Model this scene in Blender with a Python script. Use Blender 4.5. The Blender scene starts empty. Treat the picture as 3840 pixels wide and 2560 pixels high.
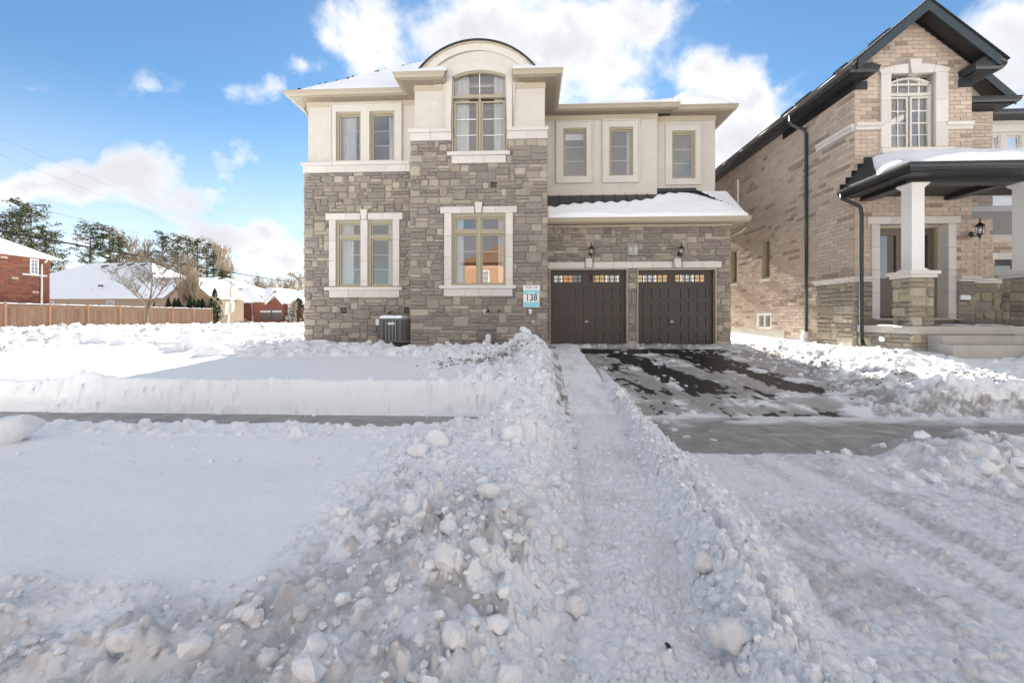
import bpy, math, random
import numpy as np
from mathutils import Vector
R = math.radians
random.seed(7)
SC = bpy.context.scene
COL = SC.collection

# ---------------------------------------------------------------- camera, sky, sun, exposure
F, CX, CY = 1550.0, 1920.0, 1190.0          # lens measured on the 3840 px wide photograph
TH = math.atan(70 / F); cT, sT = math.cos(TH), math.sin(TH)
cam = bpy.data.cameras.new('camera'); camo = bpy.data.objects.new('camera', cam); COL.objects.link(camo)
cam.sensor_width = 36; cam.lens = 36 * F / 3840
cam.shift_y = (1190 - 1280) / 3840
cam.clip_start = .05; cam.clip_end = 5000
camo.location = (0, 0, 1.6); camo.rotation_euler = (R(90), 0, TH)
SC.camera = camo
vs = SC.view_settings
vs.view_transform = 'Standard'; vs.look = 'None'; vs.gamma = 1; vs.use_curve_mapping = False
vs.exposure = 2.28
SC.cycles.max_bounces = 8; SC.cycles.diffuse_bounces = 4; SC.cycles.glossy_bounces = 4
SC.cycles.transparent_max_bounces = 12; SC.cycles.sample_clamp_indirect = 6
SC.cycles.caustics_reflective = False; SC.cycles.caustics_refractive = False
SUN_AZ, SUN_EL = R(1.3), R(25)                 # behind the house, a little to its left
sund = Vector((-math.sin(SUN_AZ) * math.cos(SUN_EL), math.cos(SUN_AZ) * math.cos(SUN_EL), math.sin(SUN_EL)))
sun = bpy.data.lights.new('sun', 'SUN'); suno = bpy.data.objects.new('sun', sun); COL.objects.link(suno)
sun.energy = 4.8; sun.angle = R(.53); sun.color = (1, .93, .82)
suno.rotation_euler = sund.to_track_quat('Z', 'Y').to_euler(); suno.location = (-10, 60, 60)

W = bpy.data.worlds.new('World'); SC.world = W; W.use_nodes = True
nt = W.node_tree; nt.nodes.clear()
def nn(t, **k):
    n = nt.nodes.new(t)
    for a, b in k.items(): setattr(n, a, b)
    return n
def lk(a, b): nt.links.new(a, b)
def mth(op, a, b=None, c=None, clamp=False):
    n = nn('ShaderNodeMath', operation=op); n.use_clamp = clamp
    for i, v in enumerate((a, b, c)):
        if v is None: continue
        if isinstance(v, (int, float)): n.inputs[i].default_value = v
        else: lk(v, n.inputs[i])
    return n.outputs[0]
out = nn('ShaderNodeOutputWorld'); bg = nn('ShaderNodeBackground'); lk(bg.outputs[0], out.inputs[0])
bg.inputs[1].default_value = .05
sky = nn('ShaderNodeTexSky', sky_type='NISHITA'); sky.sun_disc = False
sky.sun_elevation = SUN_EL; sky.sun_rotation = -SUN_AZ; sky.altitude = 200
sky.air_density = 1.0; sky.dust_density = .15; sky.ozone_density = 1.6
tc = nn('ShaderNodeTexCoord'); sep = nn('ShaderNodeSeparateXYZ'); lk(tc.outputs['Generated'], sep.inputs[0])
dx, dy, dz = sep.outputs
ay = mth('MAXIMUM', mth('ABSOLUTE', dy), .12)
gx = mth('DIVIDE', dx, ay); gz = mth('DIVIDE', dz, ay)
g0 = nn('ShaderNodeCombineXYZ'); lk(gx, g0.inputs[0]); lk(gz, g0.inputs[1])
wn = nn('ShaderNodeTexNoise'); wn.inputs['Scale'].default_value = 9; wn.inputs['Detail'].default_value = 6; wn.inputs['Roughness'].default_value = .6; lk(tc.outputs['Generated'], wn.inputs['Vector'])
w1_ = nn('ShaderNodeVectorMath', operation='SUBTRACT'); lk(wn.outputs['Color'], w1_.inputs[0]); w1_.inputs[1].default_value = (.5, .5, .5)
g = nn('ShaderNodeVectorMath', operation='MULTIPLY_ADD'); lk(w1_.outputs[0], g.inputs[0]); g.inputs[1].default_value = (.22, .16, 0); lk(g0.outputs[0], g.inputs[2])
def gdir(px, py):
    u = (px - CX) / F; x = math.tan(math.atan(u) - TH); d = cT - x * sT
    return x, (CY - py) * d / F
BL = [(1720,110,300,120,1),(2080,150,360,170,1),(2390,70,120,110,1),(2280,260,230,100,.9),(1430,130,150,115,1),(1850,300,300,120,.9),
      (2690,310,125,120,1),(2790,390,120,120,1),(2740,520,150,170,.9),(2720,690,160,190,.8),(1110,275,85,55,.7),(1020,345,70,40,.6),
      (530,340,85,60,.42),(520,640,150,100,1),(270,690,230,80,.95),(90,700,110,60,.8),(680,720,150,85,.8),(850,640,60,50,.5),
      (1000,860,130,45,.9),(780,900,330,75,.8),(1100,960,260,110,.85),(300,900,160,50,.55),(3830,110,170,130,1),(3760,300,150,170,.9),
      (2180,385,75,35,.8),(2370,365,80,40,.85),(3000,850,300,120,.7),(1150,450,70,25,.4),(150,345,90,16,.12),(3200,-300,500,160,.9),(-500,400,400,200,.9)]
acc = None
for (px, py, rx, ry, amp) in BL:
    cx_, cz_ = gdir(px, py)
    s1 = nn('ShaderNodeVectorMath', operation='SUBTRACT'); lk(g.outputs[0], s1.inputs[0]); s1.inputs[1].default_value = (cx_, cz_, 0)
    s2 = nn('ShaderNodeVectorMath', operation='MULTIPLY'); lk(s1.outputs[0], s2.inputs[0]); s2.inputs[1].default_value = (F / rx / 1.5, F / ry / 1.5, 0)
    s3 = nn('ShaderNodeVectorMath', operation='LENGTH'); lk(s2.outputs[0], s3.inputs[0])
    v = mth('MULTIPLY', mth('SUBTRACT', 1.0, s3.outputs['Value']), amp)
    acc = v if acc is None else mth('MAXIMUM', acc, v)
nz = nn('ShaderNodeTexNoise'); nz.inputs['Scale'].default_value = 7.5; nz.inputs['Detail'].default_value = 9; nz.inputs['Roughness'].default_value = .56; nz.inputs['Distortion'].default_value = .25
lk(tc.outputs['Generated'], nz.inputs['Vector'])
gen = nn('ShaderNodeMapRange', interpolation_type='SMOOTHSTEP'); lk(mth('MAXIMUM', mth('MULTIPLY', dy, -1.0), mth('SUBTRACT', dz, .55)), gen.inputs[0]); gen.inputs[1].default_value = 0; gen.inputs[2].default_value = .25; gen.inputs[3].default_value = -1; gen.inputs[4].default_value = .5  # denser cloud overhead and behind the camera, added out of view to brighten shaded ground
acc = mth('MAXIMUM', acc, gen.outputs[0])
fld = mth('ADD', acc, mth('MULTIPLY', mth('SUBTRACT', nz.outputs[0], .5), 2.6))
mr = nn('ShaderNodeMapRange', interpolation_type='SMOOTHSTEP'); lk(fld, mr.inputs[0]); mr.inputs[1].default_value = -.05; mr.inputs[2].default_value = .75
# thin veil low over the horizon
hz = nn('ShaderNodeMapRange', interpolation_type='SMOOTHSTEP'); lk(dz, hz.inputs[0]); hz.inputs[1].default_value = .42; hz.inputs[2].default_value = -.02; hz.inputs[3].default_value = 0; hz.inputs[4].default_value = .7
den = mth('MAXIMUM', mr.outputs[0], hz.outputs[0])
nz2 = nn('ShaderNodeTexNoise'); nz2.inputs['Scale'].default_value = 4.5; nz2.inputs['Detail'].default_value = 5
mp = nn('ShaderNodeMapping'); mp.inputs['Location'].default_value = (0, 0, .3); lk(tc.outputs['Generated'], mp.inputs[0]); lk(mp.outputs[0], nz2.inputs['Vector'])
shd = nn('ShaderNodeMapRange', interpolation_type='SMOOTHSTEP'); lk(mth('ADD', mth('MULTIPLY', fld, .55), nz2.outputs[0]), shd.inputs[0]); shd.inputs[1].default_value = .55; shd.inputs[2].default_value = 1.15
ccol = nn('ShaderNodeMix', data_type='RGBA'); lk(shd.outputs[0], ccol.inputs[0]); ccol.inputs[6].default_value = (5.0, 4.95, 4.95, 1); ccol.inputs[7].default_value = (3.4, 3.45, 3.65, 1)
skm = nn('ShaderNodeVectorMath', operation='MULTIPLY'); lk(sky.outputs[0], skm.inputs[0]); skm.inputs[1].default_value = (.44, .60, .68)
mx = nn('ShaderNodeMix', data_type='RGBA'); lk(den, mx.inputs[0]); lk(skm.outputs[0], mx.inputs[6]); lk(ccol.outputs[2], mx.inputs[7])
lk(mx.outputs[2], bg.inputs[0])

# ---------------------------------------------------------------- helpers
def P(px, py, Y):
    """x, z of the photo point (px, py) on the upright plane y = Y"""
    x = Y * math.tan(math.atan((px - CX) / F) - TH); d = -x * sT + Y * cT
    return x, 1.6 + (CY - py) * d / F
def PX(px, Y): return P(px, 0, Y)[0]
def PZ(px, py, Y): return P(px, py, Y)[1]
def S(px, py, X):
    """y, z of the photo point on the upright plane x = X"""
    Y = X / math.tan(math.atan((px - CX) / F) - TH); d = -X * sT + Y * cT
    return Y, 1.6 + (CY - py) * d / F
def proj(x, y, z):
    d = -x * sT + y * cT
    if d < .1: return None
    return CX + F * (x * cT + y * sT) / d, CY - F * (z - 1.6) / d, d

WO = {}
def org(o): return WO.get(o.name, (0, 0, 0)) if o else (0, 0, 0)
def tag(o, label=None, cat=None, group=None, kind=None):
    if label: o['label'] = label
    if cat: o['category'] = cat
    if group: o['group'] = group
    if kind: o['kind'] = kind
    return o
def thing(name, label, cat, loc=(0, 0, 0), group=None):
    o = bpy.data.objects.new(name, None); COL.objects.link(o); o.location = loc; o.empty_display_size = .2
    WO[o.name] = tuple(loc); return tag(o, label, cat, group)
MATS = {}
class MB:
    def __init__(s): s.v = []; s.f = []; s.t = []
    def add(s, vs, fs, tint=(1, 1, 1)):
        b = len(s.v); s.v += vs; s.f += [tuple(i + b for i in f) for f in fs]; s.t += [tint] * len(vs); return s
    def box(s, x0, x1, y0, y1, z0, z1, tint=(1, 1, 1)):
        return s.add([(x0,y0,z0),(x1,y0,z0),(x1,y1,z0),(x0,y1,z0),(x0,y0,z1),(x1,y0,z1),(x1,y1,z1),(x0,y1,z1)],
              [(0,3,2,1),(4,5,6,7),(0,1,5,4),(1,2,6,5),(2,3,7,6),(3,0,4,7)], tint)
    def prism(s, pts, axis, a0, a1, tint=(1, 1, 1)):
        """pts: 2-D outline; axis 'y': pts are (x,z); 'x': (y,z); 'z': (x,y)"""
        def m(p, a): return {'y': (p[0], a, p[1]), 'x': (a, p[0], p[1]), 'z': (p[0], p[1], a)}[axis]
        n = len(pts); vs_ = [m(p, a0) for p in pts] + [m(p, a1) for p in pts]
        fs = [tuple(range(n)), tuple(range(2 * n - 1, n - 1, -1))] + [(i, i + n, (i + 1) % n + n, (i + 1) % n) for i in range(n)]
        return s.add(vs_, fs, tint)
    def tube(s, pts, r, n=8, tint=(1, 1, 1), caps=True):
        rs = r if isinstance(r, (list, tuple)) else [r] * len(pts)
        pts = [Vector(p) for p in pts]; ring = []; vs_ = []
        up = Vector((0, 0, 1))
        for i, p in enumerate(pts):
            d = (pts[min(i + 1, len(pts) - 1)] - pts[max(i - 1, 0)])
            if d.length < 1e-9: d = Vector((0, 0, 1))
            d.normalize()
            a = d.cross(up)
            if a.length < .05: a = d.cross(Vector((1, 0, 0)))
            a.normalize(); b = d.cross(a)
            for k in range(n):
                w = 2 * math.pi * k / n; vs_.append(tuple(p + (a * math.cos(w) + b * math.sin(w)) * rs[i]))
        fs = [(i * n + k, i * n + (k + 1) % n, (i + 1) * n + (k + 1) % n, (i + 1) * n + k) for i in range(len(pts) - 1) for k in range(n)]
        if caps: fs += [tuple(range(n))[::-1], tuple((len(pts) - 1) * n + k for k in range(n))]
        return s.add(vs_, fs, tint)
    def lathe(s, cx, cy, prof, n=12, tint=(1, 1, 1)):
        vs_ = [(cx + r * math.cos(2 * math.pi * k / n), cy + r * math.sin(2 * math.pi * k / n), z) for r, z in prof for k in range(n)]
        fs = [(i * n + k, i * n + (k + 1) % n, (i + 1) * n + (k + 1) % n, (i + 1) * n + k) for i in range(len(prof) - 1) for k in range(n)]
        fs += [tuple(range(n))[::-1], tuple((len(prof) - 1) * n + k for k in range(n))]
        return s.add(vs_, fs, tint)
    def build(s, name, mat, parent=None, smooth=False, origin=None):
        me = bpy.data.meshes.new(name)
        v = np.array(s.v, dtype=np.float64).reshape(-1, 3)
        if parent is None or origin is not None or len(v) == 0: o0 = np.array(origin or (0, 0, 0), float)
        else: o0 = (v.min(0) + v.max(0)) / 2
        if parent is None and origin is None and len(v): o0 = (v.min(0) + v.max(0)) / 2; o0[2] = v[:, 2].min()
        me.from_pydata((v - o0).tolist(), [], s.f)
        at = me.color_attributes.new('tint', 'FLOAT_COLOR', 'POINT')
        t = np.ones((len(s.v), 4), np.float32); t[:, :3] = np.array(s.t, np.float32).reshape(-1, 3); at.data.foreach_set('color', t.ravel())
        if smooth: me.shade_smooth()
        me.materials.append(MATS[mat] if isinstance(mat, str) else mat)
        o = bpy.data.objects.new(name, me); COL.objects.link(o)
        po = np.array(org(parent)); o.location = tuple(o0 - po); WO[o.name] = tuple(o0)
        if parent: o.parent = parent
        return o
def molding(mb, path, prof, tint=(1, 1, 1), closed=False):
    """sweep a profile [(out, z)] along a level path; out is to the right of travel; mitred corners"""
    n = len(path); P2 = [Vector(p) for p in path]; vs_ = []
    for i in range(n):
        a = (P2[i] - P2[i - 1]).normalized() if (i > 0 or closed) else None
        b = (P2[(i + 1) % n] - P2[i]).normalized() if (i < n - 1 or closed) else None
        if a is None: a = b
        if b is None: b = a
        na = Vector((a.y, -a.x)); nb = Vector((b.y, -b.x)); m = na + nb; m.normalize(); sc = 1 / max(.2, m.dot(na))
        for o_, z in prof: vs_.append((P2[i].x + m.x * o_ * sc, P2[i].y + m.y * o_ * sc, z))
    k = len(prof); fs = []
    for i in range(n if closed else n - 1):
        j = (i + 1) % n
        fs += [(i * k + q, j * k + q, j * k + (q + 1) % k, i * k + (q + 1) % k) for q in range(k)]
    if not closed: fs += [tuple(range(k))[::-1], tuple((n - 1) * k + q for q in range(k))]
    mb.add(vs_, fs, tint)
def rects_minus(x0, x1, z0, z1, holes, mn=.02):
    """cut rectangles out of a rectangle, returned as butting rectangles"""
    out_ = [(x0, x1, z0, z1)]
    for (a, b, c, d) in holes:
        nx = []
        for (p, q, r_, t) in out_:
            if b <= p or a >= q or d <= r_ or c >= t: nx.append((p, q, r_, t)); continue
            if c > r_: nx.append((p, q, r_, c))
            if d < t: nx.append((p, q, d, t))
            lo, hi = max(r_, c), min(t, d)
            if a > p: nx.append((p, a, lo, hi))
            if b < q: nx.append((b, q, lo, hi))
        out_ = nx
    return [r_ for r_ in out_ if r_[1] - r_[0] > mn and r_[3] - r_[2] > mn]
def ring(mb, x0, x1, z0, z1, w, y0, y1, tint=(1, 1, 1)):
    """picture-frame ring, four butted bars"""
    mb.box(x0, x0 + w, y0, y1, z0, z1, tint); mb.box(x1 - w, x1, y0, y1, z0, z1, tint)
    mb.box(x0 + w, x1 - w, y0, y1, z0, z0 + w, tint); mb.box(x0 + w, x1 - w, y0, y1, z1 - w, z1, tint)

# ---------------------------------------------------------------- materials
def mk(name, col, rough=.6, metal=0, var=0, vscale=8, stretch=(1, 1, 1), bump=0, bscale=60, bdist=.004, tint=False, spec=.5, emit=None, rough_attr=False, col2=None, detail=5):
    m = bpy.data.materials.new(name); m.use_nodes = True; t = m.node_tree; b = t.nodes['Principled BSDF']; MATS[name] = m
    b.inputs['Roughness'].default_value = rough; b.inputs['Metallic'].default_value = metal
    b.inputs['Specular IOR Level'].default_value = spec
    N = t.nodes.new; L = t.links.new
    geo = N('ShaderNodeNewGeometry'); mpp = N('ShaderNodeMapping'); mpp.inputs['Scale'].default_value = stretch; L(geo.outputs['Position'], mpp.inputs[0])
    c = None
    if var or col2:
        no = N('ShaderNodeTexNoise'); no.inputs['Scale'].default_value = vscale; no.inputs['Detail'].default_value = detail; no.inputs['Roughness'].default_value = .62; L(mpp.outputs[0], no.inputs['Vector'])
        mr_ = N('ShaderNodeMapRange'); L(no.outputs[0], mr_.inputs[0]); mr_.inputs[1].default_value = .3; mr_.inputs[2].default_value = .7
        mi = N('ShaderNodeMix'); mi.data_type = 'RGBA'; L(mr_.outputs[0], mi.inputs[0])
        if col2: mi.inputs[6].default_value = (*col2, 1)
        else: mi.inputs[6].default_value = (*[x * (1 - var) for x in col], 1)
        mi.inputs[7].default_value = (*[min(1, x * (1 + var)) for x in col], 1); c = mi.outputs[2]
    if tint:
        at = N('ShaderNodeAttribute'); at.attribute_name = 'tint'
        mu = N('ShaderNodeMix'); mu.data_type = 'RGBA'; mu.blend_type = 'MULTIPLY'; mu.inputs[0].default_value = 1
        if c: L(c, mu.inputs[6])
        else: mu.inputs[6].default_value = (*col, 1)
        L(at.outputs['Color'], mu.inputs[7]); c = mu.outputs[2]
        if rough_attr:
            a2 = N('ShaderNodeAttribute'); a2.attribute_name = 'rough'; L(a2.outputs['Fac'], b.inputs['Roughness'])
    if c: L(c, b.inputs['Base Color'])
    else: b.inputs['Base Color'].default_value = (*col, 1)
    if bump:
        n2 = N('ShaderNodeTexNoise'); n2.inputs['Scale'].default_value = bscale; n2.inputs['Detail'].default_value = 6; n2.inputs['Roughness'].default_value = .65; L(mpp.outputs[0], n2.inputs['Vector'])
        bu = N('ShaderNodeBump'); bu.inputs['Strength'].default_value = bump; bu.inputs['Distance'].default_value = bdist; L(n2.outputs[0], bu.inputs['Height']); L(bu.outputs[0], b.inputs['Normal'])
    if emit: b.inputs['Emission Color'].default_value = (*emit[0], 1); b.inputs['Emission Strength'].default_value = emit[1]
    return m
mk('stucco', (.57, .53, .475), .85, var=.05, vscale=3, bump=.35, bscale=140, bdist=.003)
mk('stucco_trim', (.59, .56, .51), .8, var=.03, vscale=3, bump=.2, bscale=140, bdist=.002)
mk('stone', (1.12, 1.08, 1.03), .85, tint=True, var=.36, vscale=9, stretch=(1, 1, 3.5), bump=1, bscale=24, bdist=.022)
mk('cast_stone', (.62, .585, .55), .75, tint=True, var=.04, vscale=6, bump=.15, bscale=90, bdist=.002)
mk('mortar', (.33, .305, .275), .9, var=.1, vscale=14, bump=.5, bscale=90, bdist=.004)
mk('brick_mortar', (.36, .32, .28), .9, var=.08, vscale=14, bump=.5, bscale=90, bdist=.003)
mk('brick', (1, 1, 1), .85, tint=True, var=.12, vscale=30, bump=.5, bscale=70, bdist=.004)
mk('concrete', (.42, .40, .36), .85, var=.12, vscale=3, bump=.3, bscale=60, bdist=.003)
mk('khaki', (.36, .315, .225), .45, var=.02, bump=0)
mk('khaki_trim', (.40, .35, .255), .45)
mk('soffit', (.30, .255, .195), .5, tint=True)
mk('fascia', (.38, .33, .25), .4)
mk('frieze', (.50, .435, .34), .5)
mk('black_metal', (.012, .014, .016), .32, spec=.6)
mk('charcoal', (.025, .04, .05), .5, var=.1, bump=.2, bscale=120, bdist=.002)
mk('metal_roof', (.016, .021, .024), .35, spec=.6)
mk('shingle_dark', (.03, .03, .032), .9, var=.3, vscale=30, bump=.6, bscale=90)
mk('black_soffit', (.018, .018, .018), .45, tint=True)
mk('shingle', (.17, .15, .125), .9, tint=True, var=.2, vscale=20, bump=.8, bscale=120, bdist=.006)
mk('garage_brown', (.034, .027, .023), .42, var=.08, vscale=30, stretch=(1, 1, .2), bump=.12, bscale=120, bdist=.001)
mk('garage_dark', (.02, .018, .017), .5)
mk('white_paint', (.78, .77, .75), .5)
mk('column_white', (.74, .73, .70), .55)
mk('steel', (.5, .5, .49), .35, metal=.8)
mk('plastic_white', (.7, .7, .68), .4)
mk('dark_rubber', (.02, .02, .02), .6)
mk('ac_grey', (.12, .115, .105), .5)
mk('ac_dark', (.035, .034, .032), .5)
mk('vent_brown', (.03, .022, .018), .5)
mk('room_wall', (.42, .42, .44), .9)
mk('room_floor', (.3, .2, .12), .5)
mk('curtain', (.86, .86, .86), .9)
mk('sign_white', (.82, .82, .82), .4); mk('sign_blue', (.25, .58, .66), .4); mk('ink', (.02, .02, .022), .5); mk('ink_grey', (.35, .36, .38), .5)
mk('plaque', (.5, .49, .45), .6)
mk('snow_clean', (.87, .89, .915), .75, var=.02, vscale=3, bump=.35, bscale=24, bdist=.02, spec=.3)
mk('snow_ground', (1, 1, 1), .7, tint=True, rough_attr=True, var=.05, vscale=22, bump=.75, bscale=42, bdist=.016, spec=.3)
mk('asphalt', (.008, .008, .009), .42, var=.3, vscale=40, bump=.8, bscale=160, bdist=.006)
mk('sidewalk', (.27, .26, .245), .5, var=.3, vscale=3.5, bump=.3, bscale=70, bdist=.003)
mk('wood_fence', (.205, .12, .075), .75, tint=True, var=.18, vscale=9, stretch=(1, 1, .15), bump=.3, bscale=40)
mk('red_brick', (1, 1, 1), .85, tint=True, var=.12, vscale=12, bump=.3)
mk('red_mortar', (.26, .13, .09), .9)
mk('tan_brick', (.36, .27, .19), .85, tint=True, var=.12, vscale=10)
mk('bark', (.13, .10, .075), .9, var=.3, vscale=14, stretch=(1, 1, .3), bump=.7, bscale=30, bdist=.02)
mk('bark_pale', (.27, .215, .155), .9, var=.25, vscale=14, stretch=(1, 1, .3), bump=.5, bscale=30, bdist=.01)
mk('needles', (1, 1, 1), .7, tint=True, spec=.2)
mk('cedar', (1, 1, 1), .8, tint=True, spec=.2)
mk('green_box', (.035, .05, .042), .5); mk('green_box_pale', (.16, .17, .14), .5)
mk('sign_back', (.62, .56, .44), .55); mk('galv', (.52, .53, .53), .4, metal=.4); mk('post_wood', (.33, .22, .12), .8, var=.2)
mk('door_brown', (.13, .10, .085), .4, var=.1, vscale=20)
mk('cable', (.015, .015, .016), .95, spec=0); mk('cable_pale', (.08, .085, .1), .95, spec=0)
mk('bulb', (1, .9, .7), .4, emit=((1, .62, .3), 14))
mk('grass_dead', (.16, .12, .06), .9)
mk('dirt', (1, .93, .84), .95, tint=True, var=.3, vscale=20, bump=.8, bscale=60, bdist=.01)
def glass(name, refl, tintc=(1, 1, 1), rough=.0):
    m = bpy.data.materials.new(name); m.use_nodes = True; t = m.node_tree; t.nodes.clear(); MATS[name] = m
    o = t.nodes.new('ShaderNodeOutputMaterial'); mi = t.nodes.new('ShaderNodeMixShader'); tr = t.nodes.new('ShaderNodeBsdfTransparent'); gl = t.nodes.new('ShaderNodeBsdfGlossy')
    lw = t.nodes.new('ShaderNodeLayerWeight'); lw.inputs[0].default_value = .25; mr_ = t.nodes.new('ShaderNodeMapRange')
    t.links.new(lw.outputs['Facing'], mr_.inputs[0]); mr_.inputs[3].default_value = refl; mr_.inputs[4].default_value = min(1, refl + .55)
    tr.inputs[0].default_value = (*tintc, 1); gl.inputs['Roughness'].default_value = rough; gl.inputs[0].default_value = (.95, .90, .84, 1)
    t.links.new(mr_.outputs[0], mi.inputs[0]); t.links.new(tr.outputs[0], mi.inputs[1]); t.links.new(gl.outputs[0], mi.inputs[2]); t.links.new(mi.outputs[0], o.inputs[0])
glass('glass', .24, (.8, .81, .82)); glass('glass_lamp', .12, (.85, .87, .9), .02); glass('glass_dark', .2, (.25, .25, .27))

# ---------------------------------------------------------------- masonry
def fr_front(Y): return lambda u, v, n: (u, Y - n, v)
def fr_left(X): return lambda u, v, n: (X - n, u, v)
def fr_right(X): return lambda u, v, n: (X + n, u, v)
STONE_T = [(0.335,0.297,0.258), (0.310,0.272,0.242), (0.354,0.312,0.269), (0.325,0.293,0.254), (0.293,0.261,0.237), (0.366,0.324,0.280), (0.329,0.283,0.256)]
STONE_L = [(0.451,0.401,0.329), (0.416,0.366,0.297), (0.487,0.430,0.358)]
def rough_stone(fr, u0, u1, v0, v1, tint, proud=.03, rnd=None, rng=random):
    w, h = u1 - u0, v1 - v0; c = min(w, h) * (rnd if rnd is not None else rng.uniform(.04, .12)); j = min(.007, .1 * min(w, h))
    o = [(u0 + c, v0), ((u0 + u1) / 2, v0), (u1 - c, v0), (u1, v0 + c), (u1, v1 - c), (u1 - c, v1), ((u0 + u1) / 2, v1), (u0 + c, v1), (u0, v1 - c), (u0, v0 + c)]
    o = [(a + rng.uniform(-j, j), b + rng.uniform(-j, j)) for a, b in o]
    cu, cv = (u0 + u1) / 2, (v0 + v1) / 2; n = len(o); e = proud * rng.uniform(.3, .5)
    sx, sy = 1 - .05 / max(w, .12), 1 - .03 / max(h, .07)
    vs_ = [fr(a, b, -.03) for a, b in o] + [fr(a, b, e) for a, b in o] + [fr(cu + (a - cu) * sx, cv + (b - cv) * sy, proud * rng.uniform(.95, 1.5)) for a, b in o]
    vs_ += [fr(cu - w * .2, cv + rng.uniform(-.1, .1) * h, proud * rng.uniform(1, 1.7)), fr(cu + w * .2, cv + rng.uniform(-.1, .1) * h, proud * rng.uniform(1, 1.7))]
    fs = [(a * n + i, a * n + (i + 1) % n, (a + 1) * n + (i + 1) % n, (a + 1) * n + i) for a in (0, 1) for i in range(n)]
    A, B = 3 * n, 3 * n + 1
    fs += [(2 * n + i, 2 * n + (i + 1) % n, B if i in (1, 2, 3, 4, 5) else A) for i in range(n) if i not in (1, 6)]
    fs += [(2 * n + 1, 2 * n + 2, B), (2 * n + 6, 2 * n + 7, A), (2 * n + 1, B, A), (2 * n + 6, A, B)]
    fs = [f for f in fs if len(set(f)) == len(f)]
    return MB().add(vs_, fs, tint)
class Pieces:
    """collects bricks or stones; the largest in view become parts of their own, the rest one joined part"""
    def __init__(s): s.l = []
    def add(s, mb, area, ctr, nrm):
        q = proj(*ctr); sc = 0
        if q and -20 < q[0] < 3860 and -20 < q[1] < 2580:
            vd = Vector((ctr[0], ctr[1], ctr[2] - 1.6)); sc = area * abs(vd.normalized().dot(Vector(nrm))) / q[2] ** 2
        s.l.append((sc, mb))
    def flush(s, name, rest, mat, parent, most=300, smooth=False):
        s.l.sort(key=lambda a: -a[0])
        for sc, mb in s.l[:most]: mb.build(name, mat, parent, smooth)
        if s.l[most:]:
            b = MB()
            for sc, mb in s.l[most:]: b.add(mb.v, mb.f, mb.t[0])
            tag(b.build(rest, mat, parent, smooth), kind='stuff')
def ashlar(pc, fr, nrm, u0, u1, v0, v1, holes, seed, unit=.105, jt=.011, lite=.3, pal=STONE_T, pall=STONE_L, proud=.03, wmax=.6):
    rng = random.Random(seed); rows = max(1, round((v1 - v0) / unit)); un = (v1 - v0) / rows
    cw = .08; cols = max(2, round((u1 - u0) / cw)); cw = (u1 - u0) / cols
    occ = [[0] * cols for _ in range(rows)]
    for r_ in range(rows):
        c = 0
        while c < cols:
            if occ[r_][c]: c += 1; continue
            run = 1
            while c + run < cols and not occ[r_][c + run]: run += 1
            tall = rng.random() < .38
            if tall and r_ < rows - 1: hh = 2 if (r_ >= rows - 2 or rng.random() < .9) else 3; wi = rng.choice((3, 3, 4, 4, 5, 6, 7))
            else: hh = 1; wi = rng.choice((2, 3, 4, 5, 6, 7, 8))
            wi = min(wi, run, max(2, int(wmax / cw)))
            if run - wi == 1: wi = run if run < 8 else wi - 1
            wi = max(1, wi)
            for k in range(wi):
                for q in range(1, hh):
                    if r_ + q < rows and occ[r_ + q][c + k]: hh = q; break
            for k in range(wi):
                for q in range(hh): occ[r_ + q][c + k] = 1
            a0, a1 = u0 + c * cw, u0 + (c + wi) * cw; b0, b1 = v0 + r_ * un, v0 + (r_ + hh) * un
            if c > 0: a0 += rng.uniform(-.012, .012) * 0
            for (p, q, s_, t) in rects_minus(a0 + jt / 2, a1 - jt / 2, b0 + jt / 2, b1 - jt / 2, holes, .03):
                big = hh >= 2 and wi <= 5; l_ = (rng.random() < (.68 if big else .15))
                tc_ = rng.choice(pall if l_ else pal); f_ = rng.uniform(.86, 1.14); tc_ = tuple(x * f_ for x in tc_)
                mb = rough_stone(fr, p, q, s_, t, tc_, proud * rng.uniform(.7, 1.35), rnd=rng.uniform(.12, .24) if big else None, rng=rng)
                pc.add(mb, (q - p) * (t - s_), fr((p + q) / 2, (s_ + t) / 2, 0), nrm)
            c += wi
BR_T = [(0.524,0.427,0.347), (0.502,0.405,0.330), (0.559,0.461,0.374), (0.490,0.400,0.330), (0.530,0.422,0.347)]
BR_D = [(0.314,0.239,0.187), (0.342,0.266,0.209), (0.365,0.289,0.226)]
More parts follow.
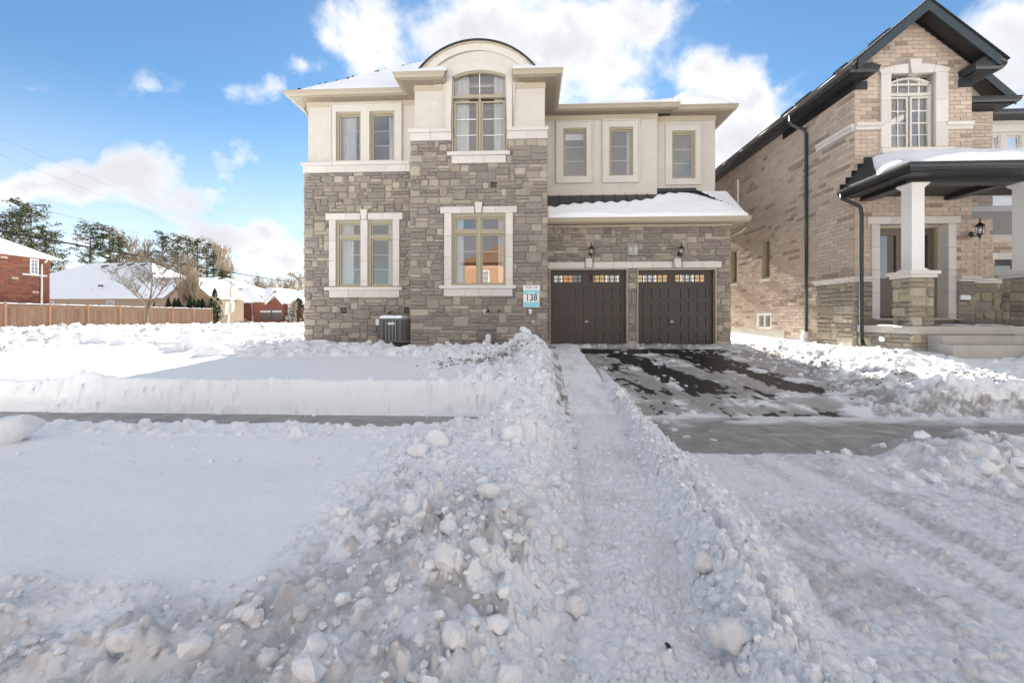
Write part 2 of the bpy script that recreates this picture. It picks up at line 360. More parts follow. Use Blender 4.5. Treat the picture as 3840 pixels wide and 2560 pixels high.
def bricks(pc, fr, nrm, u0, u1, v0, v1, holes, seed, L=.29, H=.1046, jt=.011, dark=.13, keep=None, phase=0, pal=BR_T, pald=BR_D, face_only=False):
    rng = random.Random(seed); nr = int((v1 - v0) / H) + 1
    for r_ in range(nr):
        b0 = v0 + r_ * H; b1 = min(b0 + H, v1); x = u0 - ((r_ + phase) % 2) * L / 2; run = 0
        while x < u1:
            a0, a1 = max(x, u0), min(x + L, u1); x += L
            if run > 0: run -= 1; dk = True
            else:
                dk = rng.random() < dark * .6
                if dk: run = rng.choice((0, 0, 1, 2))
            if a1 - a0 < .03: continue
            for (p, q, s_, t) in rects_minus(a0 + jt / 2, a1 - jt / 2, b0 + jt / 2, b1 - jt / 2, holes, .03):
                if keep and not keep((p + q) / 2, (s_ + t) / 2): continue
                f_ = rng.uniform(.92, 1.08); tc_ = tuple(k * f_ for k in rng.choice(pald if dk else pal)); n = rng.uniform(.009, .014)
                m = MB(); B = [fr(p, s_, -.02), fr(q, s_, -.02), fr(q, t, -.02), fr(p, t, -.02), fr(p, s_, n), fr(q, s_, n), fr(q, t, n), fr(p, t, n)]
                m.add(B, [(4, 5, 6, 7), (0, 1, 5, 4), (1, 2, 6, 5), (2, 3, 7, 6), (3, 0, 4, 7)], tc_)
                pc.add(m, (q - p) * (t - s_), fr((p + q) / 2, (s_ + t) / 2, 0), nrm)
CS = [(1, 1, 1), (.95, .94, .93), (1.04, 1.03, 1.02), (.98, .97, .98)]
def blocks_h(parent, fr, cuts, v0, v1, n0, n1, name='cast_stone_block', jt=.008, mat='cast_stone'):
    """a row of cast-stone blocks between successive cuts"""
    for a, b in zip(cuts, cuts[1:]):
        mb = MB(); p, q = a + jt / 2, b - jt / 2
        B = [fr(p, v0, n0), fr(q, v0, n0), fr(q, v1, n0), fr(p, v1, n0), fr(p, v0, n1), fr(q, v0, n1), fr(q, v1, n1), fr(p, v1, n1)]
        mb.add(B, [(0, 3, 2, 1), (4, 5, 6, 7), (0, 1, 5, 4), (1, 2, 6, 5), (2, 3, 7, 6), (3, 0, 4, 7)], random.choice(CS)); mb.build(name, mat, parent)
def blocks_v(parent, fr, u0, u1, cuts, n0, n1, name='cast_stone_block', jt=.008, mat='cast_stone'):
    for a, b in zip(cuts, cuts[1:]):
        mb = MB(); p, q = a + jt / 2, b - jt / 2
        B = [fr(u0, p, n0), fr(u1, p, n0), fr(u1, q, n0), fr(u0, q, n0), fr(u0, p, n1), fr(u1, p, n1), fr(u1, q, n1), fr(u0, q, n1)]
        mb.add(B, [(0, 3, 2, 1), (4, 5, 6, 7), (0, 1, 5, 4), (1, 2, 6, 5), (2, 3, 7, 6), (3, 0, 4, 7)], random.choice(CS)); mb.build(name, mat, parent)
def poly_block(parent, fr, pts, n0, n1, name, mat='cast_stone', tint=None, smooth=False):
    mb = MB(); n = len(pts); vs_ = [fr(a, b, n0) for a, b in pts] + [fr(a, b, n1) for a, b in pts]
    mb.add(vs_, [tuple(range(n)), tuple(range(2 * n - 1, n - 1, -1))] + [(i, i + n, (i + 1) % n + n, (i + 1) % n) for i in range(n)], tint or random.choice(CS))
    return mb.build(name, mat, parent, smooth)
def arc(cx, cz, r, a0, a1, n):
    return [(cx + r * math.sin(a0 + (a1 - a0) * i / n), cz + r * math.cos(a0 + (a1 - a0) * i / n)) for i in range(n + 1)]
def arch_band(parent, fr, cx, cz, r0, r1, a0, a1, n0, n1, name, mat, n=28):
    mb = MB(); A = arc(cx, cz, r0, a0, a1, n); B = arc(cx, cz, r1, a0, a1, n)
    for i in range(n):
        q = [A[i], A[i + 1], B[i + 1], B[i]]; mb.add([fr(a, b, n0) for a, b in q] + [fr(a, b, n1) for a, b in q], [(4, 5, 6, 7), (0, 4, 5, 1), (3, 2, 6, 7)] + ([(0, 3, 7, 4)] if i == 0 else []) + ([(1, 2, 6, 5)] if i == n - 1 else []))
    return mb.build(name, mat, parent)
def window(parent, x0, x1, z0, z1, Y, sashes, frame='khaki', fw=.035, depth=.09, gmat='glass', bar='white_paint', face='front', X=None, name='window', sw=.04):
    """window part: outer frame; sub-parts sash, pane, grille_bar. sashes: (x0,x1,z0,z1,horizontal bars,vertical bars) of the glass"""
    fr = fr_front(Y) if face == 'front' else fr_left(X)
    def bx(mb, a, b, c, d, n0, n1):
        B = [fr(a, c, n0), fr(b, c, n0), fr(b, d, n0), fr(a, d, n0), fr(a, c, n1), fr(b, c, n1), fr(b, d, n1), fr(a, d, n1)]
        mb.add(B, [(0, 3, 2, 1), (4, 5, 6, 7), (0, 1, 5, 4), (1, 2, 6, 5), (2, 3, 7, 6), (3, 0, 4, 7)])
    def rg(mb, a, b, c, d, w, n0, n1):
        bx(mb, a, a + w, c, d, n0, n1); bx(mb, b - w, b, c, d, n0, n1); bx(mb, a + w, b - w, c, c + w, n0, n1); bx(mb, a + w, b - w, d - w, d, n0, n1)
    m = MB(); rg(m, x0, x1, z0, z1, fw, -depth, -.012)
    for q in rects_minus(x0 + fw, x1 - fw, z0 + fw, z1 - fw, [(a - sw - .007, b + sw + .007, c - sw - .007, d + sw + .007) for a, b, c, d, _, _ in sashes], .002): bx(m, *q, -depth + .002, -.018)
    wo = m.build(name, frame, parent)
    for (a, b, c, d, hb, vb) in sashes:
        m = MB(); rg(m, a - sw, b + sw, c - sw, d + sw, sw, -depth + .006, -.045); m.build('sash', frame, wo)
        m = MB(); B = [fr(a, c, -depth + .03), fr(b, c, -depth + .03), fr(b, d, -depth + .03), fr(a, d, -depth + .03)]; m.add(B, [(0, 1, 2, 3)]); m.build('pane', gmat, wo)
        for i in range(hb):
            z = c + (d - c) * (i + 1) / (hb + 1); m = MB(); bx(m, a, b, z - .009, z + .009, -depth + .012, -depth + .022); m.build('grille_bar', bar, wo)
        for i in range(vb):
            x = a + (b - a) * (i + 1) / (vb + 1); m = MB(); bx(m, x - .009, x + .009, c, d, -depth + .014, -depth + .020); m.build('grille_bar', bar, wo)
    return wo
def soffit_boards(parent, x0, x1, y0, y1, z, along='x', w=.108, mat='soffit', name='soffit_board', base=(1, 1, 1)):
    """boards side by side along the given axis, each running across it"""
    a0, a1 = (x0, x1) if along == 'x' else (y0, y1); n = max(1, round(abs(a1 - a0) / w)); st = (a1 - a0) / n
    for i in range(n):
        p, q = sorted((a0 + i * st, a0 + (i + 1) * st)); f_ = random.uniform(.95, 1.05); t = tuple(c * f_ for c in base)
        m = MB()
        if along == 'x': m.box(p + .005, q - .005, y0, y1, z, z + .012, t)
        else: m.box(x0, x1, p + .005, q - .005, z, z + .012, t)
        m.build(name, mat, parent)
# ---------------------------------------------------------------- the main house
YL, YB, Y2, Y3, YG, YR = 13.05, 12.25, 14.3, 14.5, 13.4, 23.5      # wall planes: left part, stone bay, upper right pair, upper far right, garage, rear
ZE, ZS = 8.70, 8.53                                        # gutter lip, soffit
H = thing('house', 'two-storey grey stone and cream stucco house with arched bay and double garage', 'house', (0, YB, .7))
xL = PX(1142, YL); xLs = PX(1156, YL)                       # left corner in stone and in stucco
xB0, xB1 = PX(1539, YB), PX(2053, YB); xB0s, xB1s = PX(1555, YB), PX(2043, YB)
xM = PX(2464, Y2); xR = 6.33
frL, frB, frG = fr_front(YL), fr_front(YB), fr_front(YG)
# window openings (x0,x1,z0,z1)
def rc(Y, a, b, t, bo): 
    m_ = (a + b) / 2
    return (PX(a, Y), PX(b, Y), PZ(m_, bo, Y), PZ(m_, t, Y))
A1, A2 = rc(YL, 1262, 1355, 421, 608), rc(YL, 1387, 1481, 418, 608)
C1, C2 = rc(YL, 1262, 1355, 829, 1077), rc(YL, 1381, 1474, 829, 1077)
D1 = rc(YB, 1695, 1897, 804, 1069)
zBs = PZ(1800, 571, YB)                                     # sill of the arched window
BX0, BX1 = PX(1696, YB), PX(1901, YB)
U1, U2, U3 = rc(Y2, 2111, 2199, 482, 663), rc(Y2, 2283, 2373, 478, 661), rc(Y3, 2518, 2606, 492, 672)
ZT1 = PZ(1300, 611, YL); ZT2 = PZ(1300, 622.5, YL); ZT3 = PZ(1300, 648, YL)      # belt at left: cap top, cap bottom, band bottom
ZU1 = PZ(1800, 484, YB); ZU2 = PZ(1800, 497, YB); ZU3 = PZ(1800, 526, YB)      # belt on the bay
Z0 = .45
# --- wall cores (mortar plane where stone is, stucco above)
def core(name, mat, Y, x0, x1, z0, z1, holes, t=.22, parent=H, proud=0):
    mb = MB()
    for (p, q, r_, s_) in rects_minus(x0, x1, z0, z1, holes, .005): mb.box(p, q, Y - proud, Y + t, r_, s_)
    return mb.build(name, mat, parent)
core('wall', 'mortar', YL, xL, xB0, Z0, ZT3, [C1, C2])
core('wall', 'stucco', YL, xLs, xB0s, ZT3, 8.9, [A1, A2])
core('wall', 'mortar', YB, xB0, xB1, Z0, ZU3, [D1, (BX0, BX1, zBs, 99)])
bay_l = core('wall', 'stucco', YB, xB0s, BX0, ZU3, 8.75, [])
core('wall', 'stucco', YB, BX1, xB1s, ZU3, 8.75, [])
mb = MB(); mb.box(xB0s, xB0s + .2, YB + .22, YL, ZU3, 8.75); mb.box(xB0, xB0 + .2, YB + .22, YL, Z0, ZU3); mb.build('wall', 'stucco', H)
mb = MB(); mb.box(xB1s - .2, xB1s, YB + .22, Y2 + .4, ZU3, 8.75); mb.box(xB1 - .2, xB1, YB + .22, YG + .4, Z0, ZU3); mb.build('wall', 'stucco', H)
core('wall', 'stucco', Y2, xB1s, xM, PZ(2250, 737, Y2), 8.75, [U1, U2])
core('wall', 'stucco', Y3, xM, xR, 5.6, 8.7, [U3])
mb = MB(); mb.box(xM - .2, xM, Y2 + .22, Y3, 5.85, 8.7); mb.build('wall', 'stucco', H)
# side, rear, floors and partitions (real enclosure, so that rooms are dark and the house casts its shadow)
SW = [(13.9, 15.1, 2.0, 3.9), (13.9, 14.9, 5.9, 7.7)]
mb = MB()
for (p, q, r_, s_) in rects_minus(YL + .22, YR, Z0, 8.7, [(a, b, c, d) for a, b, c, d in SW], .005): mb.box(xL, xL + .22, p, q, r_, s_)
mb.build('wall', 'stucco', H)
mb = MB(); mb.box(xR - .22, xR, YG + .3, Y3 + .22, Z0, 4.7); mb.box(xR - .22, xR, Y3 + .22, YR, Z0, 8.7); mb.box(xL, xR, YR, YR + .2, Z0, 8.7); mb.build('wall', 'stucco', H)
mb = MB(); mb.box(xL + .25, xB1 - .25, YL + .25, YR, 4.95, 5.15); mb.box(xB0 + .25, xB1 - .25, YB + .25, YL + .25, 4.95, 5.15); mb.box(xB1 - .25, xR - .25, Y3 + .3, YR, 4.95, 5.15); mb.box(xL + .25, xB1s - .25, YL + .25, YR, 8.3, 8.36); mb.box(xB1s - .25, xR - .25, Y3 + .3, YR, 8.3, 8.36); mb.build('floor_slab', 'room_wall', H)
mb = MB(); mb.box(xL + .25, xB1 - .25, YL + .25, YR, 1.0, 1.15); mb.box(xB0 + .25, xB1 - .25, YB + .25, YL + .25, 1.0, 1.15); mb.build('floor_slab', 'room_floor', H)
mb = MB(); mb.box(xL + .25, xR - .25, 18.2, 18.3, 1.15, 8.3); mb.box(xB0 + .05, xB0 + .15, YL + .3, 18.2, 1.15, 8.3); mb.box(xB1 - .15, xB1 - .05, YG + .5, 18.2, 1.15, 8.3); mb.build('partition', 'room_wall', H)
mb = MB(); mb.box(xM - .05, xM + .05, Y3 + .25, 18.2, 5.15, 8.3); mb.box(2.6, 2.7, Y2 + .25, 18.2, 5.15, 8.3); mb.build('partition', 'room_wall', H)
for (a, b, c, d) in SW:
    m = MB(); m.add([(xL + .1, a, c), (xL + .1, b, c), (xL + .1, b, d), (xL + .1, a, d)], [(0, 1, 2, 3)]); pn = MB()
    for y_ in (a, (a + b) / 2 - .04, b - .08): pn.box(xL + .06, xL + .14, y_, y_ + .08, c, d)
    pn.box(xL + .06, xL + .14, a + .08, b - .08, d - .55, d - .47); w_ = pn.build('window', 'khaki', H); m.build('pane', 'glass', w_)
# --- stone facing
pc = Pieces()
vents = [rc(YL, 1276, 1305, 1149, 1178), rc(YL, 1513, 1539, 1148, 1178)]; bvent = rc(YB, 1836, 1867, 678, 709)
e = .004
Cx = PX(1236, YL), PX(1499, YL); Clint = (PX(1224, YL), PX(1511, YL), PZ(1360, 825, YL), PZ(1360, 801, YL)); Csill = (PX(1221, YL), PX(1510, YL), PZ(1360, 1088, YL), PZ(1360, 1077, YL))
Capr = (Cx[0], Cx[1], PZ(1360, 1115, YL), Csill[2]); Ckey = (PX(1354, YL), PX(1380, YL), Clint[2], PZ(1360, 787, YL))
def grow(r_, g=.006): return (r_[0] - g, r_[1] + g, r_[2] - g, r_[3] + g)
ashlar(pc, frL, (0, -1, 0), xL, xB0, PZ(1300, 1281, YL), ZT3 - .006, [grow((Cx[0], Cx[1], Capr[2], Clint[3])), grow(Clint), grow(Ckey), grow(Csill)] + [grow(v, .02) for v in vents], 3)
Dx = PX(1665, YB), PX(1922, YB); Dlint = (PX(1652, YB), PX(1939, YB), PZ(1800, 800, YB), PZ(1800, 776, YB)); Dsill = (PX(1650, YB), PX(1935, YB), PZ(1800, 1082, YB), PZ(1800, 1070, YB))
Dapr = (Dx[0], Dx[1], PZ(1800, 1110, YB), Dsill[2]); Dkey = (PX(1781, YB), PX(1809, YB), Dlint[2], PZ(1800, 760, YB))
Bsill = (PX(1678, YB), PX(1913, YB), PZ(1800, 585, YB), PZ(1800, 572, YB)); Bapr = (PX(1694, YB), PX(1897, YB), PZ(1800, 613, YB), Bsill[2])
ashlar(pc, frB, (0, -1, 0), xB0, xB1, PZ(1800, 1290, YB), ZU3 - .006, [grow((Dx[0], Dx[1], Dapr[2], Dlint[3])), grow(Dlint), grow(Dkey), grow(Dsill), grow(Bapr), grow(Bsill), (BX0 - .01, BX1 + .01, Bsill[2], 99), grow(bvent, .02)], 5)
# garage front
G1, G2 = (PX(2060, YG), PX(2353, YG), .69, PZ(2200, 1008, YG)), (PX(2388, YG), PX(2685, YG), .69, PZ(2530, 1008, YG))
zGb0, zGb1 = PZ(2400, 1005, YG), PZ(2400, 982, YG); ZGS = PZ(2400, 851, YG)
xG1 = PX(2738, YG); xBand = PX(2704, YG)
mb = MB()
for (p, q, r_, s_) in rects_minus(xB1, xG1, Z0, 4.75, [G1, G2], .005): mb.box(p, q, YG, YG + .3, r_, s_)
mb.build('wall', 'mortar', H)
K1 = (PX(2195, YG), PX(2220, YG), zGb0, PZ(2207, 970, YG)); K2 = (PX(2526, YG), PX(2551, YG), zGb0, PZ(2540, 970, YG))
plq = (PX(2353, YG), PX(2393, YG), PZ(2373, 957, YG), PZ(2373, 914, YG))
zbp = PZ(2400, 1278, YG)
ashlar(pc, frG, (0, -1, 0), xB1 + .01, xG1, zbp, ZGS - .01, [grow(G1, .004), grow(G2, .004), grow((xB1, xBand, zGb0, zGb1)), grow(K1), grow(K2), grow(plq, .004)], 9)
# a little of the return faces, visible a step to the side
ashlar(pc, fr_left(xL), (-1, 0, 0), YL, YL + 3.0, PZ(1300, 1281, YL), ZT3 - .006, [], 11)
ashlar(pc, fr_right(xG1), (1, 0, 0), YG, YG + 2.0, zbp, 4.6, [], 12)
pc.flush('stone', 'stone_facing', 'stone', H)
for q in ((xB0 - .01, xB1 + .01, YB - .04, YB + .1, .3, PZ(1800, 1290, YB)), (xL - .01, xB0 - .02, YL - .04, YL + .1, .3, PZ(1300, 1281, YL)), (G1[1] + .02, G2[0] - .02, YG - .045, YG + .1, .3, zbp), (G2[1] + .02, xG1 + .03, YG - .045, YG + .3, .3, zbp), (xB1 + .015, G1[0] - .01, YG - .045, YG + .1, .3, zbp), (xL + .2, xR, YG + .35, YR, Z0 - .1, Z0 + .12)): mb = MB(); mb.box(*q); mb.build('foundation', 'concrete', H)

# --- cast stone: left lower window
def px_cuts(Y, l): return [PX(a, Y) for a in l]
blocks_h(H, frL, [Clint[0], PX(1297, YL), Ckey[0] - .01], Clint[2], Clint[3], -.02, .06); blocks_h(H, frL, [Ckey[1] + .01, PX(1438, YL), Clint[1]], Clint[2], Clint[3], -.02, .06)
def keystone(fr, k, n1=.085, taper=.028): poly_block(H, fr, [(k[0] + taper, k[2] + .004), (k[1] - taper, k[2] + .004), (k[1], k[3]), (k[0], k[3])], -.02, n1, 'keystone')
keystone(frL, Ckey)
cv = [Csill[3] + .03, PZ(1360, 1053, YL), PZ(1360, 978, YL), PZ(1360, 902, YL), Clint[2]]
for a, b in ((1236, 1261), (1355, 1380), (1475, 1499)): blocks_v(H, frL, PX(a, YL), PX(b, YL), cv, -.1, .05)
poly_block(H, frL, [(Csill[0], Csill[2]), (Csill[1], Csill[2]), (Csill[1], Csill[3]), (Csill[0], Csill[3])], -.08, .11, 'sill')
blocks_h(H, frL, px_cuts(YL, [1236, 1309, 1368, 1426, 1499]), Capr[2], Capr[3] - .005, -.02, .05)
# bay lower window
blocks_h(H, frB, [Dlint[0], PX(1731, YB), Dkey[0] - .01], Dlint[2], Dlint[3], -.02, .06); blocks_h(H, frB, [Dkey[1] + .01, PX(1858, YB), Dlint[1]], Dlint[2], Dlint[3], -.02, .06)
keystone(frB, Dkey)
cv = [Dsill[3], PZ(1800, 1045, YB), PZ(1800, 965, YB), PZ(1800, 884, YB), Dlint[2]]
for a, b in ((1667, 1694), (1897, 1923)): blocks_v(H, frB, PX(a, YB), PX(b, YB), cv, -.1, .05)
poly_block(H, frB, [(Dsill[0], Dsill[2]), (Dsill[1], Dsill[2]), (Dsill[1], Dsill[3]), (Dsill[0], Dsill[3])], -.08, .11, 'sill')
blocks_h(H, frB, px_cuts(YB, [1665, 1744, 1794, 1843, 1922]), Dapr[2], Dapr[3] - .005, -.02, .05)
# bay upper sill
poly_block(H, frB, [(Bsill[0], Bsill[2]), (Bsill[1], Bsill[2]), (Bsill[1], Bsill[3]), (Bsill[0], Bsill[3])], -.08, .11, 'sill')
blocks_h(H, frB, px_cuts(YB, [1694, 1774, 1817, 1897]), Bapr[2], Bapr[3] - .005, -.02, .05)
# belts
blocks_h(H, frL, px_cuts(YL, [1139, 1151, 1226, 1299, 1375, 1449, 1524, 1538]), ZT3, ZT2 - .004, -.02, .055)
blocks_h(H, frL, px_cuts(YL, [1134, 1253, 1355, 1456, 1538]), ZT2, ZT1, -.02, .10, 'belt_cap')
blocks_h(H, frB, px_cuts(YB, [1539, 1616, 1694]), ZU3, ZU2 - .004, -.02, .055); blocks_h(H, frB, px_cuts(YB, [1901, 1973, 2053]), ZU3, ZU2 - .004, -.02, .055)
blocks_h(H, frB, px_cuts(YB, [1534, 1613, 1694]), ZU2, ZU1, -.02, .10, 'belt_cap'); blocks_h(H, frB, px_cuts(YB, [1901, 1973, 2058]), ZU2, ZU1, -.02, .10, 'belt_cap')
# garage lintel band
blocks_h(H, frG, px_cuts(YG, [2054, 2118, 2190]), zGb0, zGb1, -.02, .05); blocks_h(H, frG, px_cuts(YG, [2226, 2299, 2371, 2444, 2518]), zGb0, zGb1, -.02, .05); blocks_h(H, frG, px_cuts(YG, [2558, 2631, 2704]), zGb0, zGb1, -.02, .05)
for k in (K1, K2):
    keystone(frG, k, .085, .02); 
    for a, b in ((k[0] - .035, k[0] + .001), (k[1] - .001, k[1] + .035)): blocks_h(H, frG, [a, b], zGb0, zGb1, -.02, .045)
# vents
for v, Y in ((vents[0], YL), (vents[1], YL), (bvent, YB)):
    m = MB(); ring(m, v[0], v[1], v[2], v[3], .018, Y - .035, Y + .05); vo = m.build('vent', 'khaki_trim', H)
    m = MB(); m.box(v[0] + .018, v[1] - .018, Y + .01, Y + .03, v[2] + .018, v[3] - .018); m.build('backing', 'vent_brown', vo)
    n = 4
    for i in range(n):
        z = v[2] + .018 + (v[3] - v[2] - .036) * (i + .5) / n; m = MB(); m.prism([(Y - .03, z - .02), (Y - .022, z - .024), (Y + .008, z + .014), (Y + .004, z + .02)], 'x', v[0] + .02, v[1] - .02); m.build('louvre', 'vent_brown', vo)
# --- stucco window surrounds (raised flat panel with a raised outer bead)
def surround(Y, o, holes, bead=.045, n=.05):
    mb = MB()
    for (p, q, r_, s_) in rects_minus(o[0] + bead, o[1] - bead, o[2] + bead, o[3] - bead, holes, .003): mb.box(p, q, Y - n, Y + .01, r_, s_)
    so = mb.build('window_surround', 'stucco_trim', H)
    mb = MB(); ring(mb, o[0], o[1], o[2], o[3], bead - .004, Y - n - .022, Y + .01); mb.build('bead', 'stucco_trim', so)
    # reveal lining
    for h in holes:
        mb = MB(); ring(mb, h[0] - .001, h[1] + .001, h[2] - .001, h[3] + .001, .004, Y - n - .002, Y + .09); mb.build('reveal', 'stucco_trim', so)
surround(YL, (PX(1240, YL), PX(1508, YL), ZT1 + .002, PZ(1370, 389, YL)), [A1, A2])
surround(Y2, rc(Y2, 2085, 2224, 456, 688), [U1]); surround(Y2, rc(Y2, 2258, 2398, 451, 686), [U2]); surround(Y3, rc(Y3, 2494, 2631, 467, 695), [U3])
# windows
def sh(Y, a, b, t, bo, hb=0, vb=0):
    q = rc(Y, a, b, t, bo); return (*q, hb, vb)
for (w, g_) in ((A1, (1279, 1347, 437, 600)), (A2, (1401, 1473, 434, 600))): window(H, *w, YL - .02, [sh(YL, *g_, 2)], depth=.1, sw=.05)
for (w, a, b) in ((C1, 1278, 1349), (C2, 1398, 1470)): window(H, *w, YL - .02, [sh(YL, a, b, 843, 878), sh(YL, a, b, 901, 1064, 2)], depth=.1, sw=.045)
window(H, *D1, YB - .02, [sh(YB, 1709, 1785, 821, 858), sh(YB, 1810, 1887, 821, 858), sh(YB, 1709, 1785, 883, 1060, 2), sh(YB, 1810, 1887, 883, 1060, 2)], depth=.1, sw=.05)
window(H, *U1, Y2 - .02, [sh(Y2, 2120, 2189, 497, 656, 2)], depth=.1, sw=.05); window(H, *U2, Y2 - .02, [sh(Y2, 2292, 2364, 493, 654, 2)], depth=.1, sw=.05); window(H, *U3, Y3 - .02, [sh(Y3, 2526, 2593, 506, 663, 2)], depth=.1, sw=.05)
# the arched window
acx = PX(1790, YB); k_ = 1 / F * (-acx * sT + YB * cT)      # metres per pixel on the bay plane
def zb(py): return PZ(1795, py, YB)
zc_ = zb(439)
def ah(r): return r * k_
sp_z = zb(290); zap = zb(268)
wcx = (BX0 + BX1) / 2; wr = ((BX1 - BX0) ** 2 / 4 + (zap - sp_z) ** 2) / (2 * (zap - sp_z)); wcz = zap - wr; wa = math.asin((BX1 - BX0) / 2 / wr)
zt = zb(367)
wo = MB(); ring(wo, BX0, BX1, zBs, zt + .02, .035, YB - .03, YB + .08); wo = wo.build('window', 'khaki', H)
arch_band(wo, fr_front(YB), wcx, wcz, wr - .06, wr + .02, -wa - .01, wa + .01, -.08, .03, 'arched_frame', 'khaki')
m = MB(); m.box(BX0, BX0 + .06, YB - .03, YB + .08, zt + .02, sp_z); m.box(BX1 - .06, BX1, YB - .03, YB + .08, zt + .02, sp_z); m.box(BX0 + .06, BX1 - .06, YB - .01, YB + .08, zt + .02, zt + .09); mid = (PX(1789, YB) + PX(1809, YB)) / 2; m.box(mid - .035, mid + .035, YB - .01, YB + .08, zBs + .035, zt - .015); m.build('mullion', 'khaki', wo)
pts = [(BX0 + .05, zt + .07), (BX1 - .05, zt + .07)] + arc(wcx, wcz, wr - .05, wa * .93, -wa * .93, 16)
m = MB(); m.add([(a, YB + .05, b) for a, b in pts], [tuple(range(len(pts)))]); m.build('pane', 'glass', wo)
m = MB(); m.box(wcx - .011, wcx + .011, YB + .03, YB + .045, zt + .09, zap - .06); m.build('grille_bar', 'white_paint', wo)
for g_ in (sh(YB, 1709, 1786, 387, 566, 2), sh(YB, 1811, 1887, 385, 566, 2)):
    a, b, c, d, hb, vb = g_; m = MB(); ring(m, a - .05, b + .05, c - .05, d + .05, .05, YB + .005, YB + .07); m.build('sash', 'khaki', wo)
    m = MB(); m.add([(a, YB + .05, c), (b, YB + .05, c), (b, YB + .05, d), (a, YB + .05, d)], [(0, 1, 2, 3)]); m.build('pane', 'glass', wo)
    for i in range(2):
        z = c + (d - c) * (i + 1) / 3; m = MB(); m.box(a, b, YB + .03, YB + .045, z - .011, z + .011); m.build('grille_bar', 'white_paint', wo)
# pediment: stucco sheet between window arch and outer arch, then the stepped bands
def colfill(x0, x1, lo, hi, n0, n1, name, mat, n=30, parent=H):
    m = MB(); Y = YB
    for i in range(n):
        a, b = x0 + (x1 - x0) * i / n, x0 + (x1 - x0) * (i + 1) / n; la, lb, ha, hb = lo(a), lo(b), hi(a), hi(b)
        if ha - la < .002 and hb - lb < .002: continue
        q = [(a, la), (b, lb), (b, max(hb, lb)), (a, max(ha, la))]
        m.add([(x, Y - n0, z) for x, z in q] + [(x, Y - n1, z) for x, z in q], [(4, 5, 6, 7), (0, 1, 5, 4), (3, 2, 6, 7), (0, 3, 2, 1)])
    return m.build(name, mat, parent)
def circ(r, cx=None, cz=None):
    cx = acx if cx is None else cx; cz = zc_ if cz is None else cz
    return lambda x: cz + math.sqrt(max(0, r * r - (x - cx) ** 2))
Ro, R1, R2 = ah(268), ah(242), ah(200)
winarc = lambda x: (circ(wr, wcx, wcz)(x) if BX0 <= x <= BX1 else ZU1)
def outer_top(x): return max(8.1, circ(Ro)(x))
hw = math.sqrt(Ro ** 2 - (8.72 - zc_) ** 2)
colfill(acx - hw, acx + hw, lambda x: 8.1 if abs(x - wcx) > (BX1 - BX0) / 2 else winarc(x), outer_top, -.19, .006, 'pediment', 'stucco', 44)
for a, b in ((PX(1664, YB), BX0), (BX1, PX(1929, YB))): pass
# flat inner surround (between x of the band and the window) with arched head
ix0, ix1 = PX(1673, YB), PX(1921, YB)
r_in = circ(ah(221), (ix0 + ix1) / 2, zb(239) - ah(221))
colfill(ix0, ix1, lambda x: (winarc(x) if BX0 <= x <= BX1 else ZU1), r_in, -.01, .075, 'arch_surround', 'stucco_trim', 40)
ix2, ix3 = PX(1663, YB), PX(1930, YB)
r_md = circ(ah(242), (ix0 + ix1) / 2, zb(197) - ah(242))
colfill(ix2 - .28, ix3 + .28, lambda x: (r_in(x) if ix0 <= x <= ix1 else (ZU1 if ix2 <= x <= ix3 else 8.5)), r_md, -.01, .05, 'arch_surround', 'stucco', 60)
ha = math.asin(min(1, (hw - .02) / Ro))
arch_band(H, frB, acx, zc_, ah(243), Ro, -ha, ha, -.01, .11, 'arch_band', 'stucco_trim', 36)
arch_band(H, frB, acx, zc_, Ro, Ro + .035, -ha - .02, ha + .02, -.01, .16, 'arch_trim', 'frieze', 36)
# barrel roof over the pediment, dark shingle edge
ha2 = ha + .06
arch_band(H, frB, acx, zc_, Ro + .036, Ro + .082, -ha2, ha2, -2.6, .20, 'barrel_roof', 'shingle_dark', 36)
# frieze boards
def frieze(Y, x0, x1, z0, z1, n=.03):
    m = MB(); m.box(x0, x1, Y - n, Y + .01, z0, z1); m.build('frieze_board', 'frieze', H)
frieze(YL, xLs - .02, xB0s, 8.37, ZS); frieze(YB, xB0s - .02, ix2 - .012, 8.37, ZS); frieze(YB, ix3 + .012, xB1s + .02, 8.37, ZS)
frieze(Y2, xB1s + .002, xM + .02, 8.36, ZS); frieze(Y3, xM + .022, xR + .02, 8.36, ZS)
m = MB(); m.box(xB1s - .01, xB1s + .03, YB + .02, Y2 - .03, 8.37, ZS); m.box(xB0s - .03, xB0s + .01, YB + .02, YL - .03, 8.37, ZS); m.build('frieze_board', 'frieze', H)
# --- gutters and soffits
eL, eB, e2, e3 = YL - .47, YB - .47, Y2 - .47, Y3 - .47
xe0 = PX(1061, eL); xe1 = PX(1471, eB); xe2 = PX(1667, eB); xe3 = PX(1920, eB); xe4 = PX(2113, eB); xe5 = PX(2553, e2); xe6 = PX(2772, e3)
GUT = [(0, 0), (.0, -.035), (-.012, -.045), (-.02, -.10), (-.05, -.15), (-.13, -.15), (-.13, -.02), (-.02, -.02), (-.015, 0)]
FAS = [(-.131, .0), (-.131, -.17), (-.16, -.17), (-.16, 0)]
def gutter(path, z, mat='fascia', name='gutter', parent=None, lip=None):
    m = MB(); molding(m, path, [(o_, z + q) for o_, q in GUT]); g_ = m.build(name, mat, parent or H)
    m = MB(); molding(m, path, [(o_, z + q) for o_, q in FAS]); m.build('fascia_board', lip or mat, parent or H)
gutter([(xe0, YR), (xe0, eL), (xe1, eL), (xe1, eB), (xe2, eB), (xe2, YB - .05)], ZE)
gutter([(xe3, YB - .05), (xe3, eB), (xe4, eB), (xe4, e2), (xe5, e2), (xe5, e3), (xe6, e3), (xe6, YR)], ZE)
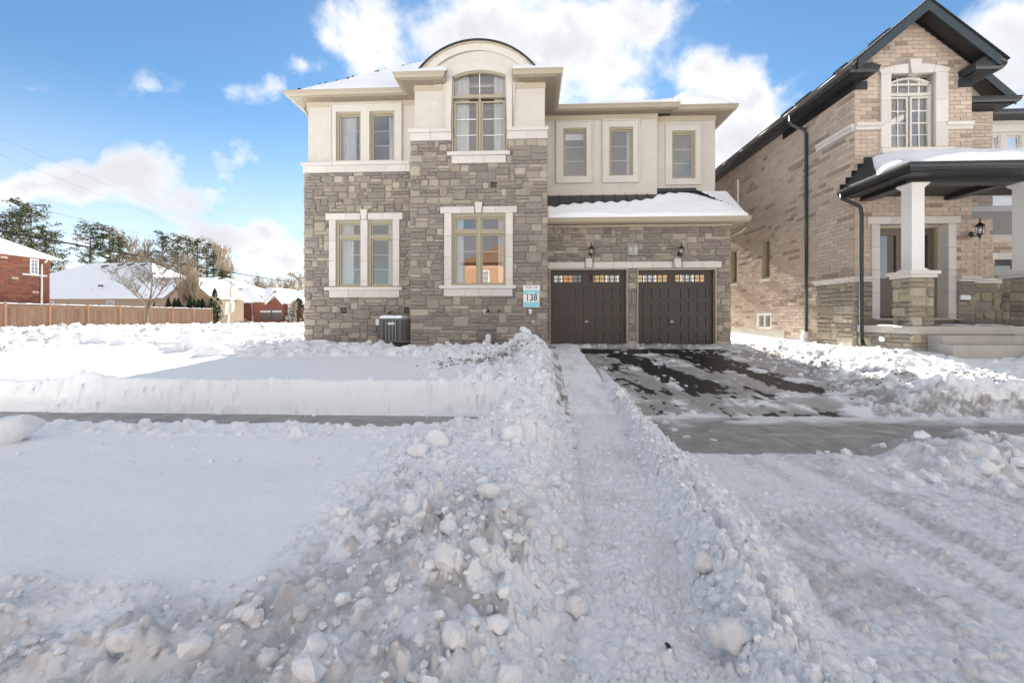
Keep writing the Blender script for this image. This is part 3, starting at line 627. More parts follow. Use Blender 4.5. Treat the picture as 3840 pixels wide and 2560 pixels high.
SI = .16                                                     # soffit starts behind the fascia
soffit_boards(H, xe0 + SI, xe1 + SI, eL + SI, YL - .03, ZS); soffit_boards(H, xe1 + SI, xe2 - SI, eB + SI, YB - .03, ZS)
soffit_boards(H, xe1 + SI, xB0s - .03, YB - .03, YL - .03, ZS, 'y'); soffit_boards(H, xe3 + SI, xe4 - SI, eB + SI, YB - .03, ZS)
soffit_boards(H, xB1s + .03, xe4 - SI, YB - .03, e2 + SI, ZS, 'y'); soffit_boards(H, xB1s + .03, xe5 - SI, e2 + SI, Y2 - .03, ZS)
soffit_boards(H, xe5 - SI, xe6 - SI, e3 + SI, Y3 - .03, ZS); soffit_boards(H, xR + .03, xe6 - SI, Y3 - .03, Y3 + 2, ZS, 'y'); soffit_boards(H, xe0 + SI, xLs - .03, YL - .03, YL + 2, ZS, 'y')
m = MB(); SB = .014
for q in ((xe0 + SI, xe1 + SI, eL + SI, YL), (xe1 + SI, xe2 - SI, eB + SI, YB), (xe1 + SI, xB0s, YB, YL), (xe3 + SI, xe4 - SI, eB + SI, YB), (xB1s, xe4 - SI, YB, e2 + SI), (xB1s, xe5 - SI, e2 + SI, Y2), (xe5 - SI, xe6 - SI, e3 + SI, Y3), (xR, xe6 - SI, Y3, YR), (xe0 + SI, xLs, YL, YR), (xM, xe5 - SI, Y2, Y3)): m.box(*q, ZS + SB, ZS + SB + .02)
m.build('soffit_backing', 'vent_brown', H)
m = MB(); 
for q in ((xe2 - .16, xe2 - .131, eB + .15, YB, ), (xe3 + .131, xe3 + .16, eB + .15, YB)): m.box(*q, ZS, ZE - .02)
m.build('eave_return', 'fascia', H)
# downpipe elbow at the left corner and the garage corner
m = MB(); m.tube([(xe0 + .35, YL + .2, ZE - .12), (xe0 + .33, YL + .2, ZE - .3), (xe0 + .4, YL + .2, ZE - .42), (xLs - .07, YL + .2, ZE - .55), (xLs - .06, YL + .2, ZE - .9)], .04); m.build('downspout', 'fascia', H, True)
# --- roofs
PT = .87
def tri_roof(name, mat, polys, dz=0, thick=.06):
    m = MB()
    for p in polys:
        n = len(p); m.add([(x, y, z + dz) for x, y, z in p] + [(x, y, z + dz - thick) for x, y, z in p], [tuple(range(n)), tuple(range(2 * n - 1, n - 1, -1))] + [(i, i + n, (i + 1) % n + n, (i + 1) % n) for i in range(n)])
    return m.build(name, mat, H)
def hippoly(x0, x1, y0, y1, z, pt):
    w = (x1 - x0) / 2; p1 = ((x0 + x1) / 2, y0 + w, z + w * pt); p2 = ((x0 + x1) / 2, max(y1 - w, y0 + w), z + w * pt)
    a, b, c, d = (x0, y0, z), (x1, y0, z), (x1, y1, z), (x0, y1, z)
    return [[a, b, p1], [b, c, p2, p1], [c, d, p2], [d, a, p1, p2]]
rz = ZE - .06
main = hippoly(xe0 + .05, xe4 - .05, eL + .05, YR, rz, PT); bayr = hippoly(xe1 + .05, xe4 - .05, eB + .05, eB + 8.5, rz, PT)
tri_roof('roof', 'shingle_dark', main); ex1, ex2, ex3, ex4, ey = xe1 + .05, xe2 - .02, xe3 + .02, xe4 - .05, eB + .05
w2_, w3_ = ex2 - ex1, ex4 - ex3; yin = YB + .22
bl_ = [(ex1, ey, rz), (ex2, ey, rz), (ex2, ey + w2_, rz + w2_ * PT)]; br_ = [(ex3, ey, rz), (ex4, ey, rz), (ex3, ey + w3_, rz + w3_ * PT)]
tri_roof('bay_roof', 'shingle_dark', [bl_, br_, [(ex2, yin, rz + (yin - ey) * PT), (ex3, yin, rz + (yin - ey) * PT), br_[2], bayr[0][2], bl_[2]], bayr[1], bayr[3]])
def low(x0, x1, y0): return [[(x0, y0, rz), (x1, y0, rz), (x1, y0 + 6, rz + 6 * .36), (x0, y0 + 6, rz + 6 * .36)]]
tri_roof('roof', 'shingle_dark', low(xe4 - .1, xe5 - .05, e2 + .05) + [[(xe5 - .05, e3 + .05, rz), (xe6 - .05, e3 + .05, rz), (xe6 - 2.2, e3 + 5, rz + 1.7), (xe5 - .05, e3 + 5, rz + 1.7)], [(xe6 - .05, e3 + .05, rz), (xe6 - .05, YR, rz), (xe6 - 2.2, YR - 2, rz + 1.7), (xe6 - 2.2, e3 + 5, rz + 1.7)]])
# snow blankets on roofs: gridded, soft edges
def vn(x, y, s=0):
    x = np.asarray(x, float); y = np.asarray(y, float); xi = np.floor(x).astype(np.int64); yi = np.floor(y).astype(np.int64); fx = x - xi; fy = y - yi
    fx = fx * fx * (3 - 2 * fx); fy = fy * fy * (3 - 2 * fy)
    def h(a, b):
        n = (a * 374761393 + b * 668265263 + s * 1274126177) & 0xffffffff; n = ((n ^ (n >> 13)) * 1274126177) & 0xffffffff; return ((n ^ (n >> 16)) & 0xffffff) / 16777215.0
    return (h(xi, yi) * (1 - fx) + h(xi + 1, yi) * fx) * (1 - fy) + (h(xi, yi + 1) * (1 - fx) + h(xi + 1, yi + 1) * fx) * fy
def fbm(x, y, oct=4, s=0, g=.5):
    t = 0; a = 1; n = 0
    for i in range(oct): t = t + a * vn(x * 2 ** i + 17.3 * i, y * 2 ** i - 9.1 * i, s + i); n += a; a *= g
    return t / n
def snow_patch(name, A, B, C, D, nu, nv, thick, parent, mask=None, mat='snow_clean', seed=0, base=0.004):
    """quilt over the quad A(bottom left) B(bottom right) C(top right) D(top left); mask(u,v)->0..1 scales its depth"""
    A, B, C, D = [np.array(p, float) for p in (A, B, C, D)]; u, v = np.meshgrid(np.linspace(0, 1, nu), np.linspace(0, 1, nv)); u_, v_ = u[..., None], v[..., None]
    Pt = (A * (1 - u_) + B * u_) * (1 - v_) + (D * (1 - u_) + C * u_) * v_
    nrm = np.cross(B - A, (D if np.linalg.norm(D - A) > 1e-6 else C) - A); nrm = nrm / np.linalg.norm(nrm)
    if nrm[2] < 0: nrm = -nrm
    lx = np.linalg.norm(B - A); ly = np.linalg.norm(D - A) + 1e-6
    e_ = np.minimum(1, np.minimum(np.minimum(u, 1 - u) * lx, np.minimum(v, 1 - v) * ly) / .07); e_ = np.sqrt(np.clip(1 - (1 - e_) ** 2, 0, 1))
    mk_ = mask(u, v) if mask else 1.0
    t = thick * e_ * np.sqrt(np.clip(mk_, 0, 1)) * (.5 + 1.0 * fbm(u * lx * 1.3, v * ly * 1.3, 4, seed)) - np.where(np.asarray(mk_) <= 0.001, .03, -base)
    V = Pt + nrm * t[..., None]; m = MB(); m.v = [tuple(p) for p in V.reshape(-1, 3)]; m.t = [(1, 1, 1)] * len(m.v)
    m.f = [(j * nu + i, j * nu + i + 1, (j + 1) * nu + i + 1, (j + 1) * nu + i) for j in range(nv - 1) for i in range(nu - 1)]
    return m.build(name, mat, parent, True)
p1 = main[0][2]
def hipmask(ex=.035, w=.05):
    def f(u, v): return np.clip((np.minimum(u, 1 - u) - ex * (.3 + 1.2 * vn(v * 40, u * 0, 3))) / w, 0, 1)
    return f
def hip_tri(name, a, b, ap, mask=None, thick=.06, n=90):
    return snow_patch(name, a, b, ap, ap, n, n // 2, thick, H, mask)
hip_tri('roof_snow', (main[0][0][0] + .02, main[0][0][1] + .02, rz + .02), (main[0][1][0] - .02, main[0][1][1] + .02, rz + .02), p1, lambda u, v: np.clip((u - .012 - .02 * (vn(v * 30, v * 0, 5) > .55)) * 30, 0, 1))
snow_patch('roof_snow', (main[1][1][0], main[1][1][1], rz), (main[0][1][0], main[0][1][1], rz), p1, main[1][2], 30, 20, .06, H)
bp = bayr[0][2]
snow_patch('roof_snow', (ex1 + .02, ey, rz + .01), (ex2, ey, rz + .01), (bl_[2][0], bl_[2][1], bl_[2][2]), (bl_[2][0] - .05, bl_[2][1] - .05, bl_[2][2]), 50, 40, .06, H)
snow_patch('roof_snow', (ex3, ey, rz + .01), (ex4 - .02, ey, rz + .01), (br_[2][0] + .05, br_[2][1] - .05, br_[2][2]), (br_[2][0], br_[2][1], br_[2][2]), 50, 40, .06, H)
snow_patch('roof_snow', (bayr[0][0][0], eL - .3, rz), (bayr[0][0][0], eB + .08, rz), bp, bp, 30, 20, .06, H)
snow_patch('roof_snow', (xe4 - .02, e2 + .04, rz + .02), (xe5 - .1, e2 + .04, rz + .02), (xe5 - .1, e2 + 5, rz + 1.75), (xe4 - .02, e2 + 5, rz + 1.75), 60, 30, .16, H, lambda u, v: .35 + .65 * np.clip(u * 1.2, 0, 1), seed=4)
snow_patch('roof_snow', (xe5 - .02, e3 + .03, rz + .02), (xe6 - .06, e3 + .03, rz + .02), (xe6 - 1.9, e3 + 4.6, rz + 1.6), (xe5 - .02, e3 + 4.6, rz + 1.6), 60, 40, .36, H, lambda u, v: np.clip(np.minimum(u * 5 + .5, (1 - u) * 2.2), 0, 1), seed=8)
# hip cap shingles that poke out of the snow along the left hip
for i in range(60):
    t = .05 + .015 * i
    if random.random() < .7: continue
    a = np.array(main[0][0]); b = np.array(p1); c = a + (b - a) * t; m = MB(); l_ = random.uniform(.02, .07)
    m.prism([(c[0] - .03, c[1] - .02), (c[0] + l_, c[1] + .0), (c[0] + l_, c[1] + l_), (c[0] - .02, c[1] + l_)], 'z', c[2] + .01, c[2] + .035 + l_ * .35); m.build('hip_shingle', 'shingle_dark', H)
# --- garage roof: standing seam metal
gy0 = YG - .45; zg = PZ(2400, 813, gy0); gx1 = PX(2821, gy0); gx0 = xB1 + .005
ZGE = zg; zgs = zg - .13; tY, tX, tz = Y3 - .005, PX(2608, Y3), PZ(2608, 715, Y3)
def groof_z(y): return zg - .03 + (y - gy0) * (tz - zg + .03) / (tY - gy0)
gr = tri_roof('garage_roof', 'metal_roof', [[(gx0, gy0 + .04, zg - .03), (gx1 - .04, gy0 + .04, zg - .03), (tX, tY, tz), (gx0, tY, tz)], [(gx1 - .04, gy0 + .04, zg - .03), (gx1 - .04, tY + 3, zg - .03), (tX, tY + 1.6, tz), (tX, tY, tz)]], 0, .04)
for i in range(16):
    x = gx0 + .1 + .375 * i
    if x > gx1 - .15: break
    ytop = tY if x < tX else gy0 + (gx1 - .04 - x) / (gx1 - .04 - tX) * (tY - gy0)
    m = MB(); a = (gy0 + .05, groof_z(gy0 + .05)); b = (ytop, groof_z(ytop)); m.prism([(a[0], a[1]), (b[0], b[1]), (b[0], b[1] + .035), (a[0], a[1] + .035)], 'x', x - .009, x + .009); m.build('roof_seam', 'metal_roof', gr)
m = MB(); m.tube([(gx1 - .05, gy0 + .05, zg + .0), (tX, tY, tz + .02)], .028, 6)
for i in range(7):
    t = .12 + i * .13; cx_, cy_, cz_ = gx1 - .05 + (tX - gx1 + .05) * t, gy0 + .05 + (tY - gy0 - .05) * t, zg + (tz + .02 - zg) * t; m.box(cx_ - .035, cx_ + .035, cy_ - .03, cy_ + .03, cz_, cz_ + .045)
m.build('hip_cap', 'metal_roof', gr)
m = MB(); m.box(gx0, xM - .002, Y2 + .02, Y2 + .06, PZ(2250, 748, Y2), PZ(2250, 734, Y2)); m.box(xM, tX, Y3 - .03, Y3 - .001, tz - .02, tz + .09); m.build('flashing', 'metal_roof', gr)
gutter([(gx0, gy0), (gx1, gy0), (gx1, YG + 4)], ZGE)
m = MB(); m.box(xB1 + .002, xG1 + .03, YG - .04, YG - .001, ZGS, zgs + .02); m.build('frieze_board', 'frieze', H)
soffit_boards(H, gx0, gx1 - SI, gy0 + SI, YG - .04, zgs - .02); soffit_boards(H, xG1 + .03, gx1 - SI, YG - .04, YG + 2, zgs - .02, 'y')
m = MB(); m.box(gx0, gx1 - SI, gy0 + SI, YG, zgs + .0, zgs + .02); m.box(xG1, gx1 - SI, YG, YG + 3, zgs + .0, zgs + .02); m.build('soffit_backing', 'vent_brown', H)
m = MB(); m.tube([(gx1 - .08, YG - .2, zg - .14), (gx1 - .07, YG - .2, zg - .3), (gx1 - .16, YG - .1, zg - .42), (xG1 + .07, YG + .1, zg - .5), (xG1 + .07, YG + .2, zg - .8), (xG1 + .07, YG + .2, .8)], .04); m.build('downspout', 'fascia', H, True)
def gmask(u, v):
    top = np.interp(u, [0, .04, .15, .45, .55, .62, .72, .80, .9, .97, 1], [.36, .38, .50, .57, .62, .80, .86, .80, .46, .16, .0]) + .03 * np.sin(u * 2 * np.pi * 15.4) * (u < .72) + .015 * (fbm(u * 30, v * 0, 3, 2) - .5)
    return np.clip((top - v) / .10, 0, 1)
snow_patch('roof_snow', (gx0 + .01, gy0 + .03, zg - .02), (gx1 - .05, gy0 + .03, zg - .02), (gx1 - .05, tY, tz), (gx0 + .01, tY, tz), 160, 60, .13, H, gmask, seed=6)
# ---------------------------------------------------------------- garage doors
def gx(a): return PX(1980 + .3827 * a, YG)
def gz(b): return PZ(2400, 740 + .3827 * b, YG)
def garage_door(G, a0, wins, cols, hx):
    """cols: left edges of the eight panel columns, in measured units"""
    YD = YG + .13
    kx = (YD) / YG
    m = MB(); m.box(G[0], G[0] + .035, YG - .05, YD + .02, .66, G[3]); m.box(G[1] - .035, G[1], YG - .05, YD + .02, .66, G[3]); m.box(G[0] + .035, G[1] - .035, YG - .05, YD + .02, G[3] - .035, G[3])
    m.build('door_casing', 'khaki_trim', H)
    x0, x1 = G[0] + .035, G[1] - .035; z0, z1 = .70, G[3] - .035
    do = None; secs = [z0, gz(1290), gz(1150), gz(1012), gz(872), z1]
    m = MB(); holes = [(gx(w[0]), gx(w[1]), gz(826), gz(757)) for w in wins]
    PH = [[(gx(c), gx(c + 62), gz(b_), gz(t_)) for c in cols] for t_, b_ in ((893, 989), (1032, 1128), (1170, 1266), (1320, 1418))]
    for i in range(5):
        a, b = secs[i] + .003, secs[i + 1] - .003
        for (p, q, r_, s_) in rects_minus(x0, x1, a, b, holes if i == 4 else PH[::-1][i], .003): m.box(p, q, YD, YD + .045, r_, s_)
    m.box(x0, x1, YD + .046, YD + .05, z0, z1)
    m.box(x0, x1, YD + .008, YD + .03, z0 - .02, z0)
    do = m.build('garage_door', 'garage_brown', H)
    for h in holes:
        m = MB(); ring(m, h[0] - .05, h[1] + .05, h[2] - .045, h[3] + .04, .018, YD - .012, YD - .0005); ring(m, h[0] - .012, h[1] + .012, h[2] - .012, h[3] + .012, .014, YD - .012, YD + .03); m.build('window_trim', 'garage_brown', do)
        m = MB(); m.add([(h[0], YD + .02, h[2]), (h[1], YD + .02, h[2]), (h[1], YD + .02, h[3]), (h[0], YD + .02, h[3])], [(0, 1, 2, 3)]); m.build('pane', 'glass_dark', do)
        m = MB()
        for i in range(1, 6): x = h[0] + (h[1] - h[0]) * i / 6; m.box(x - .011, x + .011, YD + .004, YD + .016, h[2], h[3])
        z = (h[2] + h[3]) / 2; m.box(h[0], h[1], YD + .006, YD + .014, z - .009, z + .009); m.build('grille', 'garage_dark', do)
    for (t, b) in ((893, 989), (1032, 1128), (1170, 1266), (1320, 1418)):
        for c in cols:
            p0, p1_, r0, r1 = gx(c), gx(c + 62), gz(b), gz(t); m = MB(); w = .014
            # recessed groove then raised field
            m.box(p0 + .004, p1_ - .014, YD + .010, YD + .04, r0 + .004, r1 - .016); m.build('panel', 'garage_brown', do)
    m = MB(); x = gx(hx); z = gz(1217); m.tube([(x, YD, z), (x, YD - .04, z)], .022); m.box(x - .055, x + .055, YD - .055, YD - .04, z - .010, z + .010); m.box(x - .012, x + .012, YD - .052, YD - .041, z - .03, z + .035); m.build('handle', 'steel', do)
    return do
c1 = [243, 325, 407, 489, 607, 689, 771, 853]; c2 = [1080, 1163, 1246, 1330, 1449, 1532, 1615, 1698]
garage_door(G1, 208, [(255, 540), (612, 905)], c1, 577); garage_door(G2, 1065, [(1088, 1380), (1456, 1750)], c2, 1418)
m = MB(); m.box(G1[0] - .1, G2[1] + .1, YG + 2.8, YG + 2.85, .7, 3.4); m.build('garage_wall', 'room_wall', H)
m = MB(); m.box(G1[0], G1[1], YG - .06, YG + .3, .5, .695); m.box(G2[0], G2[1], YG - .06, YG + .3, .5, .695); m.build('door_sill', 'concrete', H)
# ---------------------------------------------------------------- wall lanterns
def lantern(name, label, x, z, Y, group, s=1.0, side=0):
    """carriage lantern hung from a bracket; z is the middle of its glass"""
    t = thing(name, label, 'wall light', (x, Y, z), group)
    cy = Y - .17 * s - .05
    m = MB(); m.lathe(0, 0, [(0, 0), (.065 * s, .004), (.05 * s, .02), (.02, .03)], 14)
    m.v = [(x + a - .0 + side * .0, Y - .045 - c, z - .06 * s + b) for a, b, c in m.v]; m.build('back_plate', 'black_metal', t, True)
    m = MB(); m.tube([(x, Y - .05, z - .06 * s), (x, Y - .1, z - .1 * s), (x, cy + .02, z - .14 * s), (x, cy, z - .12 * s)], .012); m.build('bracket', 'black_metal', t, True)
    m = MB(); m.lathe(x, cy, [(.012, z + .24 * s), (.02, z + .22 * s), (.012, z + .19 * s), (.022, z + .165 * s), (.045, z + .14 * s), (.085 * s, z + .095 * s), (.088 * s, z + .085 * s), (.06 * s, z + .082 * s)], 12); m.lathe(x, cy, [(.006, z + .27 * s), (.008, z + .24 * s)], 8); m.build('cap', 'black_metal', t, True)
    m = MB(); m.lathe(x, cy, [(.05 * s, z + .082 * s), (.068 * s, z + .03 * s), (.066 * s, z - .03 * s), (.048 * s, z - .085 * s)], 14); m.build('glass', 'glass_lamp', t, True)
    for k in range(6):
        w = k * math.pi / 3 + .3; m = MB(); m.tube([(x + math.cos(w) * r_ * s, cy + math.sin(w) * r_ * s, z + q * s) for r_, q in ((.06, .085), (.074, .03), (.072, -.03), (.052, -.09))], .0055, 5); m.build('rib', 'black_metal', t)
    m = MB(); m.lathe(x, cy, [(.058 * s, z - .085 * s), (.058 * s, z - .1 * s), (.03 * s, z - .115 * s), (.02, z - .14 * s), (.026, z - .155 * s), (.01, z - .19 * s), (.004, z - .23 * s)], 12); m.build('finial', 'black_metal', t, True)
    m = MB(); m.lathe(x, cy, [(.012, z - .085 * s), (.016, z - .02), (.018, z + .01), (.008, z + .035)], 8); m.build('candle', 'plastic_white', t, True)
for lb, px in (('black carriage lantern over the keystone of the garage door beside the number board', 2214), ('black carriage lantern over the garage door nearest the brick house', 2545)):
    lantern('wall_lantern', lb, PX(px, YG), PZ(px, 945, YG), YG, 'lanterns above the garage doors', 1.05)
# ---------------------------------------------------------------- lettering
def text(body, x, y, z, size, mat, parent, ext=.0015, align='CENTER', name='lettering', rot=(R(90), 0, 0), sx=1.0, font=None, off=0):
    c = bpy.data.curves.new(name, 'FONT'); c.body = body; c.size = size; c.extrude = ext; c.align_x = align; c.align_y = 'CENTER'; c.offset = off
    if font: c.font = font
    c.materials.append(MATS[mat]); o = bpy.data.objects.new(name, c); COL.objects.link(o); po = org(parent); o.location = (x - po[0], y - po[1], z - po[2]); o.rotation_euler = rot; o.scale = (sx, 1, 1); o.parent = parent
    bpy.context.view_layer.update(); me = bpy.data.meshes.new_from_object(o); lo_, sc_, ro_ = o.location.copy(), o.scale.copy(), o.rotation_euler.copy(); bpy.data.objects.remove(o)
    o = bpy.data.objects.new(name, me); COL.objects.link(o); o.location = lo_; o.scale = sc_; o.rotation_euler = ro_; o.parent = parent; return o
SY = YB - .065
sx0, sx1, sz0, sz1 = PX(1962, SY), PX(2024, SY), PZ(1990, 1152, SY), PZ(1990, 1070, SY)
sg = thing('lot_sign', 'white and turquoise lot sign reading 138 on the stone wall beside the garage', 'sign', ((sx0 + sx1) / 2, SY, sz0))
def sZ(b): return PZ(1990, 1020 + .1786 * b, SY)
def sX(a): return PX(1900 + .1786 * a, SY)
m = MB(); m.box(sx0, sx1, SY, SY + .012, sz0, sz1); m.build('board', 'sign_white', sg)
m = MB()
for q in rects_minus(sx0 + .006, sx1 - .006, sz0 + .006, sZ(378), [(sX(355), sX(672), sZ(622), sZ(470))], .003): m.box(q[0], q[1], SY - .003, SY - .0005, q[2], q[3])
m.build('blue_field', 'sign_blue', sg)
m = MB(); m.box(sX(385), sX(655), SY - .002, SY - .0005, sZ(350), sZ(345)); m.build('rule', 'ink_grey', sg)
mx_ = (sx0 + sx1) / 2
text('MOS', sX(460), SY - .004, sZ(319), .078, 'ink', sg, sx=1.25); text('A', sX(566), SY - .004, sZ(319), .078, 'sign_blue', sg, sx=1.1); text('IK', sX(625), SY - .004, sZ(319), .078, 'ink', sg, sx=1.25)
text('LOT', mx_, SY - .0045, sZ(442), .10, 'sign_white', sg, off=.001)
text('138', mx_, SY - .004, sZ(542), .27, 'ink', sg, sx=.86, off=.004)
text('2 Sam McGee Street', mx_, SY - .0045, sZ(636), .036, 'sign_white', sg)
# number board
HX, HZ = PX(2373, YG), PZ(2373, 940.5, YG)
hb = thing('house_number_board', 'small beige board with the number 2 between the garage lanterns', 'sign', (HX, YG, HZ - .14))
m = MB(); m.box(HX - .155, HX + .155, YG - .05, YG - .01, HZ - .135, HZ + .135); m.build('board', 'plaque', hb)
m = MB(); ring(m, HX - .14, HX + .14, HZ - .12, HZ + .12, .006, YG - .053, YG - .0505); m.build('border', 'ink', hb)
text('2', HX, YG - .053, HZ + .045, .15, 'ink', hb); text('Sam McGee', HX, YG - .053, HZ - .045, .048, 'ink', hb); text('Street', HX, YG - .053, HZ - .09, .048, 'ink', hb)
m = MB(); m.tube([(HX - .01, YG - .06, HZ + .13), (HX - .014, YG - .065, HZ + .3), (HX + .012, YG - .06, HZ + .42), (HX - .006, YG - .05, ZGS - .08)], .006, 6)
m.tube([(HX - .005, YG - .062, HZ + .25), (HX + .02, YG - .065, HZ + .4), (HX - .01, YG - .055, HZ + .6)], .005, 6); tag(m.build('loose_cable', 'plastic_white', None, True), 'loose white cable hanging on the stone above the number board', 'cable')
# small fittings on the bay wall
def fit(name, label, cat, fn): 
    m = MB(); mat = fn(m); tag(m.build(name, mat, None, True), label, cat)
def f1(m):
    x, z = PX(1989, YB), PZ(1989, 1168, YB); m.box(x - .055, x + .055, YB - .09, YB - .02, z - .07, z + .07); m.box(x - .042, x + .042, YB - .1, YB - .09, z - .02, z + .0); m.tube([(x, YB - .05, z - .07), (x, YB - .05, z - .12)], .01, 6); return 'plastic_white'
fit('outlet_cover', 'white weatherproof outlet cover under the lot sign', 'outlet', f1)
def f2(m):
    x, z = PX(1999, YB), PZ(1999, 1206, YB); m.tube([(x, YB - .02, z), (x, YB - .09, z)], .018); m.tube([(x - .05, YB - .09, z + .01), (x, YB - .1, z + .02), (x + .05, YB - .09, z + .01)], .016); m.tube([(x, YB - .09, z), (x + .01, YB - .1, z - .05)], .016); return 'plastic_white'
fit('hose_tap', 'small white outdoor tap low on the stone beside the garage', 'tap', f2)
for lb, px, kind in (('white bent vent pipe nearest the bay window', 1820, 0), ('round white vent pipe end beside the bent pipe', 1833, 1), ('round white vent pipe end on its own below the bay window sill corner', 1873, 1)):
    x, z = PX(px, YB), PZ(px, 1166, YB); m = MB()
    if kind: m.tube([(x, YB, z), (x, YB - .12, z)], .05, 14, caps=False); m.tube([(x, YB - .02, z), (x, YB - .119, z)], .038, 14, caps=False)
    else: m.tube([(x, YB, z + .02), (x, YB - .09, z + .02), (x - .01, YB - .13, z), (x - .015, YB - .13, z - .1)], .045, 12)
    o = tag(m.build('vent_pipe', 'plastic_white', None, True), lb, 'pipe', 'vent pipes under the bay window')
    if kind: m = MB(); m.tube([(x, YB - .04, z), (x, YB - .045, z)], .037, 12); b_ = m.build('screen', 'dark_rubber', o)
x, z = PX(1831, 12.0), PZ(1831, 1268, 12.0); m = MB(); m.lathe(x, 12.0, [(.085, z - .4), (.085, z + .06), (.075, z + .1), (.03, z + .125)], 12); tag(m.build('pipe_stub', 'plastic_white', None, True), 'rounded white pipe stub standing in the snow before the stone wall', 'pipe')
# ---------------------------------------------------------------- condenser
ay = 12.15; ax0, ax1 = PX(1415, ay), PX(1536, ay); az0, az1 = PZ(1470, 1284, ay), PZ(1470, 1194, ay)
ac = thing('air_conditioner', 'grey square outdoor condenser with snow on top beside the stone bay', 'air conditioner', ((ax0 + ax1) / 2, ay + .4, az0))
def oct_(x0, x1, y0, y1, c): return [(x0 + c, y0), (x1 - c, y0), (x1, y0 + c), (x1, y1 - c), (x1 - c, y1), (x0 + c, y1), (x0, y1 - c), (x0, y0 + c)]
ay1 = YL - .12
m = MB(); m.prism(oct_(ax0 + .03, ax1 - .03, ay + .03, ay1 - .03, .1), 'z', az0 + .04, az1 - .04); m.build('coil', 'ac_dark', ac)
m = MB(); m.prism(oct_(ax0, ax1, ay, ay1, .11), 'z', az1 - .045, az1); m.build('top_panel', 'ac_grey', ac)
m = MB(); m.prism(oct_(ax0, ax1, ay, ay1, .11), 'z', az0, az0 + .05); m.build('base_pan', 'ac_grey', ac)
for a in (ax0 + .09, ax0 + .66 * (ax1 - ax0)): m = MB(); m.box(a, a + .07, ay + .004, ay + .03, az0 + .05, az1 - .045); m.build('corner_post', 'ac_grey', ac)
for i in range(4):
    x = ax0 + .16 + (ax0 + .66 * (ax1 - ax0) - ax0 - .16) * (i + 1) / 5; m = MB(); m.tube([(x, ay + .004, az0 + .04), (x, ay + .004, az1 - .04)], .007, 5); m.build('guard_rod', 'galv', ac)
m = MB(); n = 34
for i in range(n): z = az0 + .06 + (az1 - az0 - .12) * i / n; molding(m, [(ax0 + .02, ay + .5), (ax0 + .02, ay + .13), (ax0 + .12, ay + .018), (ax1 - .12, ay + .018), (ax1 - .02, ay + .13), (ax1 - .02, ay + .6)], [(0, z), (.006, z), (.006, z + .007), (0, z + .007)])
tag(m.build('guard_grille', 'ac_grey', ac), kind='stuff')
m = MB(); m.tube([(x_, y_, az1 + .004 + dz_) for x_, y_, dz_ in ((ax0 + .1, ay + .12, 0), (ax1 - .15, ay + .12, 0))], .004, 4); 
m = MB(); cx_ = ax0 + .42; zz = az1 - .15; m.prism(oct_(cx_ - .11, cx_ + .11, zz - .033, zz + .033, .028), 'y', ay - .012, ay - .002); m.build('badge', 'sign_white', ac); text('LENNOX', cx_, ay - .013, zz, .05, 'ink_grey', ac)
m = MB(); m.box(ax0 - .09, ax0 + .02, ay + .1, ay + .2, az1 - .2, az1 - .02); m.build('disconnect_box', 'galv', ac)
m = MB(); m.tube([(ax0 - .05, ay + .12, az1 - .2), (ax0 - .06, ay + .12, az1 - .4), (ax0 + .01, ay + .12, az1 - .55)], .012); m.tube([(ax0 + .12, YL - .05, az1 + .22), (ax0 + .06, YL - .12, az1 + .15), (ax0 + .05, YL - .14, az1 - .1)], .025); m.build('hose', 'dark_rubber', ac, True)
m = MB(); m.tube([(ax0 + .1, ay + .1, az0), (ax0 + .22, ay + .12, az0 - .2)], .015); m.tube([(ax0 + .3, ay + .1, az0), (ax0 + .3, ay + .1, az0 - .25)], .02); m.box(ax0 + .05, ax1, ay + .3, ay + .34, az0 - .06, az0); m.build('stand', 'ac_dark', ac)
snow_patch('snow_cap', (ax0 + .05, ay + .03, az1), (ax1 - .25, ay + .03, az1), (ax1 - .25, ay1 - .1, az1), (ax0 + .05, ay1 - .1, az1), 40, 30, .085, ac, seed=12)
# ---------------------------------------------------------------- curtains and ceiling lamp
def curtain(x0, x1, z0, z1, Y, label, seed, pull=0, folds=7):
    rng = random.Random(seed); m = MB(); n = folds * 8; vs_ = []
    for j in range(9):
        v = j / 8
        for i in range(n + 1):
            u = i / n; x = x0 + (x1 - x0) * u; sh_ = pull * (1 - v) * u; vs_.append((x + sh_, Y + .035 * math.sin(u * folds * 2 * math.pi + seed) + .015 * math.sin(u * 23 + v * 2), z0 + (z1 - z0) * v))
    m.add(vs_, [(j * (n + 1) + i, j * (n + 1) + i + 1, (j + 1) * (n + 1) + i + 1, (j + 1) * (n + 1) + i) for j in range(8) for i in range(n)])
    tag(m.build('curtain', 'curtain', None, True), label, 'curtain', 'white curtains behind the front windows')
def cur(Y, a, b, t, bo, *r): q = rc(Y, a, b, t, bo); curtain(q[0], q[1], q[2], q[3], Y + .17, *r)
cur(YL, 1272, 1330, 430, 612, 'sheer white curtain in the upper window nearest the house corner', 1)
cur(YL, 1452, 1482, 430, 612, 'narrow white curtain in the upper window nearest the bay', 2, .0, 4)
cur(YB, 1700, 1756, 270, 572, 'long white curtain tied back in the arched window, nearest the house corner', 3)
cur(YB, 1852, 1898, 270, 572, 'long white curtain in the arched window on the garage side', 4, 0, 6)
cur(YL, 1272, 1320, 835, 1078, 'white curtain in the ground-floor window nearest the house corner', 5)
cur(YL, 1450, 1475, 835, 1078, 'thin white curtain in the ground-floor window beside the bay', 6, 0, 4)
cur(YB, 1700, 1735, 812, 1069, 'white curtain in the ground-floor bay window, nearest the house corner', 7, 0, 4)
cur(YB, 1866, 1895, 812, 1069, 'white curtain in the ground-floor bay window on the garage side', 8, 0, 4)
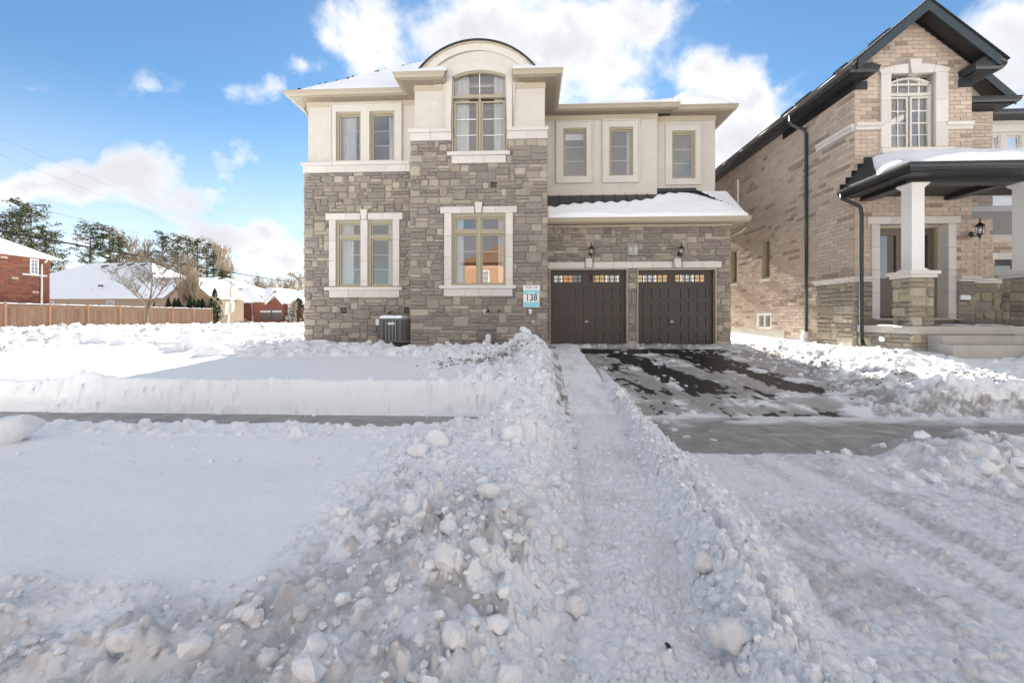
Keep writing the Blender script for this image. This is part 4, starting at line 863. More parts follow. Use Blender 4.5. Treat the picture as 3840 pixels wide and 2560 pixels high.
cur(Y2, 2355, 2370, 488, 663, 'narrow white curtain in the upper middle window over the garage', 9, 0, 3)
q = rc(Y2, 2116, 2192, 495, 518); m = MB(); m.box(q[0], q[1], Y2 + .16, Y2 + .19, q[2], q[3]); tag(m.build('roller_blind', 'curtain'), 'raised white blind in the upper window beside the bay', 'blind')
lx, lz = P(1833, 468, 15.2); m = MB(); m.lathe(lx, 15.2, [(.02, lz - .1), (.12, lz - .07), (.19, lz), (.2, lz + .05), (.14, lz + .07)], 16)
lo = thing('ceiling_lamp', 'glowing bowl lamp seen through the arched window', 'lamp', (lx, 15.2, lz)); m.build('bowl', 'bulb', lo, True)
m = MB(); m.tube([(lx, 15.2, lz + .05), (lx, 15.2, 8.3)], .012); m.build('stem', 'khaki', lo)
# ---------------------------------------------------------------- the brick neighbour
XN, YN = 8.38, 11.1
XN2 = PX(3643, YN)                                    # right end of its front gable wall
NB = thing('brick_house', 'tall beige brick house with black eaves, steep gable and covered porch', 'house', (XN, YN, .8))
def NX(px): return PX(px, YN)
def NZ(px, py): return PZ(px, py, YN)
YNR = 24.0
frN, frS = fr_front(YN), fr_left(XN)
zE = 7.87; gxa, gxb = 7.93, 11.66; gxm = (gxa + gxb) / 2; sl = .83; zap_n = zE + .02 + (gxm - gxa) * sl
def rake(x): return zE - .05 + (gxm - gxa - abs(x - gxm)) * sl
# openings
NW = (NX(3335), NX(3502), NZ(3419, 560), NZ(3419, 309)); NWz1 = NZ(3419, 286)
ND = (NX(3294), NX(3550), NZ(3400, 1192), NZ(3400, 841))
sw = [(747 + 2000, 770 + 2000, 655, 768), (2859, 2888, 888, 1044), (2742, 2764, 932, 1062), (2838, 2893, 1173, 1234)]
SWN = []
for a, b, t, bo in sw:
    y1_, zt_ = S(a, t, XN); y0_, zb_ = S(b, bo, XN); zt2 = S(b, t, XN)[1] if t > 1100 else zt_; SWN.append((y0_, y1_, zb_, S(b, t, XN)[1]))
# cores
m = MB()
for q in rects_minus(XN, XN2, .6, zE, [(NW[0] + .01, NW[1] - .01, NW[2], NWz1 + .05), (ND[0] - .02, ND[1] + .02, ND[2] - .02, ND[3] + .02)], .003): m.box(q[0], q[1], YN, YN + .2, q[2], q[3])
m.build('wall', 'brick_mortar', NB)
m = MB(); m.prism([(XN, zE), (XN2, zE), (XN2, rake(XN2)), (gxm, rake(gxm)), (XN, rake(XN))], 'y', YN, YN + .2); m.build('gable_wall', 'brick_mortar', NB)
m = MB()
for q in rects_minus(YN + .2, YNR, .6, zE, SWN, .003): m.box(XN, XN + .2, q[0], q[1], q[2], q[3])
m.build('wall', 'brick_mortar', NB)
m = MB(); m.box(XN + .2, 18, YNR, YNR + .2, .6, zE); m.box(18, 18.2, 14, YNR, .6, zE); m.box(XN + .25, 18, YN + .6, YNR, 4.45, 4.6); m.box(XN + .25, XN2 + 1, YN + 3.2, YN + 3.3, .8, zE); m.build('inner_wall', 'room_wall', NB)
# bricks
pn = Pieces()
sur = (NX(3298), NX(3548), NZ(3419, 560), NZ(3419, 278)); sc_x = (sur[0] + sur[1]) / 2
belt = [(XN, NX(3308), NZ(3250, 490), NZ(3250, 463)), (NX(3543), XN2, NZ(3600, 487), NZ(3600, 460))]
wtz = PZ(3230, 1058, YN)                               # top of the stone water table
dsur = (NX(3265), NX(3579), ND[2] - .05, ND[3]); dl = (NX(3249), NX(3596), ND[3], NZ(3400, 814))
sill_n = (NX(3293), NX(3563), NZ(3419, 584), NZ(3419, 560))
def not_arch(x, z): return not (sur[0] - .02 < x < sur[1] + .02 and sur[3] - .1 <= z < sur[3] + .42 - 1.1 * (x - sc_x) ** 2 / 1.0 * .35) and z < rake(x) - .05
bricks(pn, frN, (0, -1, 0), XN, XN2, wtz + .13, zap_n, [grow(sur), grow(dsur), grow(dl), grow(sill_n), *[grow(b) for b in belt]], 21, keep=not_arch)
wty = S(3072, 1100, XN)[0]
sbelt = (YN, S(3067, 551, XN)[0], belt[0][2], belt[0][3])
wth = [(YN - .1, wty, .5, wtz + .13)]
sill_holes = [(a - .08, b + .08, c - .09, c) for a, b, c, d in SWN[:3]]
fnd = (S(2945, 1250, XN)[0], YNR, .5, S(2893, 1238, XN)[1])
bricks(pn, frS, (-1, 0, 0), YN, YNR, .72, zE, [grow(q) for q in SWN] + [grow(sbelt)] + wth + sill_holes + [fnd], 22, phase=1)
pn.flush('brick', 'brickwork', 'brick', NB)
# stone water table
pst = Pieces(); PT1 = [(.36,.31,.24), (.32,.275,.215), (.40,.35,.275), (.29,.26,.225), (.345,.30,.25)]; PL1 = [(.45,.40,.32), (.42,.36,.27)]
ashlar(pst, fr_front(YN - .05), (0, -1, 0), XN - .05, dsur[0] - .01, .78, wtz, [], 31, pal=PT1, pall=PL1, unit=.12)
ashlar(pst, fr_front(YN - .05), (0, -1, 0), dsur[1] + .01, XN2 + .03, 1.42, wtz, [], 32, pal=PT1, pall=PL1, unit=.12)
ashlar(pst, fr_left(XN - .05), (-1, 0, 0), YN - .05, wty, .74, wtz, [], 33, pal=PT1, pall=PL1, unit=.12)
for q in ((XN - .055, dsur[0] - .01, YN - .05, YN - .001, .6, wtz), (dsur[1] + .01, XN2 + .03, YN - .05, YN - .001, 1.3, wtz), (XN - .05, XN - .001, YN - .0, wty, .6, wtz)): m = MB(); m.box(*q); m.build('stone_backing', 'brick_mortar', NB)
for fr, cuts in ((fr_front(YN), [XN - .14, XN + .35, dsur[0] - .01]), (fr_front(YN), [dsur[1] + .01, dsur[1] + .5, XN2 + .08])):
    blocks_h(NB, fr, cuts, wtz + .002, wtz + .065, -.02, .13, 'ledge_stone'); blocks_h(NB, fr, cuts, wtz + .067, wtz + .13, -.02, .17, 'ledge_stone')
blocks_h(NB, fr_left(XN), [YN, YN + .45, wty - .35, wty + .03], wtz + .002, wtz + .065, -.02, .13, 'ledge_stone'); blocks_h(NB, fr_left(XN), [YN, YN + .7, wty + .06], wtz + .067, wtz + .13, -.02, .17, 'ledge_stone')
# belt courses
for fr, b in ((frN, belt[0]), (frN, belt[1]), (frS, sbelt)):
    zm = b[2] + (b[3] - b[2]) * .52; n = max(1, round((b[1] - b[0]) / .62)); cuts = [b[0] + (b[1] - b[0]) * i / n for i in range(n + 1)]
    blocks_h(NB, fr, cuts, b[2], zm, -.02, .05); blocks_h(NB, fr, cuts, zm, b[3], -.02, .085, 'belt_cap')
# foundation
m = MB(); m.box(XN - .04, XN - .001, fnd[0], YNR, .5, fnd[3] + .0); m.box(XN - .045, XN, wty, fnd[0], .5, .76); m.build('foundation', 'concrete', NB)
# side windows
for i, q in enumerate(SWN):
    cx_ = (q[0] + q[1]) / 2
    if i < 3:
        window(NB, q[0], q[1], q[2], q[3], 0, [(q[0] + .09, q[1] - .09, q[2] + .09, q[3] - .09, 0, 0)], 'khaki_trim', depth=.14, face='left', X=XN, sw=.04)
        m = MB(); m.box(XN - .07, XN + .1, q[0] - .07, q[1] + .07, q[2] - .08, q[2] - .002); m.build('sill', 'cast_stone', NB)
    else:
        window(NB, q[0], q[1], q[2], q[3], 0, [(q[0] + .09, cx_ - .03, q[2] + .09, q[3] - .09, 0, 0), (cx_ + .05, q[1] - .09, q[2] + .09, q[3] - .09, 0, 0)], 'white_paint', depth=.10, face='left', X=XN - .02, sw=.035, fw=.05)
# arched window surround on the gable
zs = sur[3]; a_w = (NW[1] - NW[0]) / 2; wx = (NW[0] + NW[1]) / 2; rise = NWz1 - NW[3]; rr = (a_w ** 2 + rise ** 2) / (2 * rise); rcz = NWz1 - rr; ra = math.asin(a_w / rr)
cutz = [sill_n[3], NZ(3419, 555), NZ(3419, 464), NZ(3419, 379), zs]
blocks_v(NB, frN, sur[0], NW[0] + .0, cutz, -.1, .06); blocks_v(NB, frN, NW[1] + .0, sur[1], cutz, -.1, .06)
ro_top = NZ(3419, 243); so_a = (sur[1] - sur[0]) / 2; zsh = NZ(3419, 262)
rr2 = (so_a ** 2 + (ro_top - zs - .1) ** 2) / (2 * (ro_top - zs - .1)); rc2 = ro_top - rr2
def outer_pt(x): return rc2 + math.sqrt(max(0, rr2 ** 2 - (x - sc_x) ** 2))
def inner_pt(x): return max(zs, rcz + math.sqrt(max(0, rr ** 2 - (x - wx) ** 2))) if NW[0] <= x <= NW[1] else zs
xs = [sur[0], sur[0] + so_a * .42, sc_x - .14, sc_x + .14, sur[1] - so_a * .42, sur[1]]
for a, b in ((xs[0], xs[1]), (xs[1], xs[2]), (xs[3], xs[4]), (xs[4], xs[5])):
    n = 8; lo_ = [(a + .004 + (b - a - .008) * i / n) for i in range(n + 1)]
    sk = lambda x: (x - sc_x) * .07
    poly_block(NB, frN, [(x, inner_pt(x)) for x in lo_] + [(x + sk(x), outer_pt(x)) for x in lo_[::-1]], -.06, .06, 'arch_stone')
poly_block(NB, frN, [(sc_x - .10, inner_pt(sc_x) - .03), (sc_x + .10, inner_pt(sc_x) - .03), (sc_x + .15, NZ(3419, 230)), (sc_x - .15, NZ(3419, 230))], -.06, .10, 'keystone')
poly_block(NB, frN, [(sill_n[0], sill_n[3] - .13), (sill_n[1], sill_n[3] - .13), (sill_n[1], sill_n[3]), (sill_n[0], sill_n[3])], -.12, .13, 'sill')
blocks_h(NB, frN, [sill_n[0] + .08, sc_x + .05, sill_n[1] - .1], sill_n[2] - .02, sill_n[3] - .134, -.02, .07)
mat_w = 'khaki_trim'
wN = MB(); ring(wN, NW[0], NW[1], NW[2], NW[3] + .0, .05, YN + .06, YN + .14); wN = wN.build('window', 'stucco_trim', NB)
arch_band(wN, fr_front(YN), wx, rcz, rr - .05, rr, -ra, ra, -.14, -.06, 'arched_frame', 'stucco_trim', 18)
ztn = NZ(3419, 352)
pts = [(NW[0] + .05, ztn + .06), (NW[1] - .05, ztn + .06)] + arc(wx, rcz, rr - .05, ra * .9, -ra * .9, 12)
m = MB(); m.add([(a, YN + .11, b) for a, b in pts], [tuple(range(len(pts)))]); m.build('pane', 'glass', wN)
m = MB(); m.box(NW[0] + .05, NW[1] - .05, YN + .05, YN + .13, ztn - .03, ztn + .05); m.build('transom_bar', 'stucco_trim', wN)
for i in (-1, 0, 1): m = MB(); x = wx + i * .27; m.box(x - .01, x + .01, YN + .09, YN + .105, ztn + .05, inner_pt(x) - .05); m.build('grille_bar', 'white_paint', wN)
hw_ = (NW[1] - NW[0]) / 2
for (a, b) in ((NW[0] + .09, wx - .07), (wx + .07, NW[1] - .09)):
    c, d = NW[2] + .09, ztn - .09; m = MB(); ring(m, a - .045, b + .045, c - .045, d + .045, .045, YN + .07, YN + .13); m.build('sash', 'stucco_trim', wN)
    m = MB(); m.add([(a, YN + .11, c), (b, YN + .11, c), (b, YN + .11, d), (a, YN + .11, d)], [(0, 1, 2, 3)]); m.build('pane', 'glass', wN)
    for i in (1, 2, 3): m = MB(); z = c + (d - c) * i / 4; m.box(a, b, YN + .09, YN + .105, z - .01, z + .01); m.build('grille_bar', 'white_paint', wN)
    m = MB(); m.box((a + b) / 2 - .01, (a + b) / 2 + .01, YN + .088, YN + .107, c, d); m.build('grille_bar', 'white_paint', wN)
# front door, recessed behind the surround
blocks_v(NB, frN, dsur[0], ND[0], [ND[2] - .04, ND[2] + .09, NZ(3280, 1097), NZ(3280, 1012), NZ(3280, 928), ND[3]], -.2, .05); blocks_v(NB, frN, ND[1], dsur[1], [ND[2] - .04, ND[2] + .09, NZ(3560, 1097), NZ(3560, 1012), NZ(3560, 928), ND[3]], -.2, .05)
blocks_h(NB, frN, [dl[0], NX(3335), NX(3424), NX(3509), dl[1]], dl[2] + .004, dl[3], -.2, .055)
YD2 = YN + .30; dm = (ND[0] + ND[1]) / 2; dtop = ND[3] - .06
m = MB(); m.box(ND[0], ND[0] + .04, YN + .2, YD2 + .06, ND[2], dtop + .04); m.box(ND[1] - .04, ND[1], YN + .2, YD2 + .06, ND[2], dtop + .04); m.box(ND[0] + .04, ND[1] - .04, YN + .2, YD2 + .06, dtop, dtop + .05); m.build('door_frame', 'khaki_trim', NB)
m = MB(); m.box(ND[0] - .04, ND[0] + .002, YN + .201, YD2 + .1, ND[2], ND[3]); m.box(ND[1] - .002, ND[1] + .04, YN + .201, YD2 + .1, ND[2], ND[3]); m.box(ND[0], ND[1], YN + .201, YD2 + .1, dtop + .045, ND[3] + .02); m.build('door_reveal', 'stucco_trim', NB)
for (a, b, s_) in ((ND[0] + .04, dm - .005, -1), (dm + .005, ND[1] - .04, 1)):
    gl_ = (a + .16, b - .16, ND[2] + 1.05, dtop - .17); m = MB()
    for q in rects_minus(a, b, ND[2] + .03, dtop, [gl_], .003): m.box(q[0], q[1], YD2, YD2 + .05, q[2], q[3])
    dd = m.build('front_door', 'door_brown', NB)
    m = MB(); ring(m, gl_[0] - .03, gl_[1] + .03, gl_[2] - .03, gl_[3] + .03, .03, YD2 - .02, YD2 - .0005); m.build('glass_trim', 'door_brown', dd)
    m = MB(); m.add([(gl_[0], YD2 + .02, gl_[2]), (gl_[1], YD2 + .02, gl_[2]), (gl_[1], YD2 + .02, gl_[3]), (gl_[0], YD2 + .02, gl_[3])], [(0, 1, 2, 3)]); m.build('pane', 'glass_dark', dd)
    for z0_, z1_ in ((ND[2] + .12, ND[2] + .45), (ND[2] + .55, ND[2] + .95)): m = MB(); ring(m, a + .14, b - .14, z0_, z1_, .03, YD2 - .015, YD2 - .0005); m.build('panel', 'door_brown', dd)
    m = MB(); hx_ = b - .06 if s_ < 0 else a + .06; m.tube([(hx_, YD2 - .06, ND[2] + .9), (hx_, YD2 - .07, ND[2] + 1.0), (hx_, YD2 - .06, ND[2] + 1.15)], .012); m.build('handle', 'black_metal', dd)
m = MB(); m.box(ND[0], ND[1], YN - .08, YD2 + .1, ND[2] - .06, ND[2]); m.box(dsur[0] - .02, dsur[1] + .05, YN - .17, YN, ND[2] - .05, ND[2] - .01); m.build('threshold', 'concrete', NB)
# roof of the neighbour
def nroof(name, polys, mat='shingle', parent=NB, th=.07):
    m = MB()
    for p in polys:
        n = len(p); m.add([tuple(v) for v in p] + [(x, y, z - th) for x, y, z in p], [tuple(range(n)), tuple(range(2 * n - 1, n - 1, -1))] + [(i, i + n, (i + 1) % n + n, (i + 1) % n) for i in range(n)])
    return m.build(name, mat, parent)
yv = YN - .45; rzn = zE + .0
nr_ = nroof('roof', [[(gxa, yv, rzn), (gxm, yv, zap_n), (gxm, YNR + .4, zap_n), (gxa, YNR + .4, rzn)], [(gxb, yv, rzn), (gxm, yv, zap_n), (gxm, 14.2, zap_n), (gxb, 14.2, rzn)]])
# shingle courses on the long slope, each course a step; nearest ones as parts
ncs = 24; L_ = math.hypot(gxm - gxa, zap_n - rzn); ux, uz = (gxm - gxa) / L_, (zap_n - rzn) / L_; nx_, nz_ = -uz, ux
cnt = 0; rest = MB()
for k in range(ncs):
    s0 = L_ * k / ncs; s1 = L_ * (k + 1) / ncs + .01; y = yv - .02
    while y < YNR:
        w = random.uniform(.28, .34); f_ = random.uniform(.72, 1.2); y1_ = min(y + w, YNR + .4)
        lift = .012 + random.choice((0, .004, .008))
        a0 = (gxa + ux * s0 + nx_ * (lift + .004), rzn + uz * s0 + nz_ * (lift + .004)); a1 = (gxa + ux * s1 + nx_ * .004, rzn + uz * s1 + nz_ * .004); b0 = (gxa + ux * s0 + nx_ * .001, rzn + uz * s0 + nz_ * .001)
        mb_ = MB(); mb_.add([(a0[0], y, a0[1]), (a0[0], y1_ - .005, a0[1]), (a1[0], y1_ - .005, a1[1]), (a1[0], y, a1[1]), (b0[0], y, b0[1]), (b0[0], y1_ - .005, b0[1])], [(0, 1, 2, 3), (0, 4, 5, 1)], (f_, f_ * .98, f_ * .95))
        if cnt < 300 and y < 12.2: mb_.build('shingle', 'shingle', NB); cnt += 1
        else: rest.add(mb_.v, mb_.f, mb_.t[0])
        y = y1_
tag(rest.build('shingles', 'shingle', NB), kind='stuff')
for (yy, l_) in ((11.5, .5), (13.0, .35), (14.6, .6), (15.6, .45), (18.5, .4), (22, .4)):
    m = MB(); s_ = L_ * (.86 if yy < 17 else .25); x, z = gxa + ux * s_, rzn + uz * s_; m.prism([(x - .10, z - .08), (x + .10, z + .08), (x + .07, z + .14), (x - .12, z - .0)], 'y', yy, yy + l_); m.build('roof_vent', 'black_metal', nr_)
# rakes, soffits, eaves
def rake_board(x0, z0, x1, z1, y0, y1, h, name='rake_board', mat='charcoal', par=None):
    m = MB(); m.prism([(x0, z0), (x1, z1), (x1, z1 - h), (x0, z0 - h)], 'y', y0, y1); return m.build(name, mat, par or NB)
rh = .26
rake_board(gxa + .18, rzn + .14, gxm, zap_n - .01, yv - .03, yv, rh); rake_board(gxm, zap_n - .01, gxb - .18, rzn + .14, yv - .03, yv, rh)
for (xa, xb) in ((gxa + .2, gxm), (gxb - .2, gxm)):
    za, zb_ = rake(xa) - .03, rake(xb) - .03; m = MB(); m.prism([(xa, za), (xb, zb_), (xb, zb_ - .02), (xa, za - .02)], 'y', yv, YN); m.build('rake_soffit', 'black_soffit', NB)
    pass
rake_board(XN, rake(XN) - .05, gxm, rake(gxm) - .05, YN - .04, YN - .001, .06, 'rake_trim', 'black_metal'); rake_board(gxm, rake(gxm) - .05, XN2, rake(XN2) - .05, YN - .04, YN - .001, .06, 'rake_trim', 'black_metal')
edge = MB()
for i in range(22):
    for s_ in (-1, 1):
        x = gxm + s_ * (gxm - gxa) * i / 22; z = zap_n - (gxm - gxa) * sl * i / 22; dxn = s_ * (gxm - gxa) / 22
        edge.prism([(x, z + .01), (x + dxn, z - (gxm - gxa) * sl / 22 - .0), (x + dxn, z - (gxm - gxa) * sl / 22 + .022), (x, z + .032)], 'y', yv - .06, yv + .3)
tag(edge.build('shingle_edge', 'shingle_dark', NB), kind='stuff')
zg_ = zE
xr1 = PX(3305, yv)
gutter([(gxa, YNR), (gxa, yv), (xr1, yv), (xr1, YN)], zg_, 'black_metal', parent=NB)
gutter([(PX(3660, yv), YN), (PX(3660, yv), yv), (gxb, yv), (gxb, 12.5)], zg_, 'black_metal', parent=NB)
zsn = zg_ - .17
soffit_boards(NB, gxa + SI, XN - .01, YN + .0, 20.0, zsn, 'y', .2, 'black_soffit'); soffit_boards(NB, gxa + SI, xr1 - SI, yv + SI, YN - .01, zsn, 'x', .12, 'black_soffit'); soffit_boards(NB, PX(3660, yv) + SI, gxb - SI, yv + SI, YN - .01, zsn, 'x', .12, 'black_soffit')
for q in ((XN + .001, xr1 + .0, YN - .03, YN - .001, zsn - .22, zsn), (PX(3660, yv) + .02, XN2, YN - .03, YN - .001, zsn - .22, zsn), (XN - .03, XN - .001, YN, wty + 1.7, zsn - .22, zsn)): m = MB(); m.box(*q); m.build('frieze_board', 'black_metal', NB)
m = MB(); m.box(gxa + SI, XN, yv + SI, YNR, zsn + .02, zsn + .04); m.box(XN2, gxb - SI, YN, 12.6, zsn, zsn + .02); m.build('soffit_backing', 'vent_brown', NB)
# return roof caps over the gutter returns
snow_patch('return_snow', (gxa + .03, yv + .02, zg_ - .02), (xr1 - .02, yv + .02, zg_ - .02), (xr1 - .02, YN, zg_ + .1), (gxa + .1, YN, zg_ + .1), 30, 12, .05, NB, lambda u, v: np.clip(1.1 - u * .8, 0, 1))
m = MB(); q0, q1 = PX(3660, yv), gxb; m.prism([(q0, zg_ - .02), (q1 - .02, zg_ - .02), (q1 - .1, zg_ + .02), (q0 + .25, zg_ + .16)], 'y', yv + .03, YN); m.build('return_roof', 'shingle_dark', NB)
m = MB(); q0, q1 = gxa, xr1; m.prism([(q0 + .02, zg_ - .02), (q1, zg_ - .02), (q1 - .2, zg_ + .08), (q0 + .06, zg_ + .02)], 'y', yv + .03, YN); m.build('return_roof', 'shingle_dark', NB)
snow_patch('eave_snow', (gxa + .01, 20, zg_ + .0), (gxa + .01, yv + .05, zg_ + .0), (gxa + .10, yv + .05, zg_ + .06), (gxa + .10, 20, zg_ + .06), 120, 6, .035, NB, lambda u, v: np.clip(vn(u * 30, v * 0, 9) * 1.6 - .2, 0, 1))
# downspouts
def downspout(pts, r=.045, mat='black_metal'): m = MB(); m.tube(pts, r, 10); return m.build('downspout', mat, NB, True)
yd = S(3033, 600, XN)[0]
downspout([(gxa - .03, yd + .1, zE - .13), (gxa - .03, yd + .1, zE - .3), (gxa + .02, yd + .08, zE - .42), (XN - .12, yd, zE - .62), (XN - .08, yd, zE - .75), (XN - .08, yd, zE - 3), (XN - .08, yd, 1.15)])
m = MB(); m.tube([(XN - .1, yd, 1.18), (XN - .1, yd, .85)], .075, 12); m.tube([(XN - .1, yd, .95), (XN - .22, yd - .03, 1.02)], .06, 12); m.build('drain_fitting', 'plastic_white', NB, True)
# second gable bay to the right, set back
YQ = 12.6; xq1 = PX(3722, YQ)
m = MB(); m.box(XN2, xq1, YQ, YQ + .2, .6, 6.6); m.box(XN2 - .2, XN2, YN + .2, YQ, .6, zE); m.box(xq1 - .2, xq1, YQ + .2, 16.5, .6, 6.6); m.build('wall', 'brick_mortar', NB)
pq = Pieces(); frQ = fr_front(YQ); zq = PZ(3690, 418, YQ)
bricks(pq, frQ, (0, -1, 0), XN2, xq1, 2.75, zq, [(XN2, XN2 + .12, 0, 9)], 41)
zwt2 = PZ(3690, 1066, YQ); ashlar(pst, fr_front(YQ - .3), (0, -1, 0), XN2 + .02, xq1 + .12, 1.42, zwt2, [], 42, pal=PT1, pall=PL1, unit=.12)
m = MB(); m.box(XN2 + .02, xq1 + .12, YQ - .3, YQ - .001, .7, zwt2); m.build('stone_backing', 'brick_mortar', NB)
blocks_h(NB, fr_front(YQ - .3), [XN2 + .02, XN2 + 1.3, xq1 + .2], zwt2 + .002, zwt2 + .07, -.3, .09, 'ledge_stone'); blocks_h(NB, fr_front(YQ - .3), [XN2 - .02, XN2 + 1.5, xq1 + .25], zwt2 + .072, zwt2 + .14, -.3, .13, 'ledge_stone')
tag_ = []
b_ = MB()
for sc_, mb_ in pq.l: mb_.build('brick', 'brick', NB) if sc_ > 0 and len(tag_) < 0 else b_.add(mb_.v, mb_.f, mb_.t[0])
tag(b_.build('brickwork', 'brick', NB), kind='stuff')
zz_ = [PZ(3650, p, YQ) for p in (1054, 970, 896, 821, 796)]
blocks_v(NB, frQ, XN2, XN2 + .15, zz_, -.02, .03); blocks_v(NB, frQ, XN2, XN2 + .26, [PZ(3650, 820, YQ), PZ(3650, 796, YQ)], -.02, .05)
blocks_v(NB, frQ, XN2, XN2 + .15, [PZ(3650, p, YQ) for p in (574, 521, 447)], -.02, .03); blocks_v(NB, frQ, XN2, XN2 + .27, [PZ(3650, 447, YQ), PZ(3650, 422, YQ)], -.02, .05)
yq = YQ - .45; zqe = PZ(3800, 357, yq); xqr = PX(3838, yq)
gutter([(XN2 + .02, yq), (xqr, yq), (xqr, 17)], zqe, 'black_metal', parent=NB)
m = MB(); m.box(XN2, xqr - .14, yq + .1, YQ + .1, zqe - .19, zqe - .17); m.box(XN2, xq1, YQ - .04, YQ - .001, zq, zqe - .19); m.box(xq1, xqr - .14, YQ + .1, 17, zqe - .19, zqe - .17); m.build('eave_soffit', 'black_soffit', NB)
# its roof: rake rising to the left behind the first gable
xg2, zg2 = PX(3808, yq + .1), PZ(3808, 356, yq + .1); xg3, zg3 = PX(3660, yq + .1), PZ(3660, 232, yq + .1)
rake_board(xg3, zg3, xg2, zg2, yq + .07, yq + .1, .28)
nroof('roof', [[(xqr - .05, yq + .1, zqe), (xg3, yq + .1, zg3 + .02), (xg3, 17, zg3 + .02), (xqr - .05, 17, zqe)], [(xg3 - 2.0, yq + .1, zg3 - 1.6), (xg3, yq + .1, zg3 + .02), (xg3, 17, zg3 + .02), (xg3 - 2, 17, zg3 - 1.6)]])
m = MB(); m.prism([(XN2, zqe), (xqr - .3, zqe), (xg3, zg3 - .1)], 'y', YQ + .1, YQ + .2); m.build('gable_wall', 'stucco', NB)
nroof('eave_roof', [[(XN2, yq + .02, zqe - .02), (xqr - .1, yq + .02, zqe - .02), (xqr - .5, YQ + .1, zqe + .2), (XN2, YQ + .1, zqe + .2)]], 'shingle_dark')
snow_patch('return_snow', (XN2, yq + .05, zqe), (XN2 + .6, yq + .05, zqe), (XN2 + .5, YQ + .1, zqe + .2), (XN2, YQ + .1, zqe + .2), 16, 8, .04, NB)
# garage wing behind, in stucco and brick
YW = 15.0; xw0, xw1 = xq1, 19.0; zw = PZ(3780, 453, YW)
WU1, WU2 = (PX(3700, YW), PX(3751, YW), PZ(3770, 575, YW), PZ(3770, 502, YW)), (PX(3770, YW), PX(3832, YW), PZ(3770, 575, YW), PZ(3770, 502, YW))
gdz = PZ(3780, 974, YW); GW = (PX(3722, YW) + .05, PX(3722, YW) + 2.9, .9, gdz)
m = MB()
for q in rects_minus(xw0, xw1, 4.2, zw, [(xw0, WU1[1], WU1[2], WU1[3]), WU2], .003): m.box(q[0], q[1], YW, YW + .2, q[2], q[3])
m.build('wall', 'stucco', NB)
m = MB()
for q in rects_minus(xw0, xw1, .6, 4.2, [GW], .003): m.box(q[0], q[1], YW - .001, YW + .2, q[2], q[3])
m.build('wall', 'brick_mortar', NB)
pw = Pieces(); bl_z = (PZ(3780, 973, YW), PZ(3780, 949, YW)); bricks(pw, fr_front(YW), (0, -1, 0), xw0, xw1, 1.0, 4.2, [GW, (xw0, xw1 - 2, bl_z[0], bl_z[1])], 51)
b_ = MB()
for sc_, mb_ in pw.l: b_.add(mb_.v, mb_.f, mb_.t[0])
tag(b_.build('brickwork', 'brick', NB), kind='stuff')
blocks_h(NB, fr_front(YW), [xw0, PX(3742, YW), PX(3800, YW), PX(3850, YW)], bl_z[0], bl_z[1], -.02, .05)
window(NB, xw0, WU1[1], WU1[2], WU1[3], YW, [(xw0 + .02, WU1[1] - .1, WU1[2] + .1, WU1[3] - .1, 1, 1)], 'stucco_trim'); window(NB, *WU2, YW, [(WU2[0] + .1, WU2[1] - .1, WU2[2] + .1, WU2[3] - .1, 1, 1)], 'stucco_trim')
m = MB(); m.box(xw0, xw1, YW - .06, YW - .001, PZ(3780, 497, YW), PZ(3780, 470, YW)); m.build('window_head', 'stucco_trim', NB)
gutter([(xw0, YW - .45), (xw1, YW - .45)], zw + .2, 'black_metal', parent=NB)
m = MB(); m.box(xw0, xw1, YW - .44, YW + .1, zw, zw + .03); m.build('eave_soffit', 'black_soffit', NB)
nroof('roof', [[(xw0, YW - .4, zw + .15), (xw1, YW - .4, zw + .15), (xw1, 20, zw + 1.6), (xw0, 20, zw + 1.6)]], 'shingle_dark')
yp_ = YW - 1.2; ze2 = PZ(3780, 798, yp_)
gutter([(xw0, yp_), (xw1, yp_)], ze2, 'black_metal', parent=NB); nroof('garage_roof', [[(xw0, yp_, ze2 - .04), (xw1, yp_, ze2 - .04), (xw1, YW, ze2 + .75), (xw0, YW, ze2 + .75)]], 'shingle_dark')
snow_patch('roof_snow', (xw0 + .02, yp_ + .03, ze2), (xw1, yp_ + .03, ze2), (xw1, YW, ze2 + .75), (xw0 + .02, YW, ze2 + .75), 60, 16, .14, NB)
m = MB(); m.box(xw0, xw1, yp_ + .1, YW, ze2 - .4, ze2 - .16); m.build('eave_soffit', 'black_soffit', NB)
m = MB()
for i in range(4): m.box(GW[0], GW[1], YW + .1, YW + .15, GW[2] + (GW[3] - GW[2]) * i / 4 + .004, GW[2] + (GW[3] - GW[2]) * (i + 1) / 4 - .004)
gd = m.build('garage_door', 'garage_brown', NB)
for i in range(4): m = MB(); a = GW[0] + .12 + i * .68; m.box(a, a + .5, YW + .085, YW + .099, GW[3] - .5, GW[3] - .2); m.build('pane', 'glass_dark', gd)
m = MB(); ring(m, GW[0] - .06, GW[1] + .06, GW[2] - .06, GW[3] + .06, .06, YW - .02, YW + .09); m.build('door_casing', 'khaki_trim', NB)
